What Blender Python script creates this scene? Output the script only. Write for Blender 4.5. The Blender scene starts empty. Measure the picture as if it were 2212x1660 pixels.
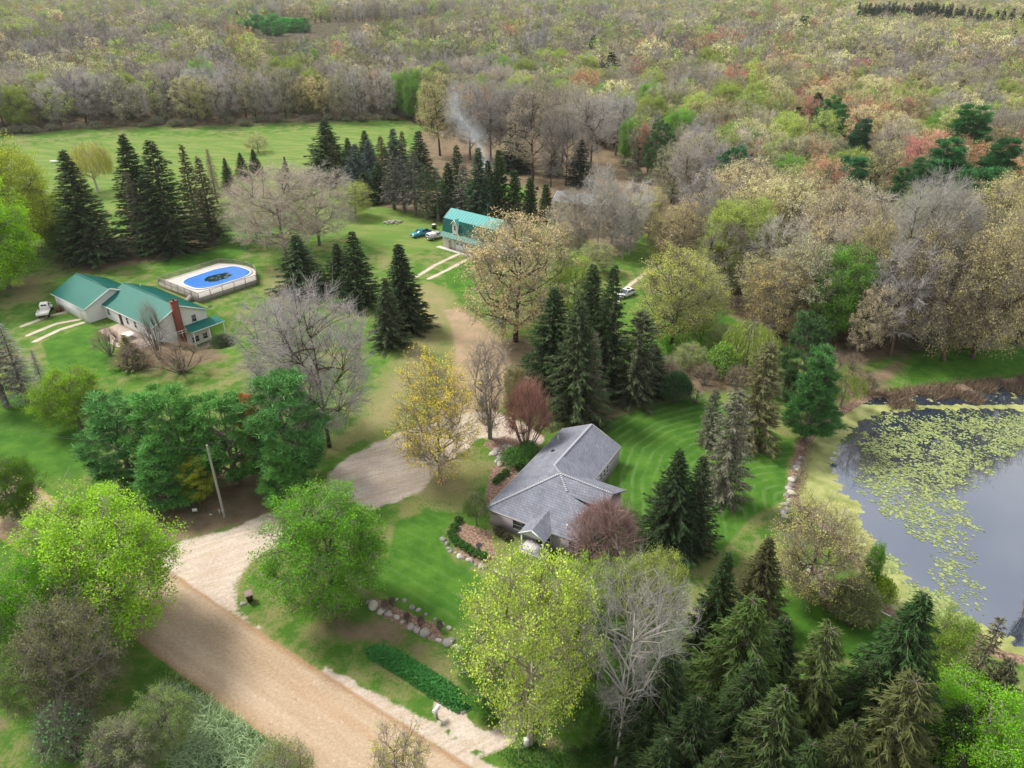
import bpy, math, random
import numpy as np
# ------------------------------------------------------------------ camera, world, sun
S = bpy.context.scene
F_PX = 1536.0; CAM_H = 55.0; PITCH = math.atan(842/1536.); CP = math.cos(PITCH); SP = math.sin(PITCH)
cam_d = bpy.data.cameras.new('camera'); cam = bpy.data.objects.new('camera', cam_d)
S.collection.objects.link(cam); S.camera = cam
cam.location = (0, 0, CAM_H); cam.rotation_euler = (math.pi/2 - PITCH, 0, 0)
cam_d.sensor_width = 36; cam_d.lens = 36*F_PX/2212; cam_d.clip_start = 1; cam_d.clip_end = 30000
W = bpy.data.worlds.new('World'); S.world = W; W.use_nodes = True
SUN_EL, SUN_AZ = math.radians(52), math.radians(-60)      # azimuth measured from +Y towards +X
wn = W.node_tree.nodes; wl = W.node_tree.links
sky = wn.new('ShaderNodeTexSky'); sky.sky_type = 'NISHITA'; sky.sun_disc = False
sky.sun_elevation = SUN_EL; sky.sun_rotation = SUN_AZ; sky.air_density = 1.0; sky.dust_density = 3.0
# a high broken cloud layer: whitens the sky by a procedural noise over the direction
tc = wn.new('ShaderNodeTexCoord'); nz = wn.new('ShaderNodeTexNoise'); nz.inputs['Scale'].default_value = 3.0
nz.inputs['Detail'].default_value = 6
mr = wn.new('ShaderNodeMapRange'); mr.inputs[1].default_value = .35; mr.inputs[2].default_value = .62
mr.inputs[3].default_value = .45; mr.inputs[4].default_value = .95
mx = wn.new('ShaderNodeMix'); mx.data_type = 'RGBA'
mx.inputs['B'].default_value = (7.0, 7.0, 7.1, 1)
wl.new(tc.outputs['Generated'], nz.inputs['Vector']); wl.new(nz.outputs['Fac'], mr.inputs[0])
wl.new(mr.outputs[0], mx.inputs['Factor']); wl.new(sky.outputs[0], mx.inputs['A'])
bg = wn['Background']; wl.new(mx.outputs['Result'], bg.inputs['Color']); bg.inputs['Strength'].default_value = 0.112
sd = bpy.data.lights.new('sun', 'SUN'); sd.energy = 3.3; sd.angle = math.radians(14); sd.color = (1, .95, .86)
sun = bpy.data.objects.new('sun', sd); S.collection.objects.link(sun)
sun.rotation_euler = (math.pi/2 - SUN_EL, 0, math.pi - SUN_AZ)
S.view_settings.view_transform = 'Standard'; S.view_settings.look = 'None'
S.view_settings.gamma = 1; S.view_settings.exposure = 0.74
S.render.engine = 'CYCLES'
S.cycles.max_bounces = 5; S.cycles.diffuse_bounces = 2; S.cycles.glossy_bounces = 2
S.cycles.transmission_bounces = 2; S.cycles.volume_bounces = 1; S.cycles.transparent_max_bounces = 8
rng = np.random.default_rng(7); HAZE = 0.00005

# ------------------------------------------------------------------ ground geometry helpers
def P(x, y, z=0.0):
    """photo pixel (2212 px wide) -> point of the level plane z"""
    v = (y-830)/F_PX; Z = (CAM_H-z)/(SP+v*CP)
    return ((x-1106)/F_PX*Z, Z*(CP-v*SP))
def to_px(X, Y, z=0.0):
    Z = Y*CP+(CAM_H-z)*SP
    return 1106+F_PX*X/Z, 830+F_PX*((CAM_H-z)*CP-Y*SP)/Z
def height_to(bx, by, ty):
    X, Y = P(bx, by); v = (ty-830)/F_PX
    return CAM_H-Y*(SP+v*CP)/(CP-v*SP)
def poly_world(pts): return np.array([P(*q) for q in pts])
def inpoly(X, Y, poly):
    X = np.asarray(X, float); Y = np.asarray(Y, float); r = np.zeros(X.shape, bool); n = len(poly)
    for i in range(n):
        x0, y0 = poly[i]; x1, y1 = poly[(i+1) % n]
        if y0 == y1: continue
        c_ = ((y0 > Y) != (y1 > Y)) & (X < (x1-x0)*(Y-y0)/(y1-y0)+x0)
        r ^= c_
    return r
def seg_dist(X, Y, a, b):
    dx, dy = b[0]-a[0], b[1]-a[1]; L = dx*dx+dy*dy+1e-9
    t = np.clip(((X-a[0])*dx+(Y-a[1])*dy)/L, 0, 1)
    return np.hypot(X-a[0]-t*dx, Y-a[1]-t*dy)
def sdist(X, Y, poly):
    """signed distance, positive inside"""
    d = np.full(np.shape(X), 1e9)
    for i in range(len(poly)): d = np.minimum(d, seg_dist(X, Y, poly[i], poly[(i+1) % len(poly)]))
    return np.where(inpoly(X, Y, poly), d, -d)
def line_dist(X, Y, line):
    d = np.full(np.shape(X), 1e9)
    for i in range(len(line)-1): d = np.minimum(d, seg_dist(X, Y, line[i], line[i+1]))
    return d
def hash_noise(X, Y, seed=0):
    """cheap smooth value noise"""
    xi = np.floor(X); yi = np.floor(Y); fx = X-xi; fy = Y-yi
    fx = fx*fx*(3-2*fx); fy = fy*fy*(3-2*fy)
    def h(a, b): v = np.sin(a*127.1+b*311.7+seed*74.7)*43758.5453; return v-np.floor(v)
    return (h(xi, yi)*(1-fx)+h(xi+1, yi)*fx)*(1-fy)+(h(xi, yi+1)*(1-fx)+h(xi+1, yi+1)*fx)*fy
POND = poly_world([(1885, 853), (1830, 885), (1770, 925), (1742, 960), (1732, 1005), (1722, 1050), (1724, 1085), (1780, 1125),
                   (1835, 1180), (1880, 1235), (1905, 1290), (1950, 1335), (2040, 1372), (2120, 1392), (2170, 1405), (2300, 1440),
                   (2420, 1400), (2560, 1250), (2600, 1000), (2480, 850), (2300, 815), (2212, 822), (2090, 838), (2000, 842), (1950, 852)])
WATER_Z = -0.35
def terrain(X, Y, pond=None):
    X = np.asarray(X, float); Y = np.asarray(Y, float)
    z = -3.5*np.exp(-(np.hypot(X+56.9, Y-121.3)/6.6)**4)
    if pond is None: pond = sdist(X, Y, POND)
    t = np.clip((pond+1.0)/3.5, 0, 1); z = z-1.1*t*t*(3-2*t)
    D = np.hypot(X, Y); f = np.clip((D-420)/1200, 0, 1); az = np.arctan2(X, np.maximum(Y, 1)); d0 = 335-95*np.clip((az-.05)/.25, 0, 1)
    rise = np.interp(D-d0, [0, 60, 250, 650, 1600, 3000, 30000], [0, 3, 17, 27, 34, 38, 40])
    return z+rise+f*7*(hash_noise(X/420, Y/420, 3)-.45)
def gz(X, Y): return float(terrain(np.array([X]), np.array([Y]))[0])

# ------------------------------------------------------------------ mesh builder
class MB:
    def __init__(s): s.v = []; s.f = []; s.m = []; s.a = []; s.n = 0
    def add(s, V, Fc, mat=0, att=.5):
        V = np.asarray(V, float).reshape(-1, 3); Fc = np.asarray(Fc, int)
        s.v.append(V); s.f.append(Fc+s.n); k = len(Fc)
        s.m.append(np.full(k, mat)); s.a.append(np.broadcast_to(np.asarray(att, float), (k,)).copy()); s.n += len(V)
    def mesh(s, name, mats, smooth=False):
        me = bpy.data.meshes.new(name)
        if s.n:
            V = np.concatenate(s.v); me.vertices.add(len(V)); me.vertices.foreach_set('co', V.astype(np.float32).ravel())
            tot = [f.shape[1]*len(f) for f in s.f]
            loops = np.concatenate([f.ravel() for f in s.f]); sizes = np.concatenate([np.full(len(f), f.shape[1]) for f in s.f])
            me.loops.add(len(loops)); me.loops.foreach_set('vertex_index', loops.astype(np.int32))
            me.polygons.add(len(sizes))
            st = np.concatenate([[0], np.cumsum(sizes)[:-1]])
            me.polygons.foreach_set('loop_start', st.astype(np.int32))
            me.polygons.foreach_set('material_index', np.concatenate(s.m).astype(np.int32))
            if smooth: me.polygons.foreach_set('use_smooth', np.ones(len(sizes), bool))
            me.update(calc_edges=True)
            at = me.attributes.new('v', 'FLOAT', 'FACE'); at.data.foreach_set('value', np.concatenate(s.a).astype(np.float32))
        for m in mats: me.materials.append(m)
        return me
    def obj(s, name, mats, parent=None, smooth=False):
        if not isinstance(mats, (list, tuple)): mats = [mats]
        o = bpy.data.objects.new(name, s.mesh(name, mats, smooth)); S.collection.objects.link(o)
        if parent: o.parent = parent
        return o
    # solids
    def box(s, x0, x1, y0, y1, z0, z1, mat=0, att=.5):
        V = [(x, y, z) for z in (z0, z1) for y in (y0, y1) for x in (x0, x1)]
        s.add(V, [(0, 2, 3, 1), (4, 5, 7, 6), (0, 1, 5, 4), (2, 6, 7, 3), (0, 4, 6, 2), (1, 3, 7, 5)], mat, att)
    def slab(s, quad, t, mat=0, att=.5):
        """a panel of thickness t below the polygon quad"""
        q = np.array(quad, float); n = np.cross(q[1]-q[0], q[2]-q[0]); n /= np.linalg.norm(n)
        if n[2] < 0: q = q[::-1]; n = -n
        k = len(q); V = np.concatenate([q, q-n*t]); s.add(V, [list(range(k))], mat, att); s.add(V, [list(range(2*k-1, k-1, -1))], mat, att)
        s.add(V, [(i, i+k, (i+1) % k+k, (i+1) % k) for i in range(k)], mat, att)
    def prism(s, prof, x0, x1, mat=0, att=.5, axis='x'):
        """profile (y,z) extruded along x, or (x,z) along y"""
        k = len(prof)
        if axis == 'x': V = [(x0, a, b) for a, b in prof]+[(x1, a, b) for a, b in prof]
        else: V = [(a, x0, b) for a, b in prof]+[(a, x1, b) for a, b in prof]
        s.add(V, [list(range(k))[::-1]], mat, att); s.add(V, [list(range(k, 2*k))], mat, att)
        s.add(V, [(i, (i+1) % k, (i+1) % k+k, i+k) for i in range(k)], mat, att)
    def beam(s, a, b, w, h=None, mat=0, att=.5):
        h = h or w; a = np.array(a, float); b = np.array(b, float); d = b-a; d /= np.linalg.norm(d)
        up = np.array([0, 0, 1.]) if abs(d[2]) < .95 else np.array([1., 0, 0])
        r = np.cross(d, up); r /= np.linalg.norm(r); u = np.cross(r, d)
        V = [p+r*sx*w/2+u*sz*h/2 for p in (a, b) for sz in (-1, 1) for sx in (-1, 1)]
        s.add(V, [(0, 2, 3, 1), (4, 5, 7, 6), (0, 1, 5, 4), (2, 6, 7, 3), (0, 4, 6, 2), (1, 3, 7, 5)], mat, att)
    def tube(s, pts, rad, n=8, mat=0, att=.5, cap=True):
        pts = np.array(pts, float); k = len(pts); rad = np.broadcast_to(rad, (k,))
        d = np.gradient(pts, axis=0); d /= np.linalg.norm(d, axis=1)[:, None]+1e-9
        up = np.where(np.abs(d[:, 2:3]) < .9, [[0, 0, 1.]], [[1., 0, 0]])
        r = np.cross(d, up); r /= np.linalg.norm(r, axis=1)[:, None]; u = np.cross(r, d)
        an = np.arange(n)/n*2*np.pi
        V = pts[:, None]+(r[:, None]*np.cos(an)[None, :, None]+u[:, None]*np.sin(an)[None, :, None])*rad[:, None, None]
        s.add(V, [(i*n+j, i*n+(j+1) % n, (i+1)*n+(j+1) % n, (i+1)*n+j) for i in range(k-1) for j in range(n)], mat, att)
        if cap: s.add(V[0], [list(range(n))], mat, att); s.add(V[-1], [list(range(n))[::-1]], mat, att)
    def lathe(s, c0, prof, n=16, mat=0, att=.5, sx=1, sy=1):
        an = np.arange(n)/n*2*np.pi; V = [(c0[0]+r*math.cos(t)*sx, c0[1]+r*math.sin(t)*sy, c0[2]+z) for r, z in prof for t in an]
        s.add(V, [(i*n+j, i*n+(j+1) % n, (i+1)*n+(j+1) % n, (i+1)*n+j) for i in range(len(prof)-1) for j in range(n)], mat, att)
        s.add(V, [list(range((len(prof)-1)*n, len(prof)*n))], mat, att); s.add(V, [list(range(n))[::-1]], mat, att)
    # many at once
    def limbs(s, A, B, ra, rb, n=4, seg=3, lift=.12, mat=0, att=.5):
        A = np.asarray(A, float); B = np.asarray(B, float); N = len(A)
        if N == 0: return
        L = np.linalg.norm(B-A, axis=1)[:, None]; C = (A+B)/2+np.array([0, 0, 1.])*L*np.reshape(lift, (-1, 1))
        t = np.linspace(0, 1, seg+1)[None, :, None]
        pts = A[:, None]*(1-t)**2+2*C[:, None]*t*(1-t)+B[:, None]*t*t
        d = B-A; d /= L+1e-9; ref = np.where(np.abs(d[:, 2:3]) < .8, [[0, 0, 1.]], [[1., 0, 0]])
        r = np.cross(d, ref); r /= np.linalg.norm(r, axis=1)[:, None]+1e-9; u = np.cross(r, d)
        an = np.arange(n)/n*2*np.pi
        rad = np.reshape(np.broadcast_to(ra, (N,)), (N, 1))*(1-t[..., 0])+np.reshape(np.broadcast_to(rb, (N,)), (N, 1))*t[..., 0]
        ring = r[:, None]*np.cos(an)[None, :, None]+u[:, None]*np.sin(an)[None, :, None]
        V = pts[:, :, None]+ring[:, None]*rad[:, :, None, None]
        base = (np.arange(N)*(seg+1)*n)[:, None, None]
        i = np.arange(seg)[None, :, None]; j = np.arange(n)[None, None, :]
        a = base+i*n+j; b = base+i*n+(j+1) % n
        Fc = np.stack([a, b, b+n, a+n], -1).reshape(-1, 4)
        s.add(V, Fc, mat, np.repeat(np.broadcast_to(att, (N,)), seg*n))
    def ribbons(s, A, B, w, mat=0, att=.5, taper=.4, r=rng):
        A = np.asarray(A, float); B = np.asarray(B, float); N = len(A)
        d = B-A; q = r.normal(size=(N, 3)); t = np.cross(d, q); t /= np.linalg.norm(t, axis=1)[:, None]+1e-9
        t = t*np.reshape(np.broadcast_to(w, (N,)), (N, 1))/2
        V = np.stack([A-t, A+t, B+t*taper, B-t*taper], 1)
        s.add(V, np.arange(N*4).reshape(N, 4), mat, att)
    def leaves(s, C, size, mat=0, att=.5, flat=0.0, r=rng, asp=.7):
        C = np.asarray(C, float); N = len(C)
        n = r.normal(size=(N, 3)); n[:, 2] += flat*2; n /= np.linalg.norm(n, axis=1)[:, None]
        q = r.normal(size=(N, 3)); t = np.cross(n, q); t /= np.linalg.norm(t, axis=1)[:, None]+1e-9; b = np.cross(n, t)
        sz = np.reshape(np.broadcast_to(size, (N,)), (N, 1))*r.uniform(.6, 1.25, (N, 1))/2
        V = np.stack([C-t*sz, C-b*sz*asp, C+t*sz, C+b*sz*asp], 1)
        s.add(V, np.arange(N*4).reshape(N, 4), mat, att)
    def rock(s, c0, rx, ry, rz, seed=0, mat=0, nu=9, nv=6, att=.5):
        r = np.random.default_rng(seed); V = []; dirs = r.normal(size=(9, 3)); dirs /= np.linalg.norm(dirs, axis=1)[:, None]
        for i in range(nv+1):
            th = math.pi*i/nv
            for j in range(nu):
                ph = 2*math.pi*j/nu; d = np.array([math.sin(th)*math.cos(ph), math.sin(th)*math.sin(ph), math.cos(th)])
                k = min(1.0, min(.74/max(.3, d@q) for q in dirs))*r.uniform(.95, 1.04)
                V.append((c0[0]+rx*d[0]*k, c0[1]+ry*d[1]*k, c0[2]+rz*d[2]*k))
        s.add(V, [(i*nu+j, (i+1)*nu+j, (i+1)*nu+(j+1) % nu, i*nu+(j+1) % nu) for i in range(nv) for j in range(nu)], mat, att)

def tag(o, label=None, cat=None, group=None, kind=None):
    if label: o['label'] = label
    if cat: o['category'] = cat
    if group: o['group'] = group
    if kind: o['kind'] = kind
    return o
def thing(name, label, cat, loc=(0, 0, 0), rz=0, group=None):
    o = bpy.data.objects.new(name, None); S.collection.objects.link(o); o.location = loc; o.rotation_euler = (0, 0, rz)
    return tag(o, label, cat, group)
def copy_tree(o, parent=None):
    c_ = o.copy(); S.collection.objects.link(c_)
    c_.parent = parent
    for ch in o.children: copy_tree(ch, c_)
    return c_

# ------------------------------------------------------------------ materials
def mat(name, col=(.5, .5, .5), rough=.7, metal=0, spec=.3, var=0, scale=5, bump=0, bscale=20):
    m = bpy.data.materials.new(name); m.use_nodes = True; nt = m.node_tree; b = nt.nodes['Principled BSDF']
    b.inputs['Base Color'].default_value = (*col, 1); b.inputs['Roughness'].default_value = rough
    b.inputs['Metallic'].default_value = metal; b.inputs['Specular IOR Level'].default_value = spec
    tcn = nt.nodes.new('ShaderNodeTexCoord')
    if var:
        n = nt.nodes.new('ShaderNodeTexNoise'); n.inputs['Scale'].default_value = scale; n.inputs['Detail'].default_value = 5
        nt.links.new(tcn.outputs['Object'], n.inputs['Vector'])
        r = nt.nodes.new('ShaderNodeMix'); r.data_type = 'RGBA'
        r.inputs['A'].default_value = (*[c_*(1-var) for c_ in col], 1); r.inputs['B'].default_value = (*[min(1, c_*(1+var)) for c_ in col], 1)
        nt.links.new(n.outputs['Fac'], r.inputs['Factor']); nt.links.new(r.outputs['Result'], b.inputs['Base Color'])
    if bump:
        n = nt.nodes.new('ShaderNodeTexNoise'); n.inputs['Scale'].default_value = bscale; n.inputs['Detail'].default_value = 4
        nt.links.new(tcn.outputs['Object'], n.inputs['Vector'])
        bp = nt.nodes.new('ShaderNodeBump'); bp.inputs['Strength'].default_value = bump; bp.inputs['Distance'].default_value = .05
        nt.links.new(n.outputs['Fac'], bp.inputs['Height']); nt.links.new(bp.outputs[0], b.inputs['Normal'])
    return m
def N(nt, t, **kw):
    n = nt.nodes.new('ShaderNode'+t)
    for k, v in kw.items(): setattr(n, k, v)
    return n
def plant_mat(name, lo=.66, hi=1.4, warm=.18, transl=.3, fixed=None, rnd=.18):
    """colour comes from each object's own colour, varied per leaf clump ('v') and per object"""
    m = bpy.data.materials.new(name); m.use_nodes = True; nt = m.node_tree; L = nt.links
    nt.nodes.remove(nt.nodes['Principled BSDF']); out = nt.nodes['Material Output']
    oi = N(nt, 'ObjectInfo'); at = N(nt, 'Attribute', attribute_name='v')
    mrn = N(nt, 'MapRange'); mrn.inputs[3].default_value = lo; mrn.inputs[4].default_value = hi; L.new(at.outputs['Fac'], mrn.inputs[0])
    mr2 = N(nt, 'MapRange'); mr2.inputs[3].default_value = 1-rnd; mr2.inputs[4].default_value = 1+rnd; L.new(oi.outputs['Random'], mr2.inputs[0])
    mu = N(nt, 'Math', operation='MULTIPLY'); L.new(mrn.outputs[0], mu.inputs[0]); L.new(mr2.outputs[0], mu.inputs[1])
    col = N(nt, 'VectorMath', operation='SCALE')
    if fixed: col.inputs[0].default_value = fixed
    else: L.new(oi.outputs['Color'], col.inputs[0])
    L.new(mu.outputs[0], col.inputs['Scale'])
    hs = N(nt, 'HueSaturation'); L.new(col.outputs[0], hs.inputs['Color'])
    h2 = N(nt, 'MapRange'); h2.inputs[3].default_value = .5-warm*.08; h2.inputs[4].default_value = .5+warm*.08
    md = N(nt, 'Math', operation='FRACT'); m7 = N(nt, 'Math', operation='MULTIPLY'); m7.inputs[1].default_value = 7.3
    L.new(at.outputs['Fac'], m7.inputs[0]); L.new(m7.outputs[0], md.inputs[0]); L.new(md.outputs[0], h2.inputs[0]); L.new(h2.outputs[0], hs.inputs['Hue'])
    d = N(nt, 'BsdfDiffuse'); t = N(nt, 'BsdfTranslucent'); ms = N(nt, 'MixShader'); ms.inputs[0].default_value = transl
    L.new(hs.outputs[0], d.inputs[0]); L.new(hs.outputs[0], t.inputs[0]); L.new(d.outputs[0], ms.inputs[1]); L.new(t.outputs[0], ms.inputs[2])
    L.new(ms.outputs[0], out.inputs['Surface']); return m
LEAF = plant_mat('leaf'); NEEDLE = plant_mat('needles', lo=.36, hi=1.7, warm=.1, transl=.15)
TWIG = plant_mat('twig', lo=.75, hi=1.25, warm=0, transl=0, fixed=(.25, .22, .185))
BARK = plant_mat('bark', lo=.8, hi=1.2, warm=0, transl=0)
# ------------------------------------------------------------------ ground: zones of real surface cover
ROAD = [(-140, 122), (-110, 102), (-70.5, 75.4), (-63.5, 70.6), (-41.7, 56.6), (-24.8, 45.2), (-14.6, 38.6), (-6, 33), (20, 16)]
DRIVE = poly_world([(325, 1190), (400, 1168), (470, 1150), (560, 1118), (640, 1085), (700, 1055), (712, 1020), (760, 985), (850, 940), (900, 922),
                    (1000, 895), (1060, 890), (1110, 905), (1150, 925), (1180, 950), (1150, 968), (1100, 945), (1040, 948), (985, 985), (940, 1030),
                    (905, 1062), (800, 1105), (720, 1130), (620, 1170), (540, 1215), (508, 1262), (506, 1300), (560, 1360), (420, 1300), (330, 1230)])
TRACK = poly_world([(885, 925), (935, 880), (955, 820), (965, 760), (955, 700), (935, 665), (1000, 660), (1050, 690), (1100, 735), (1128, 790), (1120, 850), (1085, 895)])
PATH1 = poly_world([(700, 1455), (760, 1493), (850, 1538), (930, 1585), (1000, 1632), (1060, 1680)])
PATH2 = poly_world([(962, 1518), (985, 1555), (1012, 1592), (1053, 1604), (1090, 1592), (1106, 1563), (1098, 1525), (1082, 1499)])
WHEEL = [poly_world([(990, 549), (940, 573), (900, 598)]), poly_world([(1018, 556), (965, 584), (925, 603)]),
         poly_world([(1330, 655), (1360, 615), (1400, 588), (1440, 570)]), poly_world([(60, 725), (120, 700), (175, 690)]),
         poly_world([(48, 705), (100, 685), (150, 672)]), poly_world([(75, 738), (130, 712), (180, 697)]), poly_world([(255, 702), (240, 740), (300, 760)])]
DRY = [poly_world(q) for q in ([(880, 620), (930, 600), (1000, 640), (1010, 690), (950, 760), (900, 920), (800, 960), (700, 1010), (640, 1000), (760, 900), (860, 740)],
       [(430, 1180), (300, 1170), (330, 1190)], [(0, 600), (120, 590), (110, 650), (0, 670)], [(560, 560), (660, 590), (640, 700), (560, 640)],
       [(860, 960), (1050, 960), (1060, 1080), (930, 1120), (860, 1080)], [(1000, 1380), (850, 1400), (800, 1460), (990, 1560), (1030, 1500)])]
LUSH = [poly_world(q) for q in ([(855, 1130), (930, 1100), (985, 1110), (950, 1170), (985, 1220), (1045, 1245), (1020, 1320), (975, 1360), (870, 1300), (790, 1270), (840, 1200)],
        [(1292, 915), (1400, 880), (1510, 855), (1600, 900), (1715, 955), (1700, 1000), (1690, 1080), (1620, 1120), (1560, 1190), (1480, 1180), (1330, 1100), (1290, 1000)],
        [(1960, 800), (2000, 765), (2212, 755), (2500, 760), (2400, 800), (2212, 822), (2050, 838), (1970, 842)],
        [(1690, 1190), (1790, 1230), (1900, 1340), (1960, 1350), (1900, 1430), (1790, 1420), (1680, 1400), (1640, 1250)],
        [(-200, 880), (60, 850), (160, 900), (200, 1010), (60, 1040), (-200, 940)], [(90, 740), (190, 705), (260, 730), (330, 800), (120, 830)],
        [(960, 590), (1005, 560), (1030, 600), (1010, 640), (970, 640)], [(330, 500), (500, 470), (640, 480), (500, 560), (360, 590)],
        [(1390, 700), (1520, 650), (1600, 700), (1560, 780), (1440, 790)])]
FIELD = poly_world([(-300, 345), (0, 330), (150, 312), (300, 300), (500, 300), (660, 285), (760, 280), (890, 277), (880, 300), (760, 330), (900, 420), (1000, 520),
                    (850, 560), (700, 480), (500, 440), (250, 450), (0, 560), (-300, 560)])
LITTER = [poly_world(q) for q in ([(300, 1050), (420, 1000), (640, 1040), (600, 1110), (520, 1140), (380, 1172), (310, 1150)],
          [(900, 285), (1000, 285), (1200, 300), (1350, 330), (1430, 420), (1420, 480), (1330, 560), (1200, 480), (1130, 400), (930, 390), (900, 330)],
          [(1040, 760), (1140, 850), (1290, 920), (1430, 850), (1540, 850), (1700, 820), (1560, 770), (1400, 790), (1250, 800), (1120, 720)],
          [(1180, 1560), (1230, 1540), (1260, 1600), (1170, 1640)],
          [(1960, 770), (1900, 800), (1800, 800), (1760, 870), (1900, 860)], [(-100, 1500), (-40, 1470), (0, 1560), (-30, 1660), (-100, 1700)],
          [(150, 520), (430, 500), (480, 530), (360, 560), (180, 590)], [(760, 400), (1180, 440), (1180, 480), (960, 470), (780, 440)],
          [(700, 1330), (850, 1350), (900, 1400), (820, 1390), (720, 1370)], [(230, 720), (470, 740), (480, 780), (300, 800)])]
MULCH = [poly_world(q) for q in ([(1060, 1010), (1110, 990), (1120, 1030), (1070, 1080), (1040, 1110)], [(965, 1150), (1000, 1130), (1060, 1150), (1070, 1210), (1040, 1225), (985, 1190)],
         [(790, 1285), (830, 1300), (940, 1350), (970, 1390), (930, 1385), (820, 1330)], [(1770, 1270), (1800, 1262), (1860, 1330), (1895, 1345), (1840, 1352), (1780, 1310)],
         [(940, 1030), (965, 1030), (968, 1048), (940, 1048)], [(1100, 930), (1180, 940), (1150, 980), (1080, 985), (1040, 960)])]
OPEN = poly_world([(-900, 330), (0, 305), (160, 292), (300, 285), (500, 280), (640, 272), (760, 270), (880, 267), (960, 283), (1050, 290), (1200, 300), (1310, 330),
                   (1360, 380), (1400, 440), (1430, 500), (1430, 545), (1460, 575), (1530, 620), (1580, 680), (1640, 710), (1700, 740), (1760, 770), (1850, 790),
                   (1960, 765), (2050, 745), (2212, 715), (2600, 640), (3600, 700), (2600, 2300), (-900, 2300)])
MARSH = [(560, 60), (760, 50), (1000, 52), (1010, 74), (860, 95), (760, 140), (640, 165), (560, 150), (500, 95)]
def soft(sd_, w): return np.clip(.5+sd_/w, 0, 1)
def zones(X, Y):
    qx, qy = to_px(X, Y, terrain(X, Y, np.full(len(X), -99.))); marsh = inpoly(qx, qy, MARSH) & (Y > 380) & (Y < 1600)
    mx_ = lambda L_, w: np.max([soft(sdist(X, Y, q), w) for q in L_], axis=0)
    road = soft(3.7-line_dist(X, Y, ROAD), 1.6)
    grav = np.max([soft(sdist(X, Y, DRIVE)+.8*(hash_noise(X/1.3, Y/1.3, 21)-.5), 2.6), soft(.85+.9*(hash_noise(X/1.5, Y/1.5, 8)-.5)-line_dist(X, Y, PATH1), 1.6), soft(.95+.5*(hash_noise(X, Y, 8)-.5)-line_dist(X, Y, PATH2), 1.0)]+
                  [soft(.5-line_dist(X, Y, w_), .9) for w_ in WHEEL], axis=0)
    litter = np.maximum(mx_(LITTER, 9), soft(-sdist(X, Y, OPEN), 10))
    bank = soft(1.2-np.abs(sdist(X, Y, POND)+.3), 2.0)*.8
    A = np.stack([road, grav, mx_(LUSH, 2.5), litter], -1)
    front = soft(sdist(X, Y, LUSH[0]), 1.5); back = soft(sdist(X, Y, LUSH[1]), 1.5)
    B = np.stack([soft(sdist(X, Y, FIELD), 8), np.maximum(back*.9, front*.35), np.maximum(mx_(MULCH, .8), bank), np.maximum(mx_(DRY, 8)*.85, soft(sdist(X, Y, TRACK), 4))], -1)
    B[:, 3] = np.where(marsh, 1.0, B[:, 3]); A[:, 3] = np.where(marsh, 0, A[:, 3])
    bl = poly_world([(1290, 1130), (1296, 1020), (1330, 950), (1400, 905), (1500, 880), (1620, 870)])
    fl = poly_world([(800, 1130), (1100, 1290)])
    sdv = np.where(back > .02, line_dist(X, Y, bl), np.abs((X-fl[0][0])*(fl[1][1]-fl[0][1])-(Y-fl[0][1])*(fl[1][0]-fl[0][0]))/np.hypot(*(fl[1]-fl[0])))
    return A, B, sdv
def axis(lo, hi, step, far_lo, far_hi, g=1.16):
    a = list(np.arange(lo, hi+step/2, step)); s_ = step
    while a[-1] < far_hi: s_ *= g; a.append(a[-1]+s_)
    s_ = step; b = []; q = lo
    while q > far_lo: s_ *= g; q -= s_; b.append(q)
    return np.array(b[::-1]+a)
xs = axis(-150, 130, .6, -14000, 14000); ys = axis(22, 300, .6, -300, 22000)
GX, GY = np.meshgrid(xs, ys); nx, ny = len(xs), len(ys)
PS = sdist(GX.ravel(), GY.ravel(), POND); GZ = terrain(GX.ravel(), GY.ravel(), PS)
ZA, ZB, SDV = zones(GX.ravel(), GY.ravel())
V = np.stack([GX.ravel(), GY.ravel(), GZ], 1)
ii, jj = np.meshgrid(np.arange(nx-1), np.arange(ny-1)); a_ = (jj*nx+ii).ravel()
FACES = np.stack([a_, a_+1, a_+nx+1, a_+nx], 1)
fr = ZA[FACES, 0].mean(1); fg = ZA[FACES, 1].mean(1)
fc = V[FACES].mean(1)
cls = np.zeros(len(FACES), int); cls[fg > .5] = 2; cls[fr > .5] = 1
p1 = np.minimum(line_dist(fc[:, 0], fc[:, 1], PATH1), line_dist(fc[:, 0], fc[:, 1], PATH2)) < 1.2
cls[(cls == 2) & p1] = 3
wl_ = np.min([line_dist(fc[:, 0], fc[:, 1], w_) for w_ in WHEEL], axis=0) < .9; cls[(cls == 2) & wl_] = 0

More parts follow.
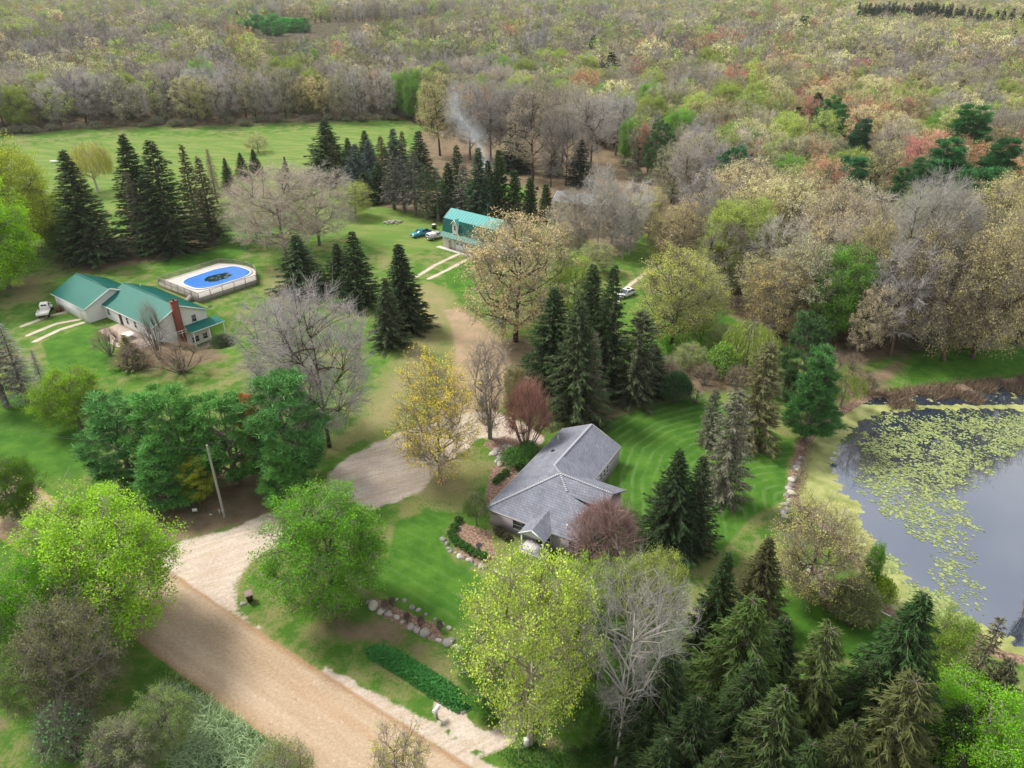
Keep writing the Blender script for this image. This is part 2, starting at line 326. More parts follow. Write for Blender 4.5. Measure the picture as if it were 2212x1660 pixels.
GROUND = bpy.data.materials.new('ground_cover'); GROUND.use_nodes = True
def build_ground_mat():
    nt = GROUND.node_tree; L = nt.links; b = nt.nodes['Principled BSDF']; b.inputs['Roughness'].default_value = .95; b.inputs['Specular IOR Level'].default_value = .1
    geo = N(nt, 'NewGeometry')
    def noise(scale, det=4, rough=.55, stretch=None, dist=0):
        n = N(nt, 'TexNoise'); n.inputs['Scale'].default_value = scale; n.inputs['Detail'].default_value = det; n.inputs['Roughness'].default_value = rough
        n.inputs['Distortion'].default_value = dist
        if stretch:
            mp = N(nt, 'Mapping', vector_type='TEXTURE'); mp.inputs['Rotation'].default_value = (0, 0, -stretch[0]); mp.inputs['Scale'].default_value = (1/stretch[1], 1/stretch[2], 1)
            L.new(geo.outputs['Position'], mp.inputs[0]); L.new(mp.outputs[0], n.inputs['Vector'])
        else: L.new(geo.outputs['Position'], n.inputs['Vector'])
        return n.outputs['Fac']
    def ramp(x, lo, hi, a=0, b_=1):
        m = N(nt, 'MapRange', interpolation_type='SMOOTHSTEP'); m.inputs[1].default_value = lo; m.inputs[2].default_value = hi
        m.inputs[3].default_value = a; m.inputs[4].default_value = b_; L.new(x, m.inputs[0]); return m.outputs[0]
    def mixc(f, A, B):
        m = N(nt, 'Mix', data_type='RGBA')
        for s_, q in (('A', A), ('B', B)):
            if isinstance(q, tuple): m.inputs[s_].default_value = (*q, 1)
            else: L.new(q, m.inputs[s_])
        if isinstance(f, (int, float)): m.inputs['Factor'].default_value = f
        else: L.new(f, m.inputs['Factor'])
        return m.outputs['Result']
    def math_(op, a, b_=None):
        m = N(nt, 'Math', operation=op)
        for i, q in enumerate((a, b_)):
            if q is None: continue
            if isinstance(q, (int, float)): m.inputs[i].default_value = q
            else: L.new(q, m.inputs[i])
        return m.outputs[0]
    za = N(nt, 'Attribute', attribute_name='zone_a'); zb = N(nt, 'Attribute', attribute_name='zone_b'); sv = N(nt, 'Attribute', attribute_name='stripe')
    sa = N(nt, 'SeparateColor'); L.new(za.outputs['Color'], sa.inputs[0]); sb = N(nt, 'SeparateColor'); L.new(zb.outputs['Color'], sb.inputs[0])
    road, grav, lush, litter = sa.outputs[0], sa.outputs[1], sa.outputs[2], za.outputs['Alpha']
    field, strp, mulch, dry = sb.outputs[0], sb.outputs[1], sb.outputs[2], zb.outputs['Alpha']
    nbig = noise(.06, 6, .6); nmid = noise(.35, 5, .65); nfine = noise(3.2, 5, .7); nvf = noise(11, 3, .7)
    def zone(z, amp=.9, lo=.38, hi=.62):
        n = math_('MULTIPLY', math_('SUBTRACT', math_('ADD', math_('MULTIPLY', nmid, .6), math_('MULTIPLY', nfine, .4)), .5), amp)
        return ramp(math_('ADD', z, n), lo, hi)
    g = mixc(ramp(nmid, .35, .65), (.065, .155, .02), (.12, .22, .035))
    pn = math_('ADD', nbig, math_('MULTIPLY', math_('SUBTRACT', nmid, .5), .9)); g = mixc(ramp(math_('ADD', pn, math_('MULTIPLY', math_('SUBTRACT', nfine, .5), .5)), .44, .66, 0, .85), g, mixc(ramp(nfine, .4, .6), (.20, .20, .07), (.27, .23, .12)))
    g = mixc(ramp(nfine, .4, .75, 0, .6), g, (.055, .095, .02))
    fld = mixc(ramp(noise(.09, 5, .6, (0.3, 1, 3)), .35, .7), (.105, .19, .035), (.19, .225, .065)); fld = mixc(ramp(nfine, .45, .8, 0, .35), fld, (.09, .17, .03))
    g = mixc(zone(field, 1.0), g, fld)
    lsh = mixc(ramp(nmid, .3, .7), (.04, .125, .014), (.09, .20, .024)); lsh = mixc(ramp(nfine, .4, .75, 0, .55), lsh, (.03, .085, .012))
    ph = math_('SINE', math_('MULTIPLY', math_('ADD', sv.outputs['Fac'], math_('MULTIPLY', nmid, .5)), 2*math.pi/1.35))
    st = math_('MULTIPLY', ramp(ph, .0, 1.0, 0, .42), math_('MULTIPLY', strp, ramp(noise(.3, 5, .7), .34, .6, .15, 1)))
    lsh = mixc(st, lsh, mixc(ramp(nfine, .35, .6), (.13, .22, .06), (.19, .27, .11)))
    g = mixc(zone(lush, .5), g, lsh)
    drc = mixc(ramp(nmid, .35, .65), (.30, .25, .13), (.20, .21, .075)); drc = mixc(ramp(nvf, .4, .8, 0, .5), drc, (.13, .14, .05))
    g = mixc(math_('MULTIPLY', zone(dry, 1.3, .4, .75), .85), g, drc)
    brown = mixc(ramp(nmid, .3, .7), (.13, .095, .062), (.22, .165, .105)); brown = mixc(ramp(nfine, .5, .75), brown, (.09, .10, .04))
    g = mixc(zone(litter, 1.0), g, brown)
    ml = mixc(ramp(nfine, .35, .65), (.16, .095, .07), (.33, .23, .17)); g = mixc(zone(mulch, .5), g, ml)
    tr = mixc(ramp(dry, .75, 1.0), g, mixc(ramp(nmid, .35, .65), (.38, .27, .18), (.29, .235, .14)))
    g = mixc(zone(math_('SUBTRACT', dry, .35), .6), g, tr)
    gr = mixc(ramp(nmid, .3, .7), (.45, .375, .315), (.54, .47, .40)); gr = mixc(ramp(noise(.5, 5, .6, (-.46, .35, 3)), .4, .7, 0, .7), gr, (.40, .31, .21))
    gr = mixc(ramp(nbig, .45, .7, 0, .5), gr, (.42, .34, .27)); gr = mixc(ramp(nvf, .45, .75, 0, .35), gr, (.22, .19, .16))
    gr = mixc(ramp(noise(1.3, 4, .6, (-.46, .3, 2.6)), .52, .7, 0, .6), gr, (.33, .27, .21)); gr = mixc(ramp(noise(.22, 5, .6), .6, .8, 0, .2), gr, (.27, .23, .16)); g = mixc(zone(grav, .8), g, gr)
    rd = mixc(ramp(noise(.25, 6, .6, (.585, .22, 2.0)), .3, .75), (.33, .245, .165), (.42, .325, .235)); rd = mixc(ramp(road, .55, .95, .75, 0), rd, (.30, .185, .10)); rd = mixc(ramp(noise(.3, 5, .65, (.585, .12, 1.6)), .5, .8, 0, .7), rd, (.33, .20, .11))
    rd = mixc(ramp(nvf, .5, .85, 0, .45), rd, (.30, .2, .13))
    rd = mixc(ramp(noise(1.6, 4, .6, (.585, .25, 2.4)), .56, .74, 0, .55), rd, (.27, .18, .115)); rd = mixc(ramp(noise(2.3, 3, .5), .62, .74, 0, .5), rd, (.50, .42, .33)); g = mixc(zone(road, .6), g, rd)
    tx = math_('ADD', ramp(nvf, .3, .7, .80, 1.18), ramp(nfine, .3, .7, -.14, .12)); sc_ = N(nt, 'VectorMath', operation='SCALE'); L.new(g, sc_.inputs[0]); L.new(tx, sc_.inputs['Scale']); L.new(sc_.outputs[0], b.inputs['Base Color'])
    bp = N(nt, 'Bump'); bp.inputs['Distance'].default_value = .2; bp.inputs['Strength'].default_value = .8
    hard = math_('MAXIMUM', road, math_('MULTIPLY', grav, .8)); h = math_('MULTIPLY', math_('ADD', nfine, math_('MULTIPLY', nvf, .6)), math_('SUBTRACT', 1.1, hard))
    L.new(h, bp.inputs['Height']); L.new(bp.outputs[0], b.inputs['Normal'])
build_ground_mat()
def ground_part(name, k):
    sel = FACES[cls == k]; used, inv = np.unique(sel, return_inverse=True)
    mb = MB(); mb.add(V[used], inv.reshape(-1, 4)); me = mb.mesh(name, [GROUND], smooth=True)
    for an, dat in (('zone_a', ZA), ('zone_b', ZB)):
        at = me.attributes.new(an, 'FLOAT_COLOR', 'POINT'); at.data.foreach_set('color', dat[used].astype(np.float32).ravel())
    at = me.attributes.new('stripe', 'FLOAT', 'POINT'); at.data.foreach_set('value', SDV[used].astype(np.float32))
    o = bpy.data.objects.new(name, me); S.collection.objects.link(o); return tag(o, kind='structure')
ground_part('ground', 0); ground_part('road', 1); ground_part('driveway', 2); ground_part('path', 3)

# ------------------------------------------------------------------ pond
def build_pond():
    x0, x1, y0, y1 = POND[:, 0].min()-2, POND[:, 0].max()+2, POND[:, 1].min()-2, POND[:, 1].max()+2
    gx, gy = np.meshgrid(np.arange(x0, x1, .6), np.arange(y0, y1, .6)); n_ = gx.shape[1]
    X, Y = gx.ravel(), gy.ravel(); sdp = sdist(X, Y, POND)
    inner = poly_world([(1905, 890), (1850, 915), (1815, 955), (1800, 1005), (1825, 1060), (1860, 1085), (1862, 1120), (1905, 1185), (1968, 1250), (2050, 1305), (2110, 1338),
                        (2200, 1385), (2400, 1300), (2500, 1000), (2400, 870), (2212, 885), (2100, 880), (1990, 880)])
    alg = soft(-sdist(X, Y, inner), 3.0)*(np.where(Y > P(0, 870)[1], .35, 1))
    alg = np.maximum(alg, 0)
    reed = soft(sdist(X, Y, poly_world([(1880, 850), (2000, 835), (2300, 815), (2400, 860), (2212, 880), (2050, 885), (1920, 885)])), 4)
    i, j = np.meshgrid(np.arange(gx.shape[1]-1), np.arange(gx.shape[0]-1)); a = (j*n_+i).ravel()
    Fc = np.stack([a, a+1, a+n_+1, a+n_], 1); Fc = Fc[(sdp[Fc].max(1) > -.8)]
    used, inv = np.unique(Fc, return_inverse=True)
    mb = MB(); mb.add(np.stack([X, Y, np.full(len(X), WATER_Z)], 1)[used], inv.reshape(-1, 4))
    m = bpy.data.materials.new('pond_water'); m.use_nodes = True; nt = m.node_tree; L = nt.links; b = nt.nodes['Principled BSDF']
    b.inputs['Base Color'].default_value = (.016, .027, .05, 1); b.inputs['Roughness'].default_value = .03; b.inputs['IOR'].default_value = 4.0
    geo = N(nt, 'NewGeometry')
    def noise(sc, det, st=None):
        n = N(nt, 'TexNoise'); n.inputs['Scale'].default_value = sc; n.inputs['Detail'].default_value = det
        mp = N(nt, 'Mapping'); mp.inputs['Rotation'].default_value = (0, 0, .5); mp.inputs['Scale'].default_value = st or (1, 1, 1)
        L.new(geo.outputs['Position'], mp.inputs[0]); L.new(mp.outputs[0], n.inputs['Vector']); return n.outputs['Fac']
    bp = N(nt, 'Bump'); bp.inputs['Strength'].default_value = .12; bp.inputs['Distance'].default_value = .02
    L.new(noise(1.6, 3, (.35, 1.4, 1)), bp.inputs['Height']); L.new(bp.outputs[0], b.inputs['Normal'])
    al = N(nt, 'Attribute', attribute_name='algae')
    ad = N(nt, 'Math', operation='ADD'); L.new(al.outputs['Fac'], ad.inputs[0]); sb = N(nt, 'Math', operation='SUBTRACT'); L.new(noise(.9, 8), sb.inputs[0]); sb.inputs[1].default_value = .5
    ml = N(nt, 'Math', operation='MULTIPLY'); ml.inputs[1].default_value = 1.5; L.new(sb.outputs[0], ml.inputs[0]); L.new(ml.outputs[0], ad.inputs[1])
    rp = N(nt, 'MapRange', interpolation_type='SMOOTHSTEP'); rp.inputs[1].default_value = .5; rp.inputs[2].default_value = .6; L.new(ad.outputs[0], rp.inputs[0])
    d = N(nt, 'BsdfPrincipled'); d.inputs['Roughness'].default_value = .7; cr = N(nt, 'ValToRGB')
    cr.color_ramp.elements[0].position = .3; cr.color_ramp.elements[0].color = (.13, .16, .03, 1); cr.color_ramp.elements[1].position = .65; cr.color_ramp.elements[1].color = (.31, .32, .12, 1)
    L.new(noise(.45, 7), cr.inputs[0]); L.new(cr.outputs[0], d.inputs['Base Color'])
    ms = N(nt, 'MixShader'); L.new(rp.outputs[0], ms.inputs[0]); L.new(b.outputs[0], ms.inputs[1]); L.new(d.outputs[0], ms.inputs[2])
    L.new(ms.outputs[0], nt.nodes['Material Output'].inputs['Surface'])
    me = mb.mesh('pond_water', [m], True); at = me.attributes.new('algae', 'FLOAT', 'POINT'); at.data.foreach_set('value', alg[used].astype(np.float32))
    o = bpy.data.objects.new('pond_water', me); S.collection.objects.link(o); tag(o, kind='structure')
    # lily pads, uncountable: little discs floating on the water
    r = np.random.default_rng(3)
    za = poly_world([(1850, 925), (1990, 900), (2130, 890), (2300, 890), (2260, 960), (2170, 1010), (2110, 1080), (2140, 1150), (2110, 1200), (2020, 1190), (1930, 1140), (1860, 1085), (1830, 1040)])
    zb_ = poly_world([(1870, 1130), (1930, 1180), (2010, 1250), (2100, 1300), (2200, 1370), (2150, 1400), (2040, 1370), (1940, 1310), (1880, 1220)])
    def cloud(poly, n, thr, sc, seed):
        c_ = poly.min(0)+r.random((n*4, 2))*(poly.max(0)-poly.min(0)); c_ = c_[inpoly(c_[:, 0], c_[:, 1], poly)]
        w = hash_noise(c_[:, 0]/sc/2, c_[:, 1]/sc/2, seed)*.35+hash_noise(c_[:, 0]/sc*1.6, c_[:, 1]/sc*1.6, seed+1)*.3+.35*r.random(len(c_))
        ed = np.clip(sdist(c_[:, 0], c_[:, 1], poly)/3, 0, 1); return c_[w*ed**.3 > thr][:n]
    C = np.concatenate([cloud(za, 11000, .47, .9, 5), cloud(zb_, 4200, .47, 1.3, 9), cloud(poly_world([(1960, 1100), (2140, 1110), (2180, 1360), (1990, 1300)]), 1500, .62, 1.6, 12), cloud(poly_world([(1850, 880), (2260, 870), (2260, 930), (1850, 950)]), 1500, .5, 1.5, 15)])
    k = 8; mb = MB(); rad = r.uniform(.08, .2, len(C))*(.7+.7*r.random(len(C))**3); an = np.arange(k)/k*2*np.pi
    el = r.uniform(.75, 1, len(C)); ro = r.random(len(C))*6.28
    px = np.cos(an)[None]*rad[:, None]; py = np.sin(an)[None]*(rad*el)[:, None]
    VX = C[:, :1]+px*np.cos(ro)[:, None]-py*np.sin(ro)[:, None]; VY = C[:, 1:]+px*np.sin(ro)[:, None]+py*np.cos(ro)[:, None]
    VZ = np.broadcast_to((WATER_Z+.015+r.random(len(C))*.03)[:, None], VX.shape)
    mb.add(np.stack([VX, VY, VZ], -1), np.arange(len(C)*k).reshape(-1, k), 0, r.random(len(C)))
    lp = mb.obj('lily_pads', plant_mat('lily_pad', lo=.6, hi=1.3, warm=.3, transl=.1, fixed=(.25, .30, .12)))
    tag(lp, 'pale green lily pads floating in a broken mat over the dark pond', 'lily pads', kind='stuff')
    # dead reeds and brush on the far margin
    q = poly_world([(1880, 850), (2000, 832), (2212, 812), (2500, 812), (2500, 862), (2212, 872), (2060, 875), (1930, 882)])
    c_ = q.min(0)+r.random((60000, 2))*(q.max(0)-q.min(0)); c_ = c_[inpoly(c_[:, 0], c_[:, 1], q)]
    w = hash_noise(c_[:, 0]/3, c_[:, 1]/3, 31)+.5*soft(-sdist(c_[:, 0], c_[:, 1], POND)+1, 8); c_ = c_[w > .62][:14000]
    B = np.column_stack([c_, np.full(len(c_), WATER_Z-.05)]); T = B+np.column_stack([r.normal(0, .45, (len(c_), 2)), r.uniform(.3, 1.3, len(c_))])
    mb = MB(); mb.ribbons(B, T, r.uniform(.03, .09, len(c_)), 0, r.random(len(c_)), r=r)
    tag(mb.obj('dead_reeds', plant_mat('reed', lo=.4, hi=1.5, warm=.2, transl=.1, fixed=(.20, .15, .105))), 'dead brown reeds and brush along the far edge of the pond', 'reeds', kind='stuff')
build_pond()
# ------------------------------------------------------------------ tree builders: each returns (trunk MB, crown MB) of a tree of height h, crown radius R
def shape_fn(kind):
    if kind == 'round': return lambda t: np.sqrt(np.clip(1-(1.75*t-.72)**2/1.08, .02, 1))*np.clip(t*5+.35, 0, 1)
    if kind == 'vase': return lambda t: np.clip(.25+1.15*t, 0, 1)*np.sqrt(np.clip(1-(np.maximum(t-.55, 0)/.47)**2, .01, 1))
    if kind == 'oval': return lambda t: np.sqrt(np.clip(1-(2*t-.9)**2/1.22, .02, 1))
    if kind == 'pine': return lambda t: np.clip(1.05-t*.75, .1, 1)*np.clip(t*6+.5, 0, 1)
def lumps(r, n=7, amp=.22):
    D = r.normal(size=(n, 3)); D /= np.linalg.norm(D, axis=1)[:, None]
    return lambda d: 1-amp*.6+amp*2.0*np.max(np.clip(d@D.T-.72, 0, 1)/.28, axis=-1)*.5
def env_points(r, n, h, base, R, sf, lo, hi, lf, zlo=0, zhi=1):
    t = r.uniform(zlo, zhi, n*3); rr = R*sf(t); keep = r.random(n*3) < rr/R+.1; t = t[keep][:n]; rr = rr[keep][:n]; n = len(t)
    an = r.uniform(0, 2*np.pi, n); f = r.uniform(lo, hi, n)
    z = base+(h-base)*t; d = np.stack([np.cos(an)*.9, np.sin(an)*.9, t*1.6-.7], 1); d /= np.linalg.norm(d, axis=1)[:, None]
    k = lf(d); return np.stack([np.cos(an)*rr*f*k, np.sin(an)*rr*f*k, base+(z-base)*(.82+.18*k)*np.clip(.7+.3*f, 0, 1.02)], 1)
def connect(C, Pn, up=1.0, r=rng):
    """parent index for each child"""
    d = C[:, None]-Pn[None]; dist = np.linalg.norm(d, axis=2); pen = np.where(d[..., 2] < .15*dist, dist*up, 0)
    pen += dist*r.uniform(0, .15, dist.shape); return np.argmin(dist+pen, axis=1)
def broad(seed, h=14, R=5.5, base=.22, form='round', n1=8, n2=36, n3=170, n4=1500, leafy=0, leaf=.28, clump=.55, twigw=.035, trunk=.26, per=12,
          stems=1, twig_len=1.0, twigmat=1, leafmat=0, budfrac=1.0, inner=.55, lift=.14, shellbias=.0):
    r = np.random.default_rng(seed); sf = shape_fn(form); lf = lumps(r); b = h*base; T = MB(); Cr = MB()
    nodes = []; wob = r.normal(0, .15, (5, 2))
    for s_ in range(stems):
        off = np.array([0, 0.]) if stems == 1 else r.normal(0, .15, 2); lean = r.normal(0, .25 if stems == 1 else 1.3, 2)*R/5
        zs = np.linspace(0, h*(.62 if stems == 1 else .5), 6)
        pts = np.array([[off[0]+lean[0]*(z/h)*2, off[1]+lean[1]*(z/h)*2, z] for z in zs]); pts[0, 2] = -.4
        rad = trunk*(1-zs/(h*.62)*.72)/(stems**.45); rad[0] *= 1.35; T.tube(pts, rad, 7)
        nodes.append(pts[(zs >= b*.55)])
    L0 = np.concatenate(nodes)
    L1 = env_points(r, n1, h, b, R, sf, .35, .6, lf, .05, .7); p = connect(L1, L0, 1.5, r); T.limbs(L0[p], L1, trunk*.5, trunk*.28, 5, 4, lift)
    N1 = np.concatenate([L1, L0[-1:], (L1+L0[p])/2])
    L2 = env_points(r, n2, h, b, R, sf, .5, .85, lf); p = connect(L2, N1, 1.2, r); T.limbs(N1[p], L2, trunk*.25, trunk*.12, 4, 3, lift)
    N2 = np.concatenate([L2, (L2+N1[p])/2])
    L3 = env_points(r, n3, h, b, R, sf, inner, 1.0, lf); p = connect(L3, N2, 1.0, r); T.limbs(N2[p], L3, trunk*.10, trunk*.045, 3, 2, lift*.8)
    A3 = N2[p]
    # twigs: leave anywhere along the third order, fan outwards
    k = r.integers(0, len(L3), n4); f = r.uniform(.35, 1.0, n4)[:, None]; st = A3[k]*(1-f)+L3[k]*f
    od = L3[k]-A3[k]; od /= np.linalg.norm(od, axis=1)[:, None]+1e-9; od = od*.9+r.normal(0, .55, (n4, 3)); od[:, 2] += .15; od /= np.linalg.norm(od, axis=1)[:, None]
    ln = r.uniform(.5, 1.3, n4)[:, None]*twig_len; tip = st+od*ln
    Cr.ribbons(st, tip, twigw, twigmat, r.random(n4), r=r)
    k2 = np.repeat(np.arange(n4), 2); f = r.uniform(.3, 1, len(k2))[:, None]; s2 = st[k2]*(1-f)+tip[k2]*f
    d2 = od[k2]+r.normal(0, .6, (len(k2), 3)); Cr.ribbons(s2, s2+d2*ln[k2]*.45, twigw*.7, twigmat, r.random(len(k2)), r=r)
    if leafy:
        m = max(1, int(leafy/per)); kk = r.integers(0, n4, m); kk = kk[r.random(m) < budfrac]
        cc = tip[kk]; ca = r.random(len(cc)); C = np.repeat(cc, per, 0)+r.normal(0, 1, (len(cc)*per, 3))*clump*np.array([.5, .5, .35])
        Cr.leaves(C, leaf, leafmat, np.clip(np.repeat(ca, per)*.75+r.random(len(C))*.25, 0, 1), .35, r=r)
    return T, Cr
def spruce(seed, h=16, R=3.6, step=.42, nb=9, ntw=16, droop=.22, bare_low=.05, tw=.17, tl=.55, sparse=0., power=.85, up=.12, dead=False):
    r = np.random.default_rng(seed); T = MB(); Cr = MB()
    T.tube([(0, 0, -.3), (0, 0, h*.5), (0, 0, h*.99)], [h*.017+.05, h*.009+.03, .02], 7)
    A = []; B = []; TA = []; TB = []; AT = []; z = h*bare_low
    side = r.uniform(.8, 1.15, 12); off = r.random()*6.28
    while z < h*.985:
        t = z/h; Lr = R*(1-t)**power*min(1, .55+t*5)+.12
        n = max(4, int(nb*(1-t*.45)))
        for k in range(n):
            if r.random() < sparse: continue
            an = off+z*2.4+k*6.283/n+r.normal(0, .18); L = Lr*r.uniform(.72, 1.1)*side[int(an*12/6.283) % 12]
            ca, sa = math.cos(an), math.sin(an); dz = -droop*L*(1.1-t)+up*L*t*1.6; zz = z+r.uniform(-.15, .15)
            m = max(4, int(ntw*L/R+4)); f = r.uniform(.18, 1.0, m)
            bx, by = ca*L*f, sa*L*f; bz = zz+dz*f*(1.5-.5*f)+ (.12*L*f*f)
            sd_ = np.where(r.random(m) < .5, -1, 1); sp = (1.08-f)*.55+.18
            ll = tl*r.uniform(.6, 1.25, m)*(.55+.45*L/R)
            dx = ca*.75-sa*sd_*sp*1.6; dy = sa*.75+ca*sd_*sp*1.6; q = np.hypot(dx, dy)
            TA.append(np.stack([bx, by, bz], 1)); TB.append(np.stack([bx+dx/q*ll, by+dy/q*ll, bz-ll*r.uniform(.15, .6, m)*(1 if not dead else .9)], 1))
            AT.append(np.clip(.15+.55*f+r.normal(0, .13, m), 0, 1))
            A.append((0, 0, zz)); B.append((ca*L*.95, sa*L*.95, zz+dz+.1*L))
        z += step*(1.25-t*.55)*r.uniform(.85, 1.15)
    T.limbs(A, B, .035, .012, 3, 2, .08)
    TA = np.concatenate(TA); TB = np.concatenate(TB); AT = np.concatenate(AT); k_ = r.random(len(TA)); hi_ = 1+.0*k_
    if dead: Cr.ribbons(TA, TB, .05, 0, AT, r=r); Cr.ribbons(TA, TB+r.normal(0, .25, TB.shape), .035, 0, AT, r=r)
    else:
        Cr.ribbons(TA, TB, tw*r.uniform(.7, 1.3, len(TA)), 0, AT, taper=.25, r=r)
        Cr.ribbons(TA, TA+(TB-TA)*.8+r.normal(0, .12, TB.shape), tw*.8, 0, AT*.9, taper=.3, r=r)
    return T, Cr
def pine(seed, h=16, R=5, puffs=210, blades=52, form='round', base=.12, bl=.42, pr=.62):
    """white pine: upswept limbs that end in soft needle plumes"""
    r = np.random.default_rng(seed); T, C0 = broad(seed, h, R, base, form, 12, 60, puffs, 10, 0, inner=.6, trunk=.3, lift=-.03)
    Cr = MB(); sf = shape_fn(form); lf = lumps(np.random.default_rng(seed+5), 10, .3)
    pts = env_points(r, puffs, h, h*base, R, sf, .55, 1.0, lf); n = len(pts)
    a = r.random(n); K = np.repeat(pts, blades, 0)
    out = pts.copy(); out[:, 2] = 0; out /= np.linalg.norm(out, axis=1)[:, None]+1e-6; out[:, 2] = .45; O = np.repeat(out, blades, 0)
    sz_ = np.repeat(r.uniform(.6, 1.3, n), blades)[:, None]; off = r.normal(0, 1, K.shape)*np.array([.55, .55, .2])*pr*sz_; d = O*.55+r.normal(0, .6, K.shape); d[:, 2] += .25; d /= np.linalg.norm(d, axis=1)[:, None]
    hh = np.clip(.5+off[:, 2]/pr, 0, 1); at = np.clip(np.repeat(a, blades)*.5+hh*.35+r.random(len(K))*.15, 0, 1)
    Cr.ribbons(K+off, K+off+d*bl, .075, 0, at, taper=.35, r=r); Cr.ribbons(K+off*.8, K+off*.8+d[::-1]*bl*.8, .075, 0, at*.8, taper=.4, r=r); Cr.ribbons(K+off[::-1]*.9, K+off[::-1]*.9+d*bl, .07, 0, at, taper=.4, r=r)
    return T, Cr
def willow(seed, h=11, R=5, n=900, ln=2.6, w=.05, trunk=.3, stems=1, leafy=5):
    r = np.random.default_rng(seed); T, Cr = broad(seed, h, R, .3, 'round', 7, 30, 120, 500, 0, stems=stems, trunk=trunk, inner=.55)
    sf = shape_fn('round'); lf = lumps(r, 9, .3); p = env_points(r, n, h, h*.3, R, sf, .6, 1.0, lf, .25, 1.0); n = len(p)
    o = p/np.linalg.norm(p[:, :2], axis=1)[:, None].clip(.3); o[:, 2] = 0; L = (r.uniform(.45, 1, n)*ln*np.clip(p[:, 2]/h*1.3, .4, 1))[:, None]; at = r.random(n)
    m1 = p+o*L*.22-np.array([0, 0, 1])*L*.3; m2 = m1+o*L*.06-np.array([0, 0, 1])*L*.7
    Cr.ribbons(p, m1, w, 0, at, 1, r); Cr.ribbons(m1, m2, w, 0, at, .5, r)
    for _ in range(leafy):
        f = r.random((n, 1)); c_ = np.where(f < .35, p+(m1-p)*f/.35, m1+(m2-m1)*(f-.35)/.65)+r.normal(0, .09, (n, 3)); Cr.ribbons(c_, c_+r.normal(0, .08, (n, 3))-np.array([0, 0, .28]), .09, 0, np.clip(at+r.normal(0, .15, n), 0, 1), .3, r)
    return T, Cr
def bush(seed, h=3, R=1.8, n=500, leafy=1500, leaf=.14, up=1.0, twigmat=1, w=.03, lev=3):
    """many stems from the ground fanning to a rounded top"""
    r = np.random.default_rng(seed); T = MB(); Cr = MB(); ns = 16
    an = r.uniform(0, 6.28, ns); rr = R*.62*np.sqrt(r.random(ns)); mid = np.stack([np.cos(an)*rr, np.sin(an)*rr, h*r.uniform(.35, .6, ns)], 1)
    T.limbs(np.stack([np.cos(an)*.12, np.sin(an)*.12, np.zeros(ns)-.05], 1), mid, .05*h/3, .03*h/3, 4, 3, -.08)
    t = r.random(n)**.6; an = r.uniform(0, 6.28, n); q = R*np.sqrt(np.clip(1-(1.5*t-.5)**2, .05, 1))*r.uniform(.5, 1, n)
    tip = np.stack([np.cos(an)*q, np.sin(an)*q, h*(.3+.7*t*(1-.45*(q/R)**2))], 1); p = connect(tip, mid, .8, r)
    c_ = mid[p]*.45+tip*.55+r.normal(0, .1*R/2, (n, 3)); c_[:, 2] += .04*h; T.limbs(mid[p][::3], c_[::3], .022*h/3, .012*h/3, 3, 1, 0)
    Cr.ribbons(mid[p], c_, w*1.3, twigmat, r.random(n), .8, r); Cr.ribbons(c_, tip, w, twigmat, r.random(n), .5, r)
    for _ in range(lev):
        f = r.uniform(.2, 1, (n, 1)); s_ = c_*(1-f)+tip*f; d = (tip-c_)*.45+r.normal(0, .14*R, (n, 3)); d[:, 2] += .06*h; Cr.ribbons(s_, s_+d, w*.7, twigmat, r.random(n), .4, r)
    if leafy:
        k = r.integers(0, n, leafy//6); at = r.random(len(k)); C = np.repeat(tip[k], 6, 0)+r.normal(0, .11*R, (len(k)*6, 3)); Cr.leaves(C, leaf, 0, np.clip(np.repeat(at, 6)*.7+.3*r.random(len(C)), 0, 1), .3, r=r)
    return T, Cr

PROTO = {}
def proto(key, tb, h, R, crown_mats, bark=BARK):
    T, Cr = tb; PROTO[key] = (T.mesh(key+'_trunk', [bark], True), Cr.mesh(key+'_crown', crown_mats), h, R)
def bm(k): return [LEAF, TWIG] if k == 'mix' else [LEAF] if k == 'leaf' else [NEEDLE]
for i, f in enumerate(('round', 'vase', 'oval')):
    proto('bare%d' % i, broad(11+i, 14, 5.2, .2, f, n4=2600, n3=230, twigmat=0, twigw=.042, trunk=.24, n1=9, n2=45), 14, 5.2, bm('leaf'))
    proto('bud%d' % i, broad(21+i, 14, 5.2, .22, f, n4=1500, n3=200, leafy=11000, leaf=.2, clump=.5, per=9, budfrac=.85, trunk=.24, inner=.5), 14, 5.2, bm('mix'))
    proto('leafy%d' % i, broad(31+i, 12, 5, .14, ('round', 'oval', 'round')[i], n4=2600, n3=320, leafy=62000, leaf=.145, clump=.6, per=24, trunk=.26, inner=.45), 12, 5, bm('mix'))
proto('barebig', broad(45, 14, 5.2, .16, 'round', n1=12, n2=70, n3=430, n4=7000, twigmat=0, twigw=.026, trunk=.17, twig_len=.8), 14, 5.2, bm('leaf'))
proto('limby', broad(46, 14, 5, .25, 'vase', n1=16, n2=70, n3=260, n4=1500, twigmat=0, twigw=.025, trunk=.15, inner=.55, lift=.05), 14, 5, bm('leaf'))
proto('semi', broad(47, 12, 5, .3, 'round', n1=7, n2=34, n3=220, n4=2000, leafy=30000, leaf=.15, clump=.5, per=18, budfrac=.8, trunk=.26, inner=.5, lift=.2), 12, 5, bm('mix'))
proto('golden', broad(48, 10, 4, .16, 'round', n1=12, n2=60, n3=260, n4=2600, leafy=17000, leaf=.125, clump=.45, per=12, trunk=.18, inner=.45, twigw=.028, lift=.0), 10, 4, bm('mix'))
proto('thin', broad(49, 10, 4, .14, 'round', n1=14, n2=64, n3=280, n4=3600, leafy=11000, leaf=.13, clump=.4, per=9, trunk=.17, inner=.4, twigw=.024, lift=.0), 10, 4, bm('mix'))
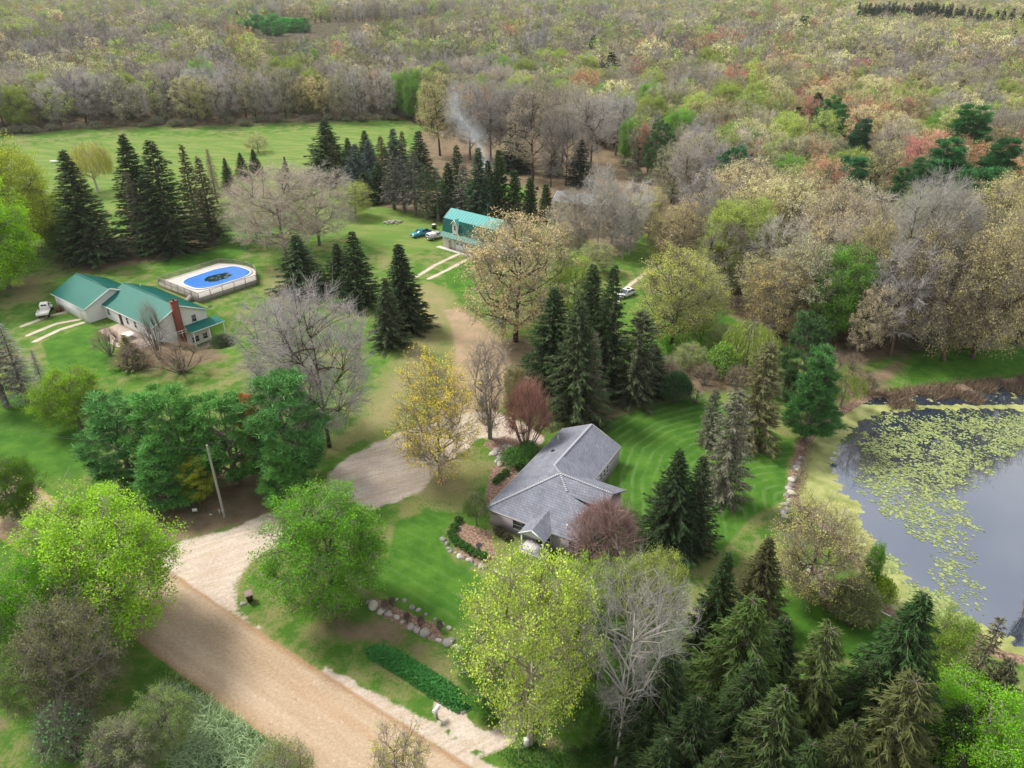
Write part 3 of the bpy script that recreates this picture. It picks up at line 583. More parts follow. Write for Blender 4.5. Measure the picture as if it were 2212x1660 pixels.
proto('sparse0', broad(41, 12, 5, .16, 'round', n1=7, n2=30, n3=170, n4=1800, leafy=7500, leaf=.17, clump=.42, per=9, budfrac=.8, trunk=.24, inner=.5, lift=.2), 12, 5, bm('mix'))
proto('sparse1', broad(42, 10, 4, .12, 'vase', n1=8, n2=36, n3=170, n4=1600, leafy=4500, leaf=.14, clump=.4, per=8, trunk=.2, stems=3, inner=.45, lift=.05), 10, 4, bm('mix'))
proto('multi', broad(43, 8, 3.2, .08, 'vase', n1=9, n2=36, n3=150, n4=1600, leafy=900, leaf=.12, clump=.3, per=5, trunk=.2, stems=4, inner=.45, twigw=.03, lift=-.03), 8, 3.2, bm('mix'))
for i, (st, nb, sp_) in enumerate(((.36, 10, 0), (.4, 9, .06), (.42, 8, .12))):
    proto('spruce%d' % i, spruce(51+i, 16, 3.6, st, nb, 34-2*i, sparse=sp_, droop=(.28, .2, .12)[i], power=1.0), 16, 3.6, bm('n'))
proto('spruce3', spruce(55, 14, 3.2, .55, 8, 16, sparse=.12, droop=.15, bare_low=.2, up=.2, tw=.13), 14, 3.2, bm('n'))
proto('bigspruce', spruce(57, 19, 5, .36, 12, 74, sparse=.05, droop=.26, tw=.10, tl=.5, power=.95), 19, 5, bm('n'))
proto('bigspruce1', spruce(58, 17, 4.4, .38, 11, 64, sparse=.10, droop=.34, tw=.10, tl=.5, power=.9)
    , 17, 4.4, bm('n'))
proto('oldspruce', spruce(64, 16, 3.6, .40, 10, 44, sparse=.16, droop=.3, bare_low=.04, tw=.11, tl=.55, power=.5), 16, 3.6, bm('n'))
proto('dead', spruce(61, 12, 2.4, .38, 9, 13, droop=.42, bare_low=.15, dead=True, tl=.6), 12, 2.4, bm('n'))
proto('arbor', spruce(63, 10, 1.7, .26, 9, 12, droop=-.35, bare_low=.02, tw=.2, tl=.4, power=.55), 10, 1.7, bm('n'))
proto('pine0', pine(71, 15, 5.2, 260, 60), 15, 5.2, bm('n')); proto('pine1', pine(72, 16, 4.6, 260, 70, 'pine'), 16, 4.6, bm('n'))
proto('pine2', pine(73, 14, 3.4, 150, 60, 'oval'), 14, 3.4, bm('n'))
proto('willow0', willow(81), 11, 5, bm('mix')); proto('willow1', willow(82, 10, 5, 1100, 3.0, leafy=6), 10, 5, bm('mix'))
proto('bush0', bush(91), 3, 1.8, bm('mix')); proto('bushbare', bush(92, 4, 2.6, 900, 0, twigmat=0, lev=4), 4, 2.6, bm('leaf'))
proto('bushleaf', bush(93, 2.2, 1.8, 300, 5200, .17), 2.2, 1.8, bm('mix')); proto('box', bush(94, .8, .5, 60, 1500, .1), .8, .5, bm('mix'))
proto('juniper', bush(95, 6, 3.2, 1300, 22000, .2, w=.04), 6, 3.2, bm('mix'))
proto('thinbush', bush(96, 4, 2.6, 260, 0, twigmat=0, lev=4, w=.025), 4, 2.6, bm('leaf'))

BARKS = dict(grey=(.16, .14, .12), dark=(.07, .055, .045), pale=(.34, .32, .29), brown=(.13, .09, .065), tan=(.27, .23, .18))
TREE_COUNT = 0
def tree(key, name, X, Y, h, R, col, label=None, cat='tree', group=None, bark='grey', rz=None, z=None, lean=(0, 0)):
    global TREE_COUNT; TREE_COUNT += 1
    tm, cm, h0, R0 = PROTO[key]
    if key[:3] in ('spr', 'big'): R *= 1.5; col = tuple(np.array(col)*(1.0 if key[:3] == 'big' else 1.15))
    if group == 'spruces in the lower right': col = (col[0]*.85, col[1]*.98, col[2]*.72)
    if key == 'oldspruce': R *= 1.1
    if key[:4] == 'pine': R *= 1.06; col = tuple(np.array(col)*1.3)
    if group == 'white pines by the road': col = (col[0]*1.6, col[1]*1.4, col[2]*.95)
    o = thing(name, label, cat, (X, Y, gz(X, Y)-.05 if z is None else z), random.Random(TREE_COUNT*7+1).random()*6.28 if rz is None else rz, group)
    o.scale = (R/R0, R/R0, h/h0); o.rotation_euler = (lean[0], lean[1], o.rotation_euler[2])
    t = bpy.data.objects.new('trunk', tm); t.color = (*BARKS[bark], 1); c_ = bpy.data.objects.new('crown', cm); c_.color = (*col, 1)
    for q in (t, c_): S.collection.objects.link(q); q.parent = o
    if cat in ('shrub', 'bush'): t.name = 'stems'; c_.name = 'foliage'
    return o
def by_base(key, name, bx, by, ty, wpx, col, label, **k):
    """base pixel, top pixel row, crown width in photo pixels"""
    X, Y = P(bx, by); h = height_to(bx, by, ty); Z = Y*CP+(CAM_H-h*.5)*SP
    return tree(key, name, X, Y, h, wpx*Z/F_PX/2, col, label, **k)
def by_top(key, name, tx, ty, h, wpx, col, label, **k):
    """top pixel and height, for trees whose foot is hidden"""
    z = 0
    for _ in range(12): X, Y = P(tx, ty, h+z); z = .5*z+.5*max(0, gz(X, Y)); Z = Y*CP+(CAM_H-h*.5)*SP
    return tree(key, name, X, Y, h, wpx*Z/F_PX/2, col, label, **k)
# ------------------------------------------------------------------ building materials
def siding(name, col, dark=.75, pitch=.2):
    m = mat(name, col, .6); nt = m.node_tree; L = nt.links; tcn = N(nt, 'TexCoord'); sp = N(nt, 'SeparateXYZ'); L.new(tcn.outputs['Object'], sp.inputs[0])
    w = N(nt, 'Math', operation='FRACT'); dv = N(nt, 'Math', operation='DIVIDE'); dv.inputs[1].default_value = pitch; L.new(sp.outputs[2], dv.inputs[0]); L.new(dv.outputs[0], w.inputs[0])
    r = N(nt, 'MapRange'); r.inputs[1].default_value = 0; r.inputs[2].default_value = .22; L.new(w.outputs[0], r.inputs[0])
    nz_ = N(nt, 'TexNoise'); nz_.inputs['Scale'].default_value = 1.2; nz_.inputs['Detail'].default_value = 5; L.new(tcn.outputs['Object'], nz_.inputs['Vector'])
    a = N(nt, 'Mix', data_type='RGBA'); a.inputs['A'].default_value = (*[c_*dark for c_ in col], 1); a.inputs['B'].default_value = (*col, 1); L.new(r.outputs[0], a.inputs['Factor'])
    b = N(nt, 'Mix', data_type='RGBA'); b.blend_type = 'MULTIPLY'; b.inputs['Factor'].default_value = .5; L.new(a.outputs['Result'], b.inputs['A'])
    g = N(nt, 'MapRange'); g.inputs[3].default_value = .75; g.inputs[4].default_value = 1.15; L.new(nz_.outputs['Fac'], g.inputs[0]); L.new(g.outputs[0], b.inputs['B'])
    L.new(b.outputs['Result'], nt.nodes['Principled BSDF'].inputs['Base Color']); return m
def shingle(name, c1, c2, c3):
    m = mat(name, c1, .9, spec=.15); nt = m.node_tree; L = nt.links; tcn = N(nt, 'TexCoord')
    # rows follow the height, so every slope gets its courses; offsets follow x+y
    sp = N(nt, 'SeparateXYZ'); L.new(tcn.outputs['Object'], sp.inputs[0]); cb = N(nt, 'CombineXYZ')
    ad = N(nt, 'Math', operation='ADD'); L.new(sp.outputs[0], ad.inputs[0]); my = N(nt, 'Math', operation='MULTIPLY'); my.inputs[1].default_value = .9; L.new(sp.outputs[1], my.inputs[0]); L.new(my.outputs[0], ad.inputs[1])
    mz = N(nt, 'Math', operation='MULTIPLY'); mz.inputs[1].default_value = 2.2; L.new(sp.outputs[2], mz.inputs[0])
    L.new(ad.outputs[0], cb.inputs[0]); L.new(mz.outputs[0], cb.inputs[1])
    br = N(nt, 'TexBrick'); br.inputs['Scale'].default_value = 1; br.inputs['Brick Width'].default_value = .42; br.inputs['Row Height'].default_value = .26; br.inputs['Mortar Size'].default_value = .022
    br.inputs['Color1'].default_value = (*c1, 1); br.inputs['Color2'].default_value = (*c2, 1); br.inputs['Mortar'].default_value = (*c3, 1); L.new(cb.outputs[0], br.inputs['Vector'])
    nz_ = N(nt, 'TexNoise'); nz_.inputs['Scale'].default_value = .8; nz_.inputs['Detail'].default_value = 7; L.new(tcn.outputs['Object'], nz_.inputs['Vector'])
    g = N(nt, 'MapRange'); g.inputs[3].default_value = .65; g.inputs[4].default_value = 1.3; L.new(nz_.outputs['Fac'], g.inputs[0])
    b = N(nt, 'Mix', data_type='RGBA'); b.blend_type = 'MULTIPLY'; b.inputs['Factor'].default_value = 1; L.new(br.outputs['Color'], b.inputs['A']); L.new(g.outputs[0], b.inputs['B'])
    L.new(b.outputs['Result'], nt.nodes['Principled BSDF'].inputs['Base Color']); return m
M_TEAL = mat('teal_metal', (.006, .135, .105), .5, spec=.25, var=.14, scale=.6); M_TEALD = mat('dark_teal_metal', (.01, .11, .085), .5, spec=.3, var=.15, scale=.7)
M_WHITE = mat('white_paint', (.72, .72, .70), .6, var=.08); M_CREAM = siding('white_siding', (.66, .64, .60), .8); M_TAUPE = siding('taupe_siding', (.37, .32, .34), .72, .25)
M_GLASS = mat('window_glass', (.03, .035, .04), .12, spec=.8); M_BRICK = mat('brick', (.20, .065, .04), .9, var=.4, scale=14); M_BLACK = mat('black', (.02, .02, .02), .5)
M_SHING = shingle('grey_shingles', (.155, .165, .20), (.20, .21, .25), (.11, .118, .145)); M_CONC = mat('concrete', (.42, .40, .38), .9, var=.15, scale=2)
M_CAP = mat('ridge_cap', (.33, .34, .37), .9, var=.3, scale=6)
M_WOOD = mat('weathered_wood', (.25, .225, .19), .9, var=.3, scale=4); M_DECK = mat('pale_deck_boards', (.42, .39, .36), .85, var=.15, scale=2); M_BROWNP = mat('brown_plastic', (.055, .022, .018), .5, spec=.4)
M_ROCK = mat('boulder', (.31, .285, .25), .9, var=.4, scale=3, bump=.6, bscale=6); M_POLE = mat('pole_wood', (.30, .29, .25), .9, var=.25, scale=3)
M_RUB = mat('rubber', (.02, .02, .022), .85); M_CHROME = mat('chrome', (.5, .5, .5), .25, 1); M_RED = mat('tail_lamp', (.35, .02, .02), .3); M_LAMP = mat('head_lamp', (.7, .7, .68), .15)

def win(parent, x, y, z, w, h, ax, frame=M_WHITE, out=1):
    """window on the wall plane: ax 'x' -> wall faces +-x at x; 'y' -> faces +-y at y. out = outward sign"""
    f = MB(); t = .07; e = .05
    def bx(m, a0, a1, z0, z1, d0, d1):
        d0, d1 = sorted((d0*out, d1*out))
        if ax == 'x': m.box(x+d0, x+d1, y+a0, y+a1, z0, z1)
        else: m.box(x+a0, x+a1, y+d0, y+d1, z0, z1)
    bx(f, -w/2-t, -w/2, z-h/2-t, z+h/2+t, -.02, e); bx(f, w/2, w/2+t, z-h/2-t, z+h/2+t, -.02, e)
    bx(f, -w/2, w/2, z-h/2-t, z-h/2, -.02, e); bx(f, -w/2, w/2, z+h/2, z+h/2+t, -.02, e); bx(f, -w/2, w/2, z-.025, z+.025, 0, e*.7)
    o = f.obj('window', frame, parent); g = MB(); bx(g, -w/2+.002, w/2-.002, z-h/2+.002, z+h/2-.002, -.015, .02); g.obj('pane', M_GLASS, o); return o
def seams(m, x0, x1, ya, za, yb, zb, step=.55):
    x = x0+.15
    while x < x1: m.beam((x, ya, za+.02), (x, yb, zb+.02), .05, .05); x += step

# ------------------------------------------------------------------ long white house with the teal roof
def white_house():
    rz = math.atan2(-.604, .797); o = thing('white_house', 'long white house with bright teal metal roof, brick chimney and attached garage', 'house', (-64.2, 116.3, 0), rz)
    L_, Wd, ez, hz = 19.0, 10.4, 2.85, 5.25
    w = MB(); w.prism([(0, -4), (0, ez), (Wd/2, hz-.06), (Wd, ez), (Wd, -4)], -L_, 0); w.obj('wall', M_CREAM, o)
    r = MB(); ov = .35; s_ = (hz-ez)/(Wd/2)
    for a, b in ((0, 1), (Wd, -1)):
        y0 = a-ov*b; z0 = ez-ov*s_
        r.slab([(-L_-.1, y0, z0+.12), (.35, y0, z0+.12), (.35, Wd/2, hz+.12), (-L_-.1, Wd/2, hz+.12)], .1); seams(r, -L_-.05, .33, y0, z0+.12, Wd/2, hz+.12)
    rf = r.obj('roof', M_TEAL, o); rc = MB(); rc.beam((-L_-.1, Wd/2, hz+.17), (.36, Wd/2, hz+.17), .3, .06); rc.obj('ridge_cap', M_TEALD, rf)
    t = MB(); t.beam((.37, -ov, ez-ov*s_+.02), (.37, Wd/2, hz+.02), .05, .2); t.beam((.37, Wd+ov, ez-ov*s_+.02), (.37, Wd/2, hz+.02), .05, .2); t.beam((-L_, -ov-.03, ez-ov*s_+.03), (.35, -ov-.03, ez-ov*s_+.03), .05, .16); t.obj('trim', M_WHITE, rf)
    v = MB(); v.tube([(-17, 7.3, 4.2), (-17, 7.3, 4.95)], .07, 8); v.obj('vent_pipe', M_WHITE, rf)
    # garage
    gx0, gx1, gy0, gy1, gr = -31, -18, -3.4, 7.0, 5.45; g = MB(); ym = (gy0+gy1)/2
    g.prism([(gy0, -.4), (gy0, 3), (ym, gr-.06), (gy1, 3), (gy1, -.4)], gx0, gx1+.003); g.obj('garage_wall', M_CREAM, o)
    r = MB(); s2 = (gr-3)/(gy1-ym)
    for y_, b in ((gy0, -1), (gy1, 1)):
        y0 = y_+ov*b; z0 = 3-ov*s2; r.slab([(gx0-.4, y0, z0+.12), (gx1+.4, y0, z0+.12), (gx1+.4, ym, gr+.12), (gx0-.4, ym, gr+.12)], .1); seams(r, gx0-.4, gx1+.38, y0, z0+.12, ym, gr+.12)
    gf = r.obj('garage_roof', M_TEAL, o); rc = MB(); rc.beam((gx0-.4, ym, gr+.17), (gx1+.4, ym, gr+.17), .3, .06); rc.obj('ridge_cap', M_TEALD, gf)
    t = MB()
    for y_, b in ((gy0, -1), (gy1, 1)): t.beam((gx1+.43, y_+ov*b, 3-ov*s2+.02), (gx1+.43, ym, gr+.02), .06, .26)
    t.beam((gx0-.4, gy0-ov-.03, 3-ov*s2+.03), (gx1+.4, gy0-ov-.03, 3-ov*s2+.03), .05, .16); t.obj('trim', M_WHITE, gf)
    d = MB(); d.box(gx0+1.2, gx1-2.2, gy0-.04, gy0-.0, 0, 2.35); [d.box(gx0+1.2, gx1-2.2, gy0-.055, gy0-.04, .05+.58*k, .08+.58*k) for k in range(1, 4)]; d.obj('garage_door', M_WHITE, o)
    # chimney on the gable
    c_ = MB(); c_.box(.01, .75, 4.0, 5.2, -3.8, 6.3); c_.box(-.06, .82, 3.93, 5.27, 6.3, 6.45); ch = c_.obj('chimney', M_BRICK, o); c_ = MB(); c_.tube([(.38, 4.6, 6.45), (.38, 4.6, 6.8)], .17, 10); c_.tube([(.38, 4.6, 6.8), (.38, 4.6, 6.86)], .26, 10); c_.obj('flue_cap', M_BLACK, ch)
    win(o, .003, 7.8, 1.9, .85, 1.35, 'x'); win(o, .003, 7.2, -2.2, 1.4, 1.1, 'x'); win(o, .003, 9.2, -2.2, .9, 1.1, 'x')
    for x in (-16.6, -9.5, -6.6, -1.6): win(o, x, -.003, 1.55, .8, 1.25, 'y', out=-1)
    d = MB(); d.box(-12.5, -11.5, -.06, 0, .15, 2.2); dd = d.obj('door', mat('dark_door', (.05, .03, .025), .5), o)
    # porch roof below the gable window
    p = MB(); p.slab([(0.01, 5.7, 1.05), (.01, 12.0, 1.05), (2.3, 12.4, .35), (2.3, 5.5, .35)], .1)
    for k in range(13): y = 5.85+k*.5; p.beam((.03, y, 1.08), (2.28, y, .38), .05, .05)
    pr = p.obj('porch_roof', M_TEAL, o); t = MB(); t.beam((2.33, 5.5, .27), (2.33, 12.4, .27), .05, .16); t.obj('trim', M_WHITE, pr)
    for y in (5.9, 9, 12.1): q = MB(); q.box(2.05, 2.2, y, y+.14, -3.7, .28); q.obj('porch_post', M_WHITE, o)
    dk = MB(); dk.box(0, 2.4, 5.4, 12.4, -3.7, -3.45); dk.obj('porch_floor', M_WOOD, o)
    # front terrace with low rail
    tr = MB(); tr.box(-12.9, 1.5, -4.2, -.01, -.3, .12); tr.obj('terrace', mat('terrace_paving', (.34, .27, .23), .9, var=.2, scale=3), o)
    ra = MB(); ra.beam((1.4, -4.1, 1), (1.4, 5.3, 1), .07); ra.beam((1.4, -4.1, .55), (1.4, 5.3, .55), .05); [ra.beam((1.4, -4.1+k*1.2, -.3), (1.4, -4.1+k*1.2, 1), .08) for k in range(8)]; ra.obj('terrace_rail', M_WHITE, o)
    dsh = MB(); dsh.lathe((.5, 11.2, 3.1), [(.05, 0), (.3, .06), (.48, .2)], 14); sdh = dsh.obj('satellite_dish', M_BLACK, o); q = MB(); q.beam((.1, 10.3, 2.9), (.5, 11.2, 3.1), .05); q.obj('arm', M_BLACK, sdh)
    tb = thing('patio_table', 'pale patio table standing before the front wall of the teal roofed house', 'table', (0, 0, 0)); c0 = math.cos(rz); s0 = math.sin(rz)
    tb.location = (-64.2+(-5.2)*c0-(-2.2)*s0, 116.3+(-5.2)*s0+(-2.2)*c0, .12); tb.rotation_euler = (0, 0, rz)
    q = MB(); q.box(-1.1, 1.1, -.8, .8, .72, .78); q.obj('table_top', M_WHITE, tb)
    for sx in (-1, 1):
        for sy in (-1, 1): q = MB(); q.box(sx*1-.04, sx*1+.04, sy*.7-.04, sy*.7+.04, 0, .72); q.obj('leg', M_WHITE, tb)
white_house()

# ------------------------------------------------------------------ raised pool deck and pool
def pool():
    rz = math.atan2(.797, .604); o = thing('pool_deck', 'raised weathered timber deck with picket railing round the covered pool', 'deck', (-64.5, 136.8, 0), rz)
    out = [(-1.2, -2.3), (12.3, -2.6), (14.6, .6), (16, 3.5), (16.2, 7), (15.4, 10.2), (13.6, 13.4), (-1.2, 12.9)]; zt = 1.15
    f = MB(); pts = [(x, y, zt) for x, y in out]; f.slab(pts, .12); f.obj('deck_floor', M_DECK, o)
    sk = MB(); n = len(out)
    for i in range(n):
        a, b = out[i], out[(i+1) % n]; sk.beam((*a, zt/2-.1), (*b, zt/2-.1), .06, zt+.05)
    sk.obj('skirt', M_WOOD, o)
    for i in range(n):
        a, b = np.array(out[i]), np.array(out[(i+1) % n]); L_ = np.linalg.norm(b-a); r = MB(); r.beam((*a, zt+1), (*b, zt+1), .12, .06); r.beam((*a, zt+.15), (*b, zt+.15), .06, .05)
        k = int(L_/.24)
        for j in range(k): q = a+(b-a)*(j+.5)/k; r.beam((*q, zt+.12), (*q, zt+1), .06, .05)
        r.obj('railing', M_WOOD, o)
        for j in range(max(1, int(L_/2.4))): q = a+(b-a)*j/max(1, int(L_/2.4)); m = MB(); m.box(q[0]-.06, q[0]+.06, q[1]-.06, q[1]+.06, -.1, zt+1.08); m.obj('post', M_WOOD, o)
    st = MB()
    for k in range(5): st.box(-1.3-.3*k-.3, -1.3-.3*k, -.2, 1.0, 0, zt-.2*k-.1)
    st.obj('steps', M_WOOD, o)
    p = thing('swimming_pool', 'oval pool under a bright blue winter cover with a dark puddle on it', 'pool', (0, 0, 0), 0); p.matrix_world = o.matrix_world; p.location = o.location; p.rotation_euler = o.rotation_euler
    cx, cy, ax, ay = 7.9, 5.2, 6.7, 4.5
    def ring(k, z, n=40): return [(cx+ax*k*np.sign(math.cos(t))*abs(math.cos(t))**.6, cy+ay*k*np.sign(math.sin(t))*abs(math.sin(t))**.6, z) for t in np.arange(n)/n*2*math.pi]
    def rings(m, R_): 
        n = len(R_[0]); m.add(np.concatenate(R_), [(i*n+j, i*n+(j+1) % n, (i+1)*n+(j+1) % n, (i+1)*n+j) for i in range(len(R_)-1) for j in range(n)])
    m = MB(); rings(m, [ring(1.07, zt), ring(1.08, zt+.14), ring(.99, zt+.14), ring(.98, zt+.02)]); m.obj('coping', mat('white_coping', (.6, .6, .62), .5), p)
    m = MB(); rr = np.random.default_rng(5); R_ = [ring(1.0, zt+.19), ring(.93, zt+.24), ring(.84, zt+.21), ring(.7, zt+.17), ring(.5, zt+.12), ring(.25, zt+.08), ring(.02, zt+.08)]
    R_ = [[(x, y, z+rr.normal(0, .025)) for x, y, z in q] for q in R_]; rings(m, R_); cv = m.obj('cover', mat('blue_cover', (.02, .14, .46), .35, spec=.5, var=.4, scale=1.5, bump=.6, bscale=2), p)
    m = MB(); q = np.array(ring(.42, zt+.15)); q[:, 0] = cx+(q[:, 0]-cx)*1.0; rr = 1+.07*np.sin(np.arange(40)*.7)+.04*np.sin(np.arange(40)*1.9)
    q[:, :2] = np.array([cx, cy-.3])+(q[:, :2]-[cx, cy])*rr[:, None]; m.add(q, [list(range(40))]); m.obj('puddle', mat('puddle', (.01, .03, .035), .03, spec=.8), cv)
pool()

# ------------------------------------------------------------------ gambrel garage
def gambrel():
    rz = math.atan2(-.644, .765); o = thing('gambrel_garage', 'two storey cream garage with dark teal gambrel roof and small dormer', 'garage', (-17.1, 171.2, 0), rz)
    D, Lx = 7.6, 16.5; prof = [(0, -.2), (0, 3.2), (.35, 4.0), (1.05, 7.1), (D/2, 8.75), (D-1.05, 7.1), (D-.35, 4.0), (D, 3.2), (D, -.2)]
    w = MB(); w.prism([(y, z-.08 if z > 0 else z) for y, z in prof], 0, Lx); w.obj('wall', mat('cream_metal_wall', (.62, .58, .47), .6, var=.06), o)
    hi = MB(); lo = MB(); kk = MB()
    for s_ in (0, 1):
        f = (lambda y: y) if not s_ else (lambda y: D-y)
        hi.slab([(-.3, f(.95), 7.08), (Lx+.3, f(.95), 7.08), (Lx+.3, D/2, 8.9), (-.3, D/2, 8.9)], .1); seams(hi, -.3, Lx+.25, f(.95), 7.08, D/2, 8.9, .9)
        lo.slab([(-.3, f(.25), 3.95), (Lx+.3, f(.25), 3.95), (Lx+.3, f(.93), 7.06), (-.3, f(.93), 7.06)], .1)
        kk.slab([(-.35, f(-.85), 3.0), (Lx+.35, f(-.85), 3.0), (Lx+.35, f(.27), 3.93), (-.35, f(.27), 3.93)], .1); seams(kk, -.3, Lx+.3, f(-.85), 3.0, f(.27), 3.93, .9)
    M_LT = mat('light_teal_metal', (.06, .28, .27), .55, spec=.2, var=.08); up = hi.obj('upper_roof', M_LT, o); lo.obj('steep_roof', mat('deep_green_metal', (.008, .085, .065), .6, var=.15), o); kk.obj('eave_roof', M_TEAL, o)
    t = MB(); t.beam((-.33, .9, 7.0), (-.33, D/2, 8.8), .05, .2); t.beam((-.33, D-.9, 7.0), (-.33, D/2, 8.8), .05, .2); t.obj('trim', M_WHITE, up)
    # dormers
    for nm, s_, x0, x1 in (('dormer', 1, 3.35, 5.05), ('dormer', -1, 7.4, 9.1)):
        f = (lambda y: y) if s_ > 0 else (lambda y: D-y); xm = (x0+x1)/2; d = MB(); y0, y1 = sorted((f(.12), f(2.9)))
        d.prism([(x0, 4.0), (x0, 6.5), (xm, 7.35), (x1, 6.5), (x1, 4.0)], y0, y1, axis='y'); dm = d.obj(nm, M_CREAM, o)
        r = MB()
        for a, b in ((x0-.25, -1), (x1+.25, 1)): r.slab([(a, f(-.15), 6.38), (a, f(3.4), 6.38), (xm, f(3.4), 7.52), (xm, f(-.15), 7.52)], .08)
        r.obj('dormer_roof', M_LT, dm)
        if s_ > 0:
            t = MB(); t.beam((x0-.25, -.17, 6.3), (xm, -.17, 7.45), .05, .16); t.beam((x1+.25, -.17, 6.3), (xm, -.17, 7.45), .05, .16); t.obj('trim', M_WHITE, dm); win(dm, xm, .12, 5.5, .55, 1.1, 'y', out=-1)
    for x0 in (4.3, 7.75, 11.6):
        d = MB(); d.box(x0, x0+3.1, -.05, -.0, .05, 2.55); [d.box(x0, x0+3.1, -.06, -.05, .62*k, .62*k+.03) for k in (1, 2, 3)]; dd = d.obj('garage_door', M_WHITE, o)
        for k in (.8, 2.3): q = MB(); q.prism([(x0+k+.38*math.cos(a), 1.85+.22*math.sin(a)) for a in np.arange(12)/12*2*math.pi], -.09, -.045, axis='y'); q.obj('oval_window', M_GLASS, dd)
        c_ = MB(); c_.box(x0-.14, x0-.02, -.06, 0, 0, 2.75); c_.obj('door_jamb', M_TEALD, o)
    d = MB(); d.box(2.1, 2.9, -.05, 0, .05, 2.1); dd = d.obj('door', mat('grey_door', (.35, .33, .30), .6), o)
    s = MB(); s.box(-1.2, Lx, -1.3, -.01, -.1, .08); s.obj('apron', M_CONC, o)
gambrel()

# ------------------------------------------------------------------ grey shingled house
def grey_house():
    rz = math.atan2(-.503, .864); o = thing('grey_house', 'taupe house with grey shingle hip and gable roofs and a little front porch', 'house', (-3.1, 65.6, 0), rz)
    e = 2.6; R1 = 4.75; w = MB(); xA = 8.7; Ly = 19.9; ov = .4
    # body A: x 0..8.7, y 0..19.9 ; wing B: x to 12.9, y 0..11.4
    w.box(ov, xA-.05, ov, Ly-.3, -.3, e-.02); w.obj('wall', M_TAUPE, o); w = MB(); w.box(xA-.05, 12.5, ov+.003, 10.9, -.3, e-.022); wb = w.obj('wing_wall', M_TAUPE, o)
    g = MB(); g.prism([(ov, e-.05), (xA/2, R1-.15), (xA-ov, e-.05)], Ly-.3, Ly-.28, axis='y'); g.obj('gable', M_TAUPE, o)
    xm = xA/2; hx, hy, hzz = 6.1, 7.0, 5.35      # apex
    r = MB()
    # left slope (plane over x=0 eave) : far ridge end -> ridge near -> apex -> eave corner
    r.slab([(0, 0, e), (hx, hy, hzz), (xm, 8.9, R1), (0, 8.9, e)], .14); r.slab([(0, 8.9, e), (xm, 8.9, R1), (xm, Ly, R1), (0, Ly, e)], .14)
    r.slab([(xA, 11.3, e), (xm, 11.3, R1), (xm, Ly, R1), (xA, Ly, e)], .14)
    # front slope
    r.slab([(0, 0, e), (12.9, 0, e), (12.9, 4.0, 3.95), (8.2, 4.9, 4.55), (hx, hy, hzz)], .14)
    r.slab([(8.2, 4.85, 4.5), (12.9, 4.6, 4.3), (12.9, hy, 4.95), (hx, hy, hzz)], .14)
    # back slope of the wing meeting the right slope in a valley
    r.slab([(hx, hy, hzz), (12.9, hy, 4.95), (12.9, 11.4, e), (xA, 11.4, e)], .14); r.slab([(hx, hy, hzz), (xA, 11.4, e), (xm, 11.3, R1), (xm, 8.9, R1)], .14)
    rf = r.obj('roof', M_SHING, o)
    c_ = MB()
    def cap(a, b, st=.28):
        a = np.array(a, float); b = np.array(b, float); L_ = np.linalg.norm(b-a); k = int(L_/st); d = (b-a)/L_
        for i in range(k): q = a+d*st*i; c_.beam(q+[0, 0, .03], q+d*st*.8+[0, 0, .05], .3, .04, 0, random.random())
    cap((0, 0, e), (hx, hy, hzz)); cap((xm, 8.9, R1), (xm, Ly, R1)); cap((hx, hy, hzz), (12.9, hy, 4.95)); cap((hx, hy, hzz), (8.2, 4.9, 4.55)); cap((xm, 8.9, R1), (hx, hy, hzz))
    c_.obj('ridge_cap', M_CAP, rf)
    dg = MB(); dg.slab([(8.0, 4.7, 4.62), (12.4, 4.7, 4.62), (12.4, 3.0, 3.75), (9.2, 3.6, 3.95)], .1); 
    f = MB(); f.beam((.0, -.02, e-.1), (12.9, -.02, e-.1), .05, .2); f.beam((-.02, 0, e-.1), (-.02, Ly, e-.1), .05, .2); f.beam((xA+.02, 11.4, e-.1), (xA+.02, Ly, e-.1), .05, .2); f.beam((12.9, 11.4, e-.1), (xA, 11.4, e-.1), .05, .2)
    f.beam((0, Ly+.02, e-.1), (xm, Ly+.02, R1-.1), .05, .2); f.beam((xA, Ly+.02, e-.1), (xm, Ly+.02, R1-.1), .05, .2); f.obj('fascia', mat('taupe_trim', (.36, .33, .33), .6), rf)
    for x, y, z, t in ((1.0, 16.6, 3.1, 'w'), (10, 1.1, 3.0, 'w')):
        v = MB(); v.tube([(x, y, z-.3), (x, y, z+.5)], .08, 8); v.obj('vent_pipe', M_WHITE, rf)
    v = MB(); v.lathe((2.1, 13.1, 3.55), [(.3, 0), (.3, .1), (.2, .2)], 14); v.obj('roof_vent', M_BLACK, rf)
    # windows
    win(o, 4.35, ov-.001, 1.45, 1.7, 1.2, 'y', out=-1); win(o, 11.4, ov-.001, 1.45, 1.5, 1.2, 'y', out=-1)
    for y in (13.6, 14.6, 15.6): win(o, xA-.05, y, 1.6, .75, 1.1, 'x')
    d = MB(); d.box(xA-.06, xA+.0, 11.9, 12.9, .1, 2.2); dd = d.obj('door', M_WHITE, o); q = MB(); q.box(xA-.0, xA+.02, 12.1, 12.7, .9, 2.0); q.obj('door_glass', M_GLASS, dd)
    # porch
    pr = MB(); px, pe, pp = 7.1, 2.55, 3.55
    for s_ in (-1, 1): pr.slab([(px+s_*1.65, -1.75, pe), (px+s_*1.65, .3, pe), (px, 2.4, pp), (px, -1.75, pp)], .1)
    po = pr.obj('porch_roof', M_SHING, o); q = MB(); q.prism([(px-1.4, pe), (px, pp-.12), (px+1.4, pe)], -1.7, -1.62, axis='y'); q.obj('porch_gable', mat('porch_gable', (.55, .52, .53), .6), po)
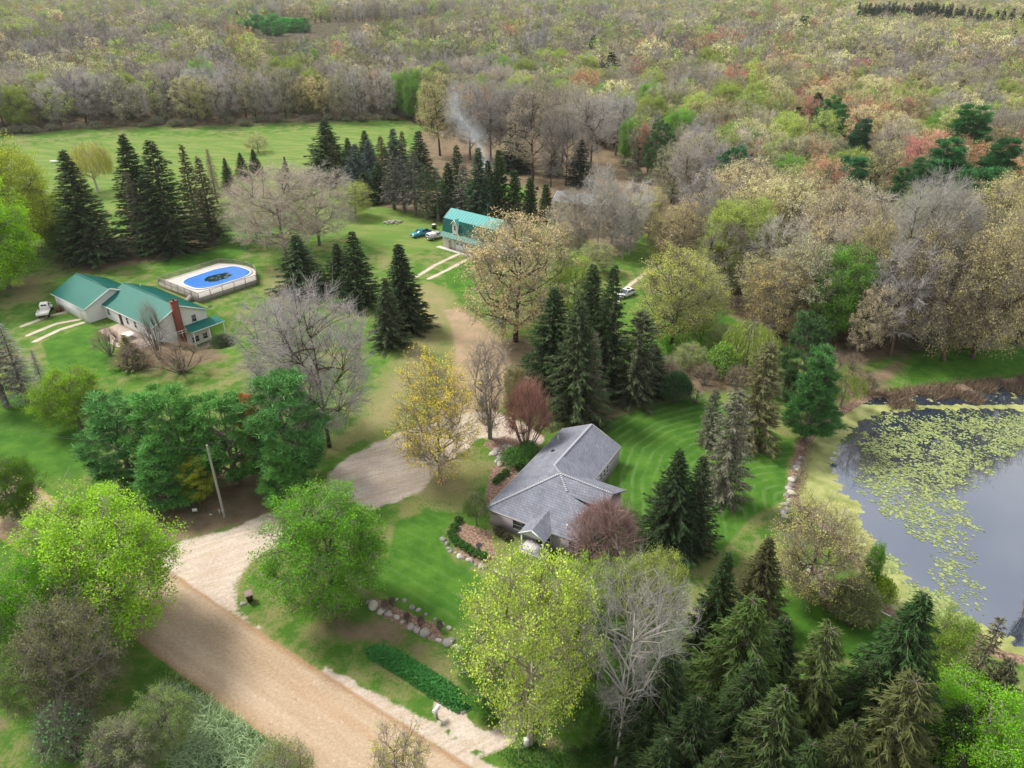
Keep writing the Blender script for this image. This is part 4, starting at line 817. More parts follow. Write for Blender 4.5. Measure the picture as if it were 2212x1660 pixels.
    q = MB(); q.beam((px-1.65, -1.77, pe-.06), (px, -1.77, pp-.06), .05, .16); q.beam((px+1.65, -1.77, pe-.06), (px, -1.77, pp-.06), .05, .16); q.obj('trim', M_WHITE, po)
    for s_ in (-1, 1): q = MB(); q.box(px+s_*1.35-.08, px+s_*1.35+.08, -1.6, -1.44, .1, pe-.02); q.obj('porch_post', M_WHITE, o)
    q = MB(); q.box(px-1.6, px+1.6, -1.8, ov-.002, -.2, .12); q.obj('porch_floor', mat('grey_porch_floor', (.45, .43, .47), .8), o)
    q = MB(); q.box(px-.5, px+.5, ov-.05, ov-.0, .14, 2.2); dd = q.obj('door', mat('dark_red_door', (.10, .05, .045), .5), o); win(o, px+1.05, ov-.002, 1.4, .5, 1.2, 'y', out=-1)
grey_house()

def small_house():
    X, Y = P(1262, 452); o = thing('small_house', 'low brown house with grey roof half hidden behind bare trees', 'house', (X, Y, 0), -.42)
    w = MB(); w.prism([(-3.5, -.2), (-3.5, 2.6), (0, 4.3), (3.5, 2.6), (3.5, -.2)], -8, 8); w.obj('wall', mat('brown_siding', (.25, .17, .12), .8, var=.15), o)
    r = MB()
    for s_ in (-1, 1): r.slab([(-8.5, s_*4.1, 2.45), (8.5, s_*4.1, 2.45), (8.5, 0, 4.5), (-8.5, 0, 4.5)], .12)
    rf = r.obj('roof', mat('pale_grey_roof', (.17, .175, .185), .9, var=.25, scale=2), o); t = MB(); t.beam((-8.52, -4.1, 2.38), (-8.52, 0, 4.42), .05, .2); t.beam((-8.52, 4.1, 2.38), (-8.52, 0, 4.42), .05, .2); t.obj('trim', M_WHITE, rf)
    for x in (-5, -1, 4): win(o, x, -3.5, 1.5, 1.1, 1.0, 'y', out=-1)
    win(o, -8.0, 0, 1.5, 1.1, 1.0, 'x', out=-1)
small_house()

# ------------------------------------------------------------------ vehicles: x forward, z up
def wheels(o, xs_, hw, r, wd=.24):
    for x in xs_:
        for s_ in (-1, 1):
            w = bpy.data.objects.new('wheel', None); S.collection.objects.link(w); w.parent = o; w.location = (x, s_*(hw-wd/2+.02), r)
            t = MB(); n = 18; an = np.arange(n)/n*2*np.pi; prof = [(r*.62, -wd/2), (r*.93, -wd/2), (r, -wd*.3), (r, wd*.3), (r*.93, wd/2), (r*.62, wd/2)]
            V_ = [(q*math.cos(a), y, q*math.sin(a)) for q, y in prof for a in an]; t.add(V_, [(i*n+j, i*n+(j+1) % n, ((i+1) % 6)*n+(j+1) % n, ((i+1) % 6)*n+j) for i in range(6) for j in range(n)]); t.obj('tyre', M_RUB, w, True)
            t = MB(); t.prism([(r*.62*math.cos(a), r*.62*math.sin(a)) for a in an], -wd*.36, wd*.36, axis='y'); t.obj('rim', M_CHROME, w)
def loft(m, secs, matid=0):
    """sections (x, half width bottom, half width top, z0, z1) joined with chamfered corners"""
    V_ = []
    for x, wb, wt, z0, z1 in secs:
        c_ = min(.09, (z1-z0)*.25); V_ += [(x, -wb, z0), (x, -wb, z0+(z1-z0)*.45), (x, -wt, z1-c_), (x, -wt+c_, z1), (x, wt-c_, z1), (x, wt, z1-c_), (x, wb, z0+(z1-z0)*.45), (x, wb, z0)]
    n = len(secs); m.add(V_, [(i*8+j, i*8+(j+1) % 8, (i+1)*8+(j+1) % 8, (i+1)*8+j) for i in range(n-1) for j in range(8)], matid); m.add(V_[:8], [list(range(8))], matid); m.add(V_[-8:], [list(range(8))[::-1]], matid)
def glass_house(o, secs, roofmat, belt, roof_z, wb, wt):
    """secs x: (rear base, rear top, front top, front base)"""
    a, b, c_, d = secs; g = MB(); g.add([(x, s_*w, z) for s_ in (-1, 1) for x, w, z in ((a, wb, belt), (b, wt, roof_z), (c_, wt, roof_z), (d, wb, belt))], [(0, 1, 2, 3), (7, 6, 5, 4), (0, 4, 5, 1), (2, 6, 7, 3), (1, 5, 6, 2)]); g.obj('windows', M_GLASS, o)
    r = MB(); r.slab([(b-.05, -wt-.01, roof_z+.05), (c_+.05, -wt-.01, roof_z+.05), (c_+.05, wt+.01, roof_z+.05), (b-.05, wt+.01, roof_z+.05)], .07)
    for s_ in (-1, 1):
        r.beam((a, s_*(wb+.005), belt), (b, s_*(wt+.005), roof_z), .06, .07); r.beam((d, s_*(wb+.005), belt), (c_, s_*(wt+.005), roof_z), .06, .06); xm = (a+d)/2-.1; r.beam((xm, s_*(wb+.005), belt), (xm, s_*(wt+.005), roof_z), .05, .09)
    r.obj('cab_roof', roofmat, o)
def lamps(o, xf, xr, hw, z, m1=M_LAMP):
    for s_ in (-1, 1):
        q = MB(); q.box(xf-.05, xf+.03, s_*(hw-.22)-.14, s_*(hw-.22)+.14, z-.09, z+.09); q.obj('headlight', m1, o)
        q = MB(); q.box(xr-.03, xr+.05, s_*(hw-.14)-.08, s_*(hw-.14)+.08, z-.15, z+.15); q.obj('tail_light', M_RED, o)
def pickup(name, label, X, Y, rz, paint, cap=None, lower=None):
    o = thing(name, label, 'pickup truck', (X, Y, 0), rz); hw = .97; b = MB()
    loft(b, [(2.75, .86, .84, .45, .95), (2.6, .95, .9, .4, 1.05), (1.1, hw, .93, .4, 1.16), (.95, hw, .94, .38, 1.2), (-.75, hw, .94, .38, 1.2)]); b.obj('body', paint, o)
    bd = MB(); bd.box(-2.75, -.76, -hw, -hw+.1, .5, 1.22); bd.box(-2.75, -.76, hw-.1, hw, .5, 1.22); bd.box(-2.66, -.76, -hw+.1, hw-.1, .5, .68); bd.box(-.82, -.762, -hw+.1, hw-.1, .68, 1.22); bed = bd.obj('bed', lower or paint, o)
    tg = MB(); tg.box(-2.76, -2.67, -hw+.1, hw-.1, .55, 1.2); tg.obj('tailgate', lower or paint, o)
    if not cap: q = MB(); q.box(-2.64, -.84, -hw+.12, hw-.12, .682, .72); q.obj('bed_liner', M_BLACK, bed)
    glass_house(o, (-.72, -.5, .55, 1.12), paint, 1.18, 1.72, .93, .76)
    q = MB(); q.box(2.7, 2.86, -.92, .92, .42, .6); q.obj('bumper', M_CHROME, o); q = MB(); q.box(-2.9, -2.77, -.92, .92, .42, .58); q.obj('bumper', M_CHROME, o); q = MB(); q.box(2.72, 2.79, -.5, .5, .66, .9); q.obj('grille', M_BLACK, o)
    lamps(o, 2.74, -2.75, .93, .8); wheels(o, (1.85, -1.75), .97, .38)
    if cap:
        q = MB(); loft(q, [(-2.74, .95, .8, 1.225, 1.78), (-.74, .95, .8, 1.225, 1.85)]); cp = q.obj('bed_cap', cap, o)
        for s_ in (-1, 1):
            for x0, x1 in ((-2.5, -1.75), (-1.65, -.9)): g = MB(); g.add([(x0, s_*.955, 1.35), (x1, s_*.955, 1.35), (x1, s_*.87, 1.68), (x0, s_*.87, 1.68)], [(0, 1, 2, 3)]); g.obj('cap_window', M_GLASS, cp)
        g = MB(); g.box(-2.78, -2.742, -.7, .7, 1.34, 1.7); g.obj('rear_window', M_GLASS, cp)
    return o
TB = P(945, 508); TWH = P(975, 515)
pickup('pickup_truck', 'blue pickup truck with open black bed parked on the grass', -23.6, 180.3, math.radians(-139), mat('blue_paint', (.004, .19, .26), .3, spec=.6), lower=mat('dark_blue_paint', (.01, .05, .12), .35, spec=.5))
pickup('pickup_truck', 'silver pickup truck with a white bed cap beside the gambrel garage', -19.3, 178.0, math.radians(41), mat('silver_paint', (.30, .31, .33), .35, spec=.6, var=.04), cap=mat('white_cap_paint', (.72, .72, .71), .4))
def suv():
    X, Y = P(1352, 640); o = thing('parked_car', 'white car with black windows parked on the sandy drive under the willow', 'car', (X, Y, 0), math.radians(-138)); m = mat('pearl_white', (.78, .79, .8), .3, spec=.6); b = MB()
    loft(b, [(2.35, .7, .66, .35, .72), (2.15, .88, .82, .3, .85), (1.1, .93, .88, .3, .98), (-1.6, .93, .9, .3, 1.05), (-2.15, .9, .85, .32, 1.05), (-2.35, .8, .75, .4, .9)]); b.obj('body', m, o)
    glass_house(o, (-2.05, -1.25, .25, 1.25), m, 1.0, 1.5, .88, .68); lamps(o, 2.22, -2.3, .88, .72); wheels(o, (1.42, -1.4), .93, .34, .22)
    q = MB(); q.box(-.9, .0, -.45, .45, 1.551, 1.565); q.obj('sunroof', M_GLASS, o)
suv()
def old_truck():
    X, Y = P(100, 678); m = mat('old_white_paint', (.72, .70, .64), .5, var=.08); o = thing('old_truck', 'vintage white flatbed truck with rounded cab beside the garage', 'truck', (X, Y, 0), math.radians(112))
    b = MB(); loft(b, [(3.0, .35, .3, .75, 1.25), (2.7, .5, .42, .7, 1.45), (1.4, .62, .5, .7, 1.6), (1.2, .8, .7, .65, 1.6), (-.2, .82, .74, .65, 1.55)]); b.obj('body', m, o)
    c_ = MB(); loft(c_, [(1.15, .78, .66, 1.56, 1.9), (.9, .78, .62, 1.56, 2.18), (.5, .78, .6, 1.56, 2.28), (.05, .78, .58, 1.56, 2.24), (-.18, .76, .5, 1.56, 2.0)]); cb = c_.obj('cab', m, o)
    for s_ in (-1, 1): q = MB(); q.box(.1, .75, min(s_*.70, s_*.80), max(s_*.70, s_*.80), 1.62, 1.95); q.obj('side_window', M_GLASS, cb)
    for y in (-.5, -.02): q = MB(); q.box(-.21, -.15, y, y+.45, 1.66, 1.96); q.obj('rear_window', M_GLASS, cb)
    q = MB(); q.box(1.0, 1.16, -.55, .55, 1.66, 1.95); q.obj('windscreen', M_GLASS, cb)
    for s_ in (-1, 1): q = MB(); q.lathe((2.05, s_*.78, .62), [(.5, 0), (.48, .15), (.35, .32), (.1, .4)], 12, sx=1.25, sy=.5); q.obj('fender', m, o); q = MB(); q.lathe((2.75, s_*.6, 1.15), [(.13, -.1), (.14, .05), (.06, .14)], 10); q.obj('headlight', M_LAMP, o)
    f = MB(); f.box(-3.1, -.3, -1.05, 1.05, .95, 1.07); [f.box(-3.1, -.3, s_*1.05-.03, s_*1.05+.03, 1.0, 1.25) for s_ in (-1, 1)]; f.box(-3.13, -3.07, -1.05, 1.05, .8, 1.3); f.obj('flatbed', m, o)
    q = MB(); q.box(-3.0, -.2, -.4, .4, .55, .94); q.obj('chassis', M_BLACK, o); wheels(o, (2.0, -2.1), .92, .42)
old_truck()

# ------------------------------------------------------------------ small things
def trash():
    X, Y = P(540, 1298); o = thing('trash_bin', 'dark brown wheeled trash bin on the grass beside the dirt road', 'trash bin', (X, Y, 0), .5)
    V_ = [(-.24, -.27, .08), (.24, -.27, .08), (.24, .27, .08), (-.24, .27, .08), (-.33, -.38, 1.0), (.33, -.38, 1.0), (.33, .38, 1.0), (-.33, .38, 1.0)]
    b = MB(); b.add(V_, [(3, 2, 1, 0), (0, 1, 5, 4), (1, 2, 6, 5), (2, 3, 7, 6), (3, 0, 4, 7), (4, 5, 6, 7)]); b.box(-.37, .37, -.42, -.38, .93, 1.01); b.box(-.37, .37, .38, .42, .93, 1.01); b.box(-.37, -.33, -.38, .38, .93, 1.01); b.box(.33, .37, -.38, .38, .93, 1.01); b.obj('body', M_BROWNP, o)
    l = MB(); l.slab([(-.37, -.46, 1.05), (.37, -.46, 1.05), (.37, .42, 1.09), (-.37, .42, 1.09)], .05); l.slab([(-.28, -.36, 1.09), (.28, -.36, 1.09), (.28, .32, 1.13), (-.28, .32, 1.13)], .04); l.obj('lid', mat('faded_brown_lid', (.19, .13, .12), .5, var=.3, scale=6), o)
    for s_ in (-1, 1): w = MB(); w.prism([(.44+.13*math.cos(a), .13+.13*math.sin(a)) for a in np.arange(12)/12*6.283], s_*.27-.03, s_*.27+.03); w.obj('wheel', M_RUB, o)
    h = MB(); h.tube([(-.3, .5, .98), (.3, .5, .98)], .02, 6); h.beam((-.3, .4, .98), (-.3, .51, .98), .03); h.beam((.3, .4, .98), (.3, .51, .98), .03); h.obj('handle', M_BROWNP, o)
trash()
def mailbox():
    X, Y = P(944, 1553); o = thing('mailbox', 'white rounded mailbox on a post at the end of the lawn', 'mailbox', (X, Y, 0), 1.0)
    b = MB(); b.prism([(-.17, 1.1)]+[(.17*math.cos(a), 1.3+.17*math.sin(a)) for a in np.linspace(math.pi, 0, 9)]+[(.17, 1.1)], -.38, .38); bo = b.obj('box', M_WHITE, o); d = MB(); d.prism([(-.15, 1.12)]+[(.15*math.cos(a), 1.3+.15*math.sin(a)) for a in np.linspace(math.pi, 0, 9)]+[(.15, 1.12)], .381, .4); d.obj('door', mat('mailbox_door', (.5, .5, .5), .4), bo)
    p = MB(); p.box(-.06, .06, -.06, .06, -.1, 1.1); p.obj('post', M_WOOD, o); f = MB(); f.box(0, .2, .175, .2, 1.3, 1.36); f.obj('flag', M_RED, bo)
mailbox()
def pole(name, label, bx, by, ty, arm=True, can=True, rad=.15, wx=0):
    X, Y = P(bx, by); h = height_to(bx, by, ty); o = thing(name, label, 'utility pole', (X, Y, 0), wx); m = MB(); m.tube([(0, 0, -.3), (0, 0, h*.5), (0, 0, h)], [rad, rad*.85, rad*.65], 10); m.obj('post', M_POLE, o, True)
    if arm: a = MB(); a.box(-.9, .9, -.06, .06, h-.6, h-.48); ar = a.obj('crossarm', M_POLE, o); [(lambda q: (q.lathe((x, 0, h-.48), [(.05, 0), (.07, .1), (.03, .18)], 8), q.obj('insulator', M_WHITE, ar)))(MB()) for x in (-.8, .8)]
    if can: c_ = MB(); c_.lathe((.0, -.38, h-2.3), [(.2, 0), (.24, .08), (.24, .8), (.12, .95)], 12); c_.obj('transformer', mat('pale_transformer', (.6, .62, .6), .5), o)
    return (X, Y, h)
p0 = pole('utility_pole', 'leaning grey utility pole in front of the white pines by the road', 485, 1117, 962, arm=False, can=False, rad=.17)
p1 = pole('utility_pole', 'utility pole with white transformer in front of the dark spruce row', 745, 392, 335)
p2 = pole('utility_pole', 'utility pole with transformer beside the dark tree in the leaf covered clearing', 1262, 402, 352)
q = MB(); q.box(-.1, .1, -.16, -.02, .6, 1.2); bx_ = q.obj('meter_box', mat('meter_grey', (.4, .4, .38), .5), bpy.data.objects['utility_pole'])
def wire(a, b, sag, label):
    t = np.linspace(0, 1, 14); m = MB(); m.tube([(a[0]+(b[0]-a[0])*s_, a[1]+(b[1]-a[1])*s_, a[2]+(b[2]-a[2])*s_-4*sag*s_*(1-s_)) for s_ in t], .025, 4); tag(m.obj('power_line', M_BLACK), label, 'wire', 'overhead wires')
wire((p1[0]+.6, p1[1], p1[2]-.4), (p2[0]-.6, p2[1], p2[2]-.4), 1.5, 'upper power line strung along the dark spruce row')
wire((p1[0], p1[1]-.2, p1[2]-1.3), (p2[0], p2[1]-.2, p2[2]-1.3), 1.8, 'lower power line strung along the dark spruce row')
wire((p1[0]-.6, p1[1], p1[2]-.4), (p1[0]-70, p1[1]+5, p1[2]-1), 1.5, 'power line running left from the transformer pole over the field')
wire((p0[0], p0[1], p0[2]-.4), (p0[0]-30, p0[1]+9, p0[2]-3), 1.0, 'thin wire leaving the leaning grey pole into the pines')
wire((p0[0], p0[1], p0[2]-.9), (p0[0]-2.6, p0[1]+.8, 0), 0, 'guy wire slanting from the leaning grey pole to the ground')
def post_sign():
    X, Y = P(423, 1112); o = thing('yard_sign', 'small white yard sign standing under the white pines', 'sign', (X, Y, 0), .2); q = MB(); q.box(-.28, .28, -.015, .015, .45, .9); q.obj('panel', M_WHITE, o)
    for s_ in (-1, 1): q = MB(); q.box(s_*.2-.012, s_*.2+.012, .016, .035, 0, .85); q.obj('stake', M_BLACK, o)
post_sign()
def stake(name, label, cat, px, py, w, h, m, cap=None):
    X, Y = P(px, py); o = thing(name, label, cat, (X, Y, 0), .3); q = MB(); q.box(-w/2, w/2, -w/2, w/2, -.1, h); q.obj('post', m, o); q = MB(); q.box(-w/2-.02, w/2+.02, -w/2-.02, w/2+.02, h, h+.05); q.obj('cap', cap or m, o)
stake('utility_pedestal', 'pale green utility pedestal beside the sandy footpath loop', 'utility box', 1137, 1612, .4, .85, mat('pedestal', (.42, .45, .38), .6))
stake('phone_pedestal', 'orange capped grey pedestal at the foot of the leaning pole', 'utility box', 476, 1112, .22, .9, mat('phone_grey', (.3, .33, .31), .6), mat('orange', (.5, .08, .02), .6))
def bench(label, px, py, rz, L_=1.5, m=M_WHITE):
    X, Y = P(px, py); o = thing('garden_bench', label, 'bench', (X, Y, gz(X, Y)), rz); q = MB(); [q.box(-L_/2, L_/2, -.2+.14*k, -.1+.14*k, .42, .45) for k in range(3)]; q.obj('seat', m, o); q = MB(); [q.box(-L_/2, L_/2, .24, .27, .55+.14*k, .64+.14*k) for k in range(3)]; q.obj('backrest', m, o)
    for s_ in (-1, 1): q = MB(); q.beam((s_*(L_/2-.1), -.18, 0), (s_*(L_/2-.1), -.18, .42), .06); q.beam((s_*(L_/2-.1), .24, 0), (s_*(L_/2-.1), .26, .95), .06); q.beam((s_*(L_/2-.1), -.2, .4), (s_*(L_/2-.1), .25, .4), .05); q.obj('leg', m, o)
bench('pale garden bench on the lawn edge beneath the spruces near the pond', 1515, 1178, -.3); bench('white bench on the grass left of the round mulch bed', 1688, 1352, -.4)
def table(px, py):
    X, Y = P(px, py); o = thing('picnic_table', 'lone white picnic table in the green field at the left', 'picnic table', (X, Y, 0), .4); q = MB(); q.box(-1.4, 1.4, -.4, .4, .72, .77); q.obj('table_top', M_WHITE, o)
    for s_ in (-1, 1): q = MB(); q.box(-1.4, 1.4, s_*.75-.14, s_*.75+.14, .42, .46); q.obj('seat', M_WHITE, o); q = MB(); q.beam((s_*1, -.75, 0), (s_*1, .2, .72), .08); q.beam((s_*1, .75, 0), (s_*1, -.2, .72), .08); q.beam((s_*1, -.8, .4), (s_*1, .8, .4), .08); q.obj('leg', M_WOOD, o)
table(118, 352)
def pipe(label, pts):
    z0 = .25; m = MB(); W_ = [(*P(*q), z0) for q in pts]; W_ = [W_[0][:2]+(-.05,)]+W_; m.tube(W_, .06, 8); o = m.obj('white_pipe', M_WHITE); tag(o, label, 'pipe')
pipe('white bent pipe end between the mulch bed and the pond', [(1893, 1325), (1897, 1322), (1922, 1336)]); pipe('white pipe stub just in front of the tall pondside spruce', [(1916, 1377), (1922, 1378), (1938, 1385)])
def bath():
    X, Y = P(1035, 1192); o = thing('bird_bath', 'dark pedestal bird bath in the mulched garden before the porch', 'bird bath', (X, Y, 0)); q = MB(); q.lathe((0, 0, 0), [(.2, 0), (.08, .1), (.06, .7), (.12, .78)], 12); q.obj('pedestal', M_BLACK, o); q = MB(); q.lathe((0, 0, .78), [(.1, 0), (.36, .12), (.38, .16), (.3, .15)], 16); q.obj('bowl', M_BLACK, o)
bath()
def box_thing(name, label, cat, px, py, sx, sy, sz, m, rz=.3, lidm=None):
    X, Y = P(px, py); o = thing(name, label, cat, (X, Y, 0), rz); q = MB(); q.box(-sx, sx, -sy, sy, 0, sz); q.obj('body', m, o); q = MB(); q.box(-sx*1.06, sx*1.06, -sy*1.06, sy*1.06, sz, sz+.08); q.obj('lid', lidm or m, o)
box_thing('outdoor_stove', 'black outdoor stove standing behind the two pickup trucks', 'stove', 938, 495, .45, .45, 1.2, M_BLACK, .6, M_WHITE)
box_thing('brown_bin', 'rusty brown barrel shaped bin against the garage wall near the flatbed truck', 'bin', 128, 673, .4, .4, 1.0, mat('rust_brown', (.14, .06, .04), .8, var=.3))
box_thing('well_cover', 'small black box on the leaf covered ground of the clearing', 'box', 1160, 460-50, .4, .4, .8, M_BLACK)
def tower(px, ty, by, label, arms=2):
    Y = 1050.0; X = (px-1106)/F_PX*(Y*CP+(CAM_H-30)*SP); z = gz(X, Y); v = (ty-830)/F_PX; h = CAM_H-Y*(SP+v*CP)/(CP-v*SP)-z
    o = thing('transmission_tower', label, 'power pole', (X, Y, terrain(np.array([X]), np.array([Y]))[0])); m = MB(); m.tube([(0, 0, 0), (0, 0, h)], [.4, .25], 6); m.obj('post', mat('pale_steel', (.6, .6, .6), .5), o)
    a = MB(); [a.box(-2.6+.4*k, 2.6-.4*k, -.15, .15, h-1.5-2.4*k, h-1.1-2.4*k) for k in range(arms)]; a.obj('crossarm', M_WHITE, o)
tower(1191, -2, 62, 'tall pale power pole far off above the orange treetops', 1); tower(1717, 27, 68, 'pale lattice power pole with cross arms rising from the far woods at right', 3); tower(849, -2, 58, 'thin pale power pole far off near the tan marsh', 1)

M_ROCK2 = mat('grey_boulder', (.22, .21, .20), .9, var=.4, scale=4, bump=.6, bscale=8); M_ROCK3 = mat('pale_boulder', (.42, .39, .34), .9, var=.35, scale=4, bump=.6, bscale=8)
# boulders: each one its own object
ROCKS = [(lambda mb: (mb.rock((0, 0, 0), .5, .4, .33, 100+k), mb.mesh('boulder', [(M_ROCK, M_ROCK2, M_ROCK3)[k % 3]], False))[1])(MB()) for k in range(5)]
rr_ = random.Random(4)
def boulder(px, py, w, label, group, name='boulder'):
    X, Y = P(px, py); o = bpy.data.objects.new(name, ROCKS[rr_.randrange(5)]); S.collection.objects.link(o); s_ = w; o.location = (X, Y, max(gz(X, Y), -.5)+.02*s_); o.scale = (s_, s_*rr_.uniform(.75, 1.1), s_*rr_.uniform(.7, 1)); o.rotation_euler = (0, 0, rr_.random()*6.28); tag(o, label, 'boulder', group)
ORD = 'first second third fourth fifth sixth seventh eighth ninth tenth eleventh twelfth thirteenth fourteenth fifteenth sixteenth seventeenth eighteenth nineteenth twentieth'.split()
def ordinal(i): return ORD[i] if i < 20 else ORD[i-20].join(('twenty-', '')) if i < 29 else '%dth' % (i+1)
def row(pts, n, w, label, group, jit=3, frm='left'):
    pts = np.array(pts, float); seg = np.r_[0, np.cumsum(np.hypot(*np.diff(pts, axis=0).T))]
    for i in range(n):
        d = seg[-1]*(i+.5)/n; boulder(np.interp(d, seg, pts[:, 0])+rr_.uniform(-jit, jit), np.interp(d, seg, pts[:, 1])+rr_.uniform(-jit, jit), w*rr_.uniform(.5, 1.45), ordinal(i)+' '+label+', counted from the '+frm, group)
row([(783, 1275), (800, 1305), (845, 1332), (900, 1358), (965, 1388), (1005, 1412)], 15, 1.1, 'pale boulder in the row below the narrow planting bed', 'boulders edging the lower side of the planting bed')
row([(850, 1290), (885, 1305), (935, 1338), (975, 1365)], 8, .9, 'pale boulder between planting bed and striped lawn', 'boulders edging the upper side of the planting bed')
row([(1732, 985), (1715, 1030), (1706, 1060), (1700, 1095), (1690, 1120)], 26, 1.0, 'pale boulder of the heap along the left pond bank', 'boulders on the pond bank', 5, 'far end')
row([(1062, 985), (1085, 970), (1078, 1000), (1100, 985), (1095, 960), (1112, 975), (1068, 1000)], 17, 1.1, 'brown boulder in the pile left of the grey house', 'boulders piled beside the house', 5)
row([(955, 1165), (968, 1188), (1000, 1205), (1040, 1222), (1080, 1240)], 15, .8, 'flat pale stone in the curved edging of the porch garden', 'stones edging the porch garden', 3)
row([(1720, 1215), (1760, 1240), (1790, 1262)], 9, 1.0, 'grey boulder at the foot of the twiggy olive bush', 'boulders under the olive bush', 6)
row([(1030, 1440), (1060, 1430), (1090, 1445), (1050, 1465)], 7, .9, 'mossy stone in the leafy thicket by the footpath', 'stones in the thicket', 6)
boulder(1815, 1322, 2.1, 'round speckled boulder at the tip of the mulch bed', None); boulder(1792, 1297, .9, 'small tan stone on the left edge of the mulch bed', None)
boulder(372, 1186, 1.0, 'white rock at the upper corner of the driveway mouth', None); boulder(525, 1305, .9, 'white rock beside the trash bin', None); boulder(455, 1112, .5, 'little white stone between the yard sign and the leaning pole', None)
for k, (px, py) in enumerate([(1005, 1532), (1014, 1526), (1023, 1520)]):
    m = MB(); m.box(-.55, .55, -.3, .3, -.05, .1); X, Y = P(px, py); o = m.obj('stone_step', M_ROCK); o.location = (X, Y, 0); o.rotation_euler = (0, 0, .7); tag(o, ('nearest', 'middle', 'farthest')[k]+' of the three flat stone steps above the footpath loop', 'stone step', 'stone steps')
def pile(px, py, n, w, label, name='rock_pile', m=M_ROCK):
    X, Y = P(px, py); q = MB(); r = np.random.default_rng(px)
    for k in range(n): a = r.uniform(0, 6.28); d = w*math.sqrt(r.random()); q.rock((d*math.cos(a)*1.6, d*math.sin(a), .15+(w-d)*.25), .45, .35, .28, k+px)
    o = q.obj(name, m); o.location = (X, Y, 0); tag(o, label, 'rock pile')
pile(851, 482, 26, 1.7, 'low heap of grey and pink rubble on the grass left of the trucks'); pile(965, 478, 8, .7, 'small grey rubble heap under the spruces near the stove')
# ------------------------------------------------------------------ trees placed one by one
GREY = (.30, .28, .25); LAV = (.33, .31, .30); TAN = (.50, .43, .22); TANP = (.50, .43, .27); STRAW = (.56, .54, .26); YEL = (.48, .43, .08); YG = (.24, .34, .05); BRIGHT = (.13, .34, .025)
GREEN = (.09, .27, .03); OLIVE = (.21, .22, .08); SPR = (.050, .080, .036); SPRB = (.085, .115, .105); SPRO = (.12, .12, .055); SPRG = (.19, .18, .13); PINE = (.06, .17, .06); PINEB = (.055, .15, .065)
RED = (.34, .19, .15); MAUVE = (.33, .22, .20); PALE = (.46, .44, .40); WIL = (.36, .40, .08)
B, T = by_base, by_top
SPN, PN, BT, BD, ML, WT, SH = 'spruce_tree', 'pine_tree', 'bare_tree', 'budding_tree', 'leafy_tree', 'willow_tree', 'shrub'
g1 = 'spruces beyond the teal roofed house'
B('bigspruce', SPN, 205, 566, 320, 128, SPR, 'broad dark spruce beyond the long house, standing alone right of the yellow-green trees', group=g1)
B('bigspruce', SPN, 325, 538, 285, 118, SPR, 'taller dark spruce of the merged pair beyond the pool', group=g1, rz=1)
B('bigspruce1', SPN, 378, 545, 298, 125, SPR, 'dark spruce right of and touching the tallest one beyond the pool', group=g1, rz=2)
B('dead', SPN, 318, 550, 372, 66, SPRG, 'thin dying spruce, brown top and grey lower boughs, before the dark pair', group=g1)
B('spruce2', SPN, 432, 505, 308, 62, SPRO, 'olive brown spruce right of the dark pair, rear one', group=g1); B('spruce2', SPN, 463, 520, 335, 66, (.14, .13, .08), 'brownish spruce with a bare lower trunk left of the big bare oak', group=g1, rz=1)
B('dead', SPN, 470, 440, 322, 40, (.24, .19, .15), 'brown leafless larch poking up behind the olive spruces', group=g1)
for i, (bx, by, ty, w) in enumerate([(498, 418, 340, 30), (527, 388, 329, 30), (554, 378, 322, 30), (621, 390, 338, 18)]):
    B('spruce0', SPN, bx, by, ty, w, SPR, ['small dark spruce leftmost before the green field', 'small dark spruce second before the green field', 'small dark spruce third before the green field, by the yellow bush', 'tiny dark spruce tip behind the big bare oak'][i], group='small spruces at the field edge')
rowS = [(715, 394, 257, 78, 0, SPR, 'big dark spruce at the left end of the evergreen row'), (724, 398, 307, 44, 1, SPRO, 'grey-green spruce in front of the row\'s left end'), (758, 380, 297, 34, 0, SPR, 'small dark spruce behind the transformer pole'),
        (777, 420, 309, 52, 1, SPRB, 'blue spruce just right of the transformer pole'), (796, 385, 281, 44, 0, SPR, 'dark spruce rising behind the blue spruces'), (803, 410, 301, 44, 1, SPRB, 'second blue spruce right of the transformer pole'),
        (830, 400, 292, 44, 2, SPRO, 'feathery green spruce left of the thin pole tops'), (857, 400, 276, 50, 1, SPRB, 'tall blue-grey spruce in the middle of the row'), (875, 395, 281, 34, 2, (.13, .10, .07), 'narrow brown topped spruce next to the tall blue one'),
        (910, 400, 281, 58, 1, SPR, 'tall dark spruce with clear view of the clearing to its right'), (822, 435, 350, 46, 0, SPR, 'dark spruce deep in the shade of the row'), (790, 438, 372, 50, 0, SPR, 'low dark spruce under the blue spruces'),
        (852, 453, 333, 52, 3, (.13, .13, .10), 'limbed-up grey spruce, leftmost with a bare trunk'), (874, 459, 333, 52, 3, (.10, .11, .09), 'limbed-up grey spruce, second bare trunk'), (899, 466, 324, 52, 3, (.10, .115, .095), 'limbed-up grey spruce, third bare trunk'),
        (923, 474, 356, 44, 3, SPR, 'limbed-up dark spruce, fourth bare trunk'), (947, 479, 362, 46, 3, SPR, 'limbed-up dark spruce, fifth bare trunk, behind the stove'), (972, 470, 350, 52, 0, SPR, 'dense dark spruce behind the garage corner'),
        (990, 440, 311, 46, 2, SPR, 'pointed dark green spruce behind the smoke'), (1004, 480, 348, 54, 3, (.14, .14, .11), 'grey drooping spruce just left of the garage ridge'), (1036, 486, 317, 54, 0, (.05, .09, .05), 'tall green spruce behind the garage roof'), (1056, 478, 345, 44, 0, SPR, 'green spruce inside the wood smoke')]
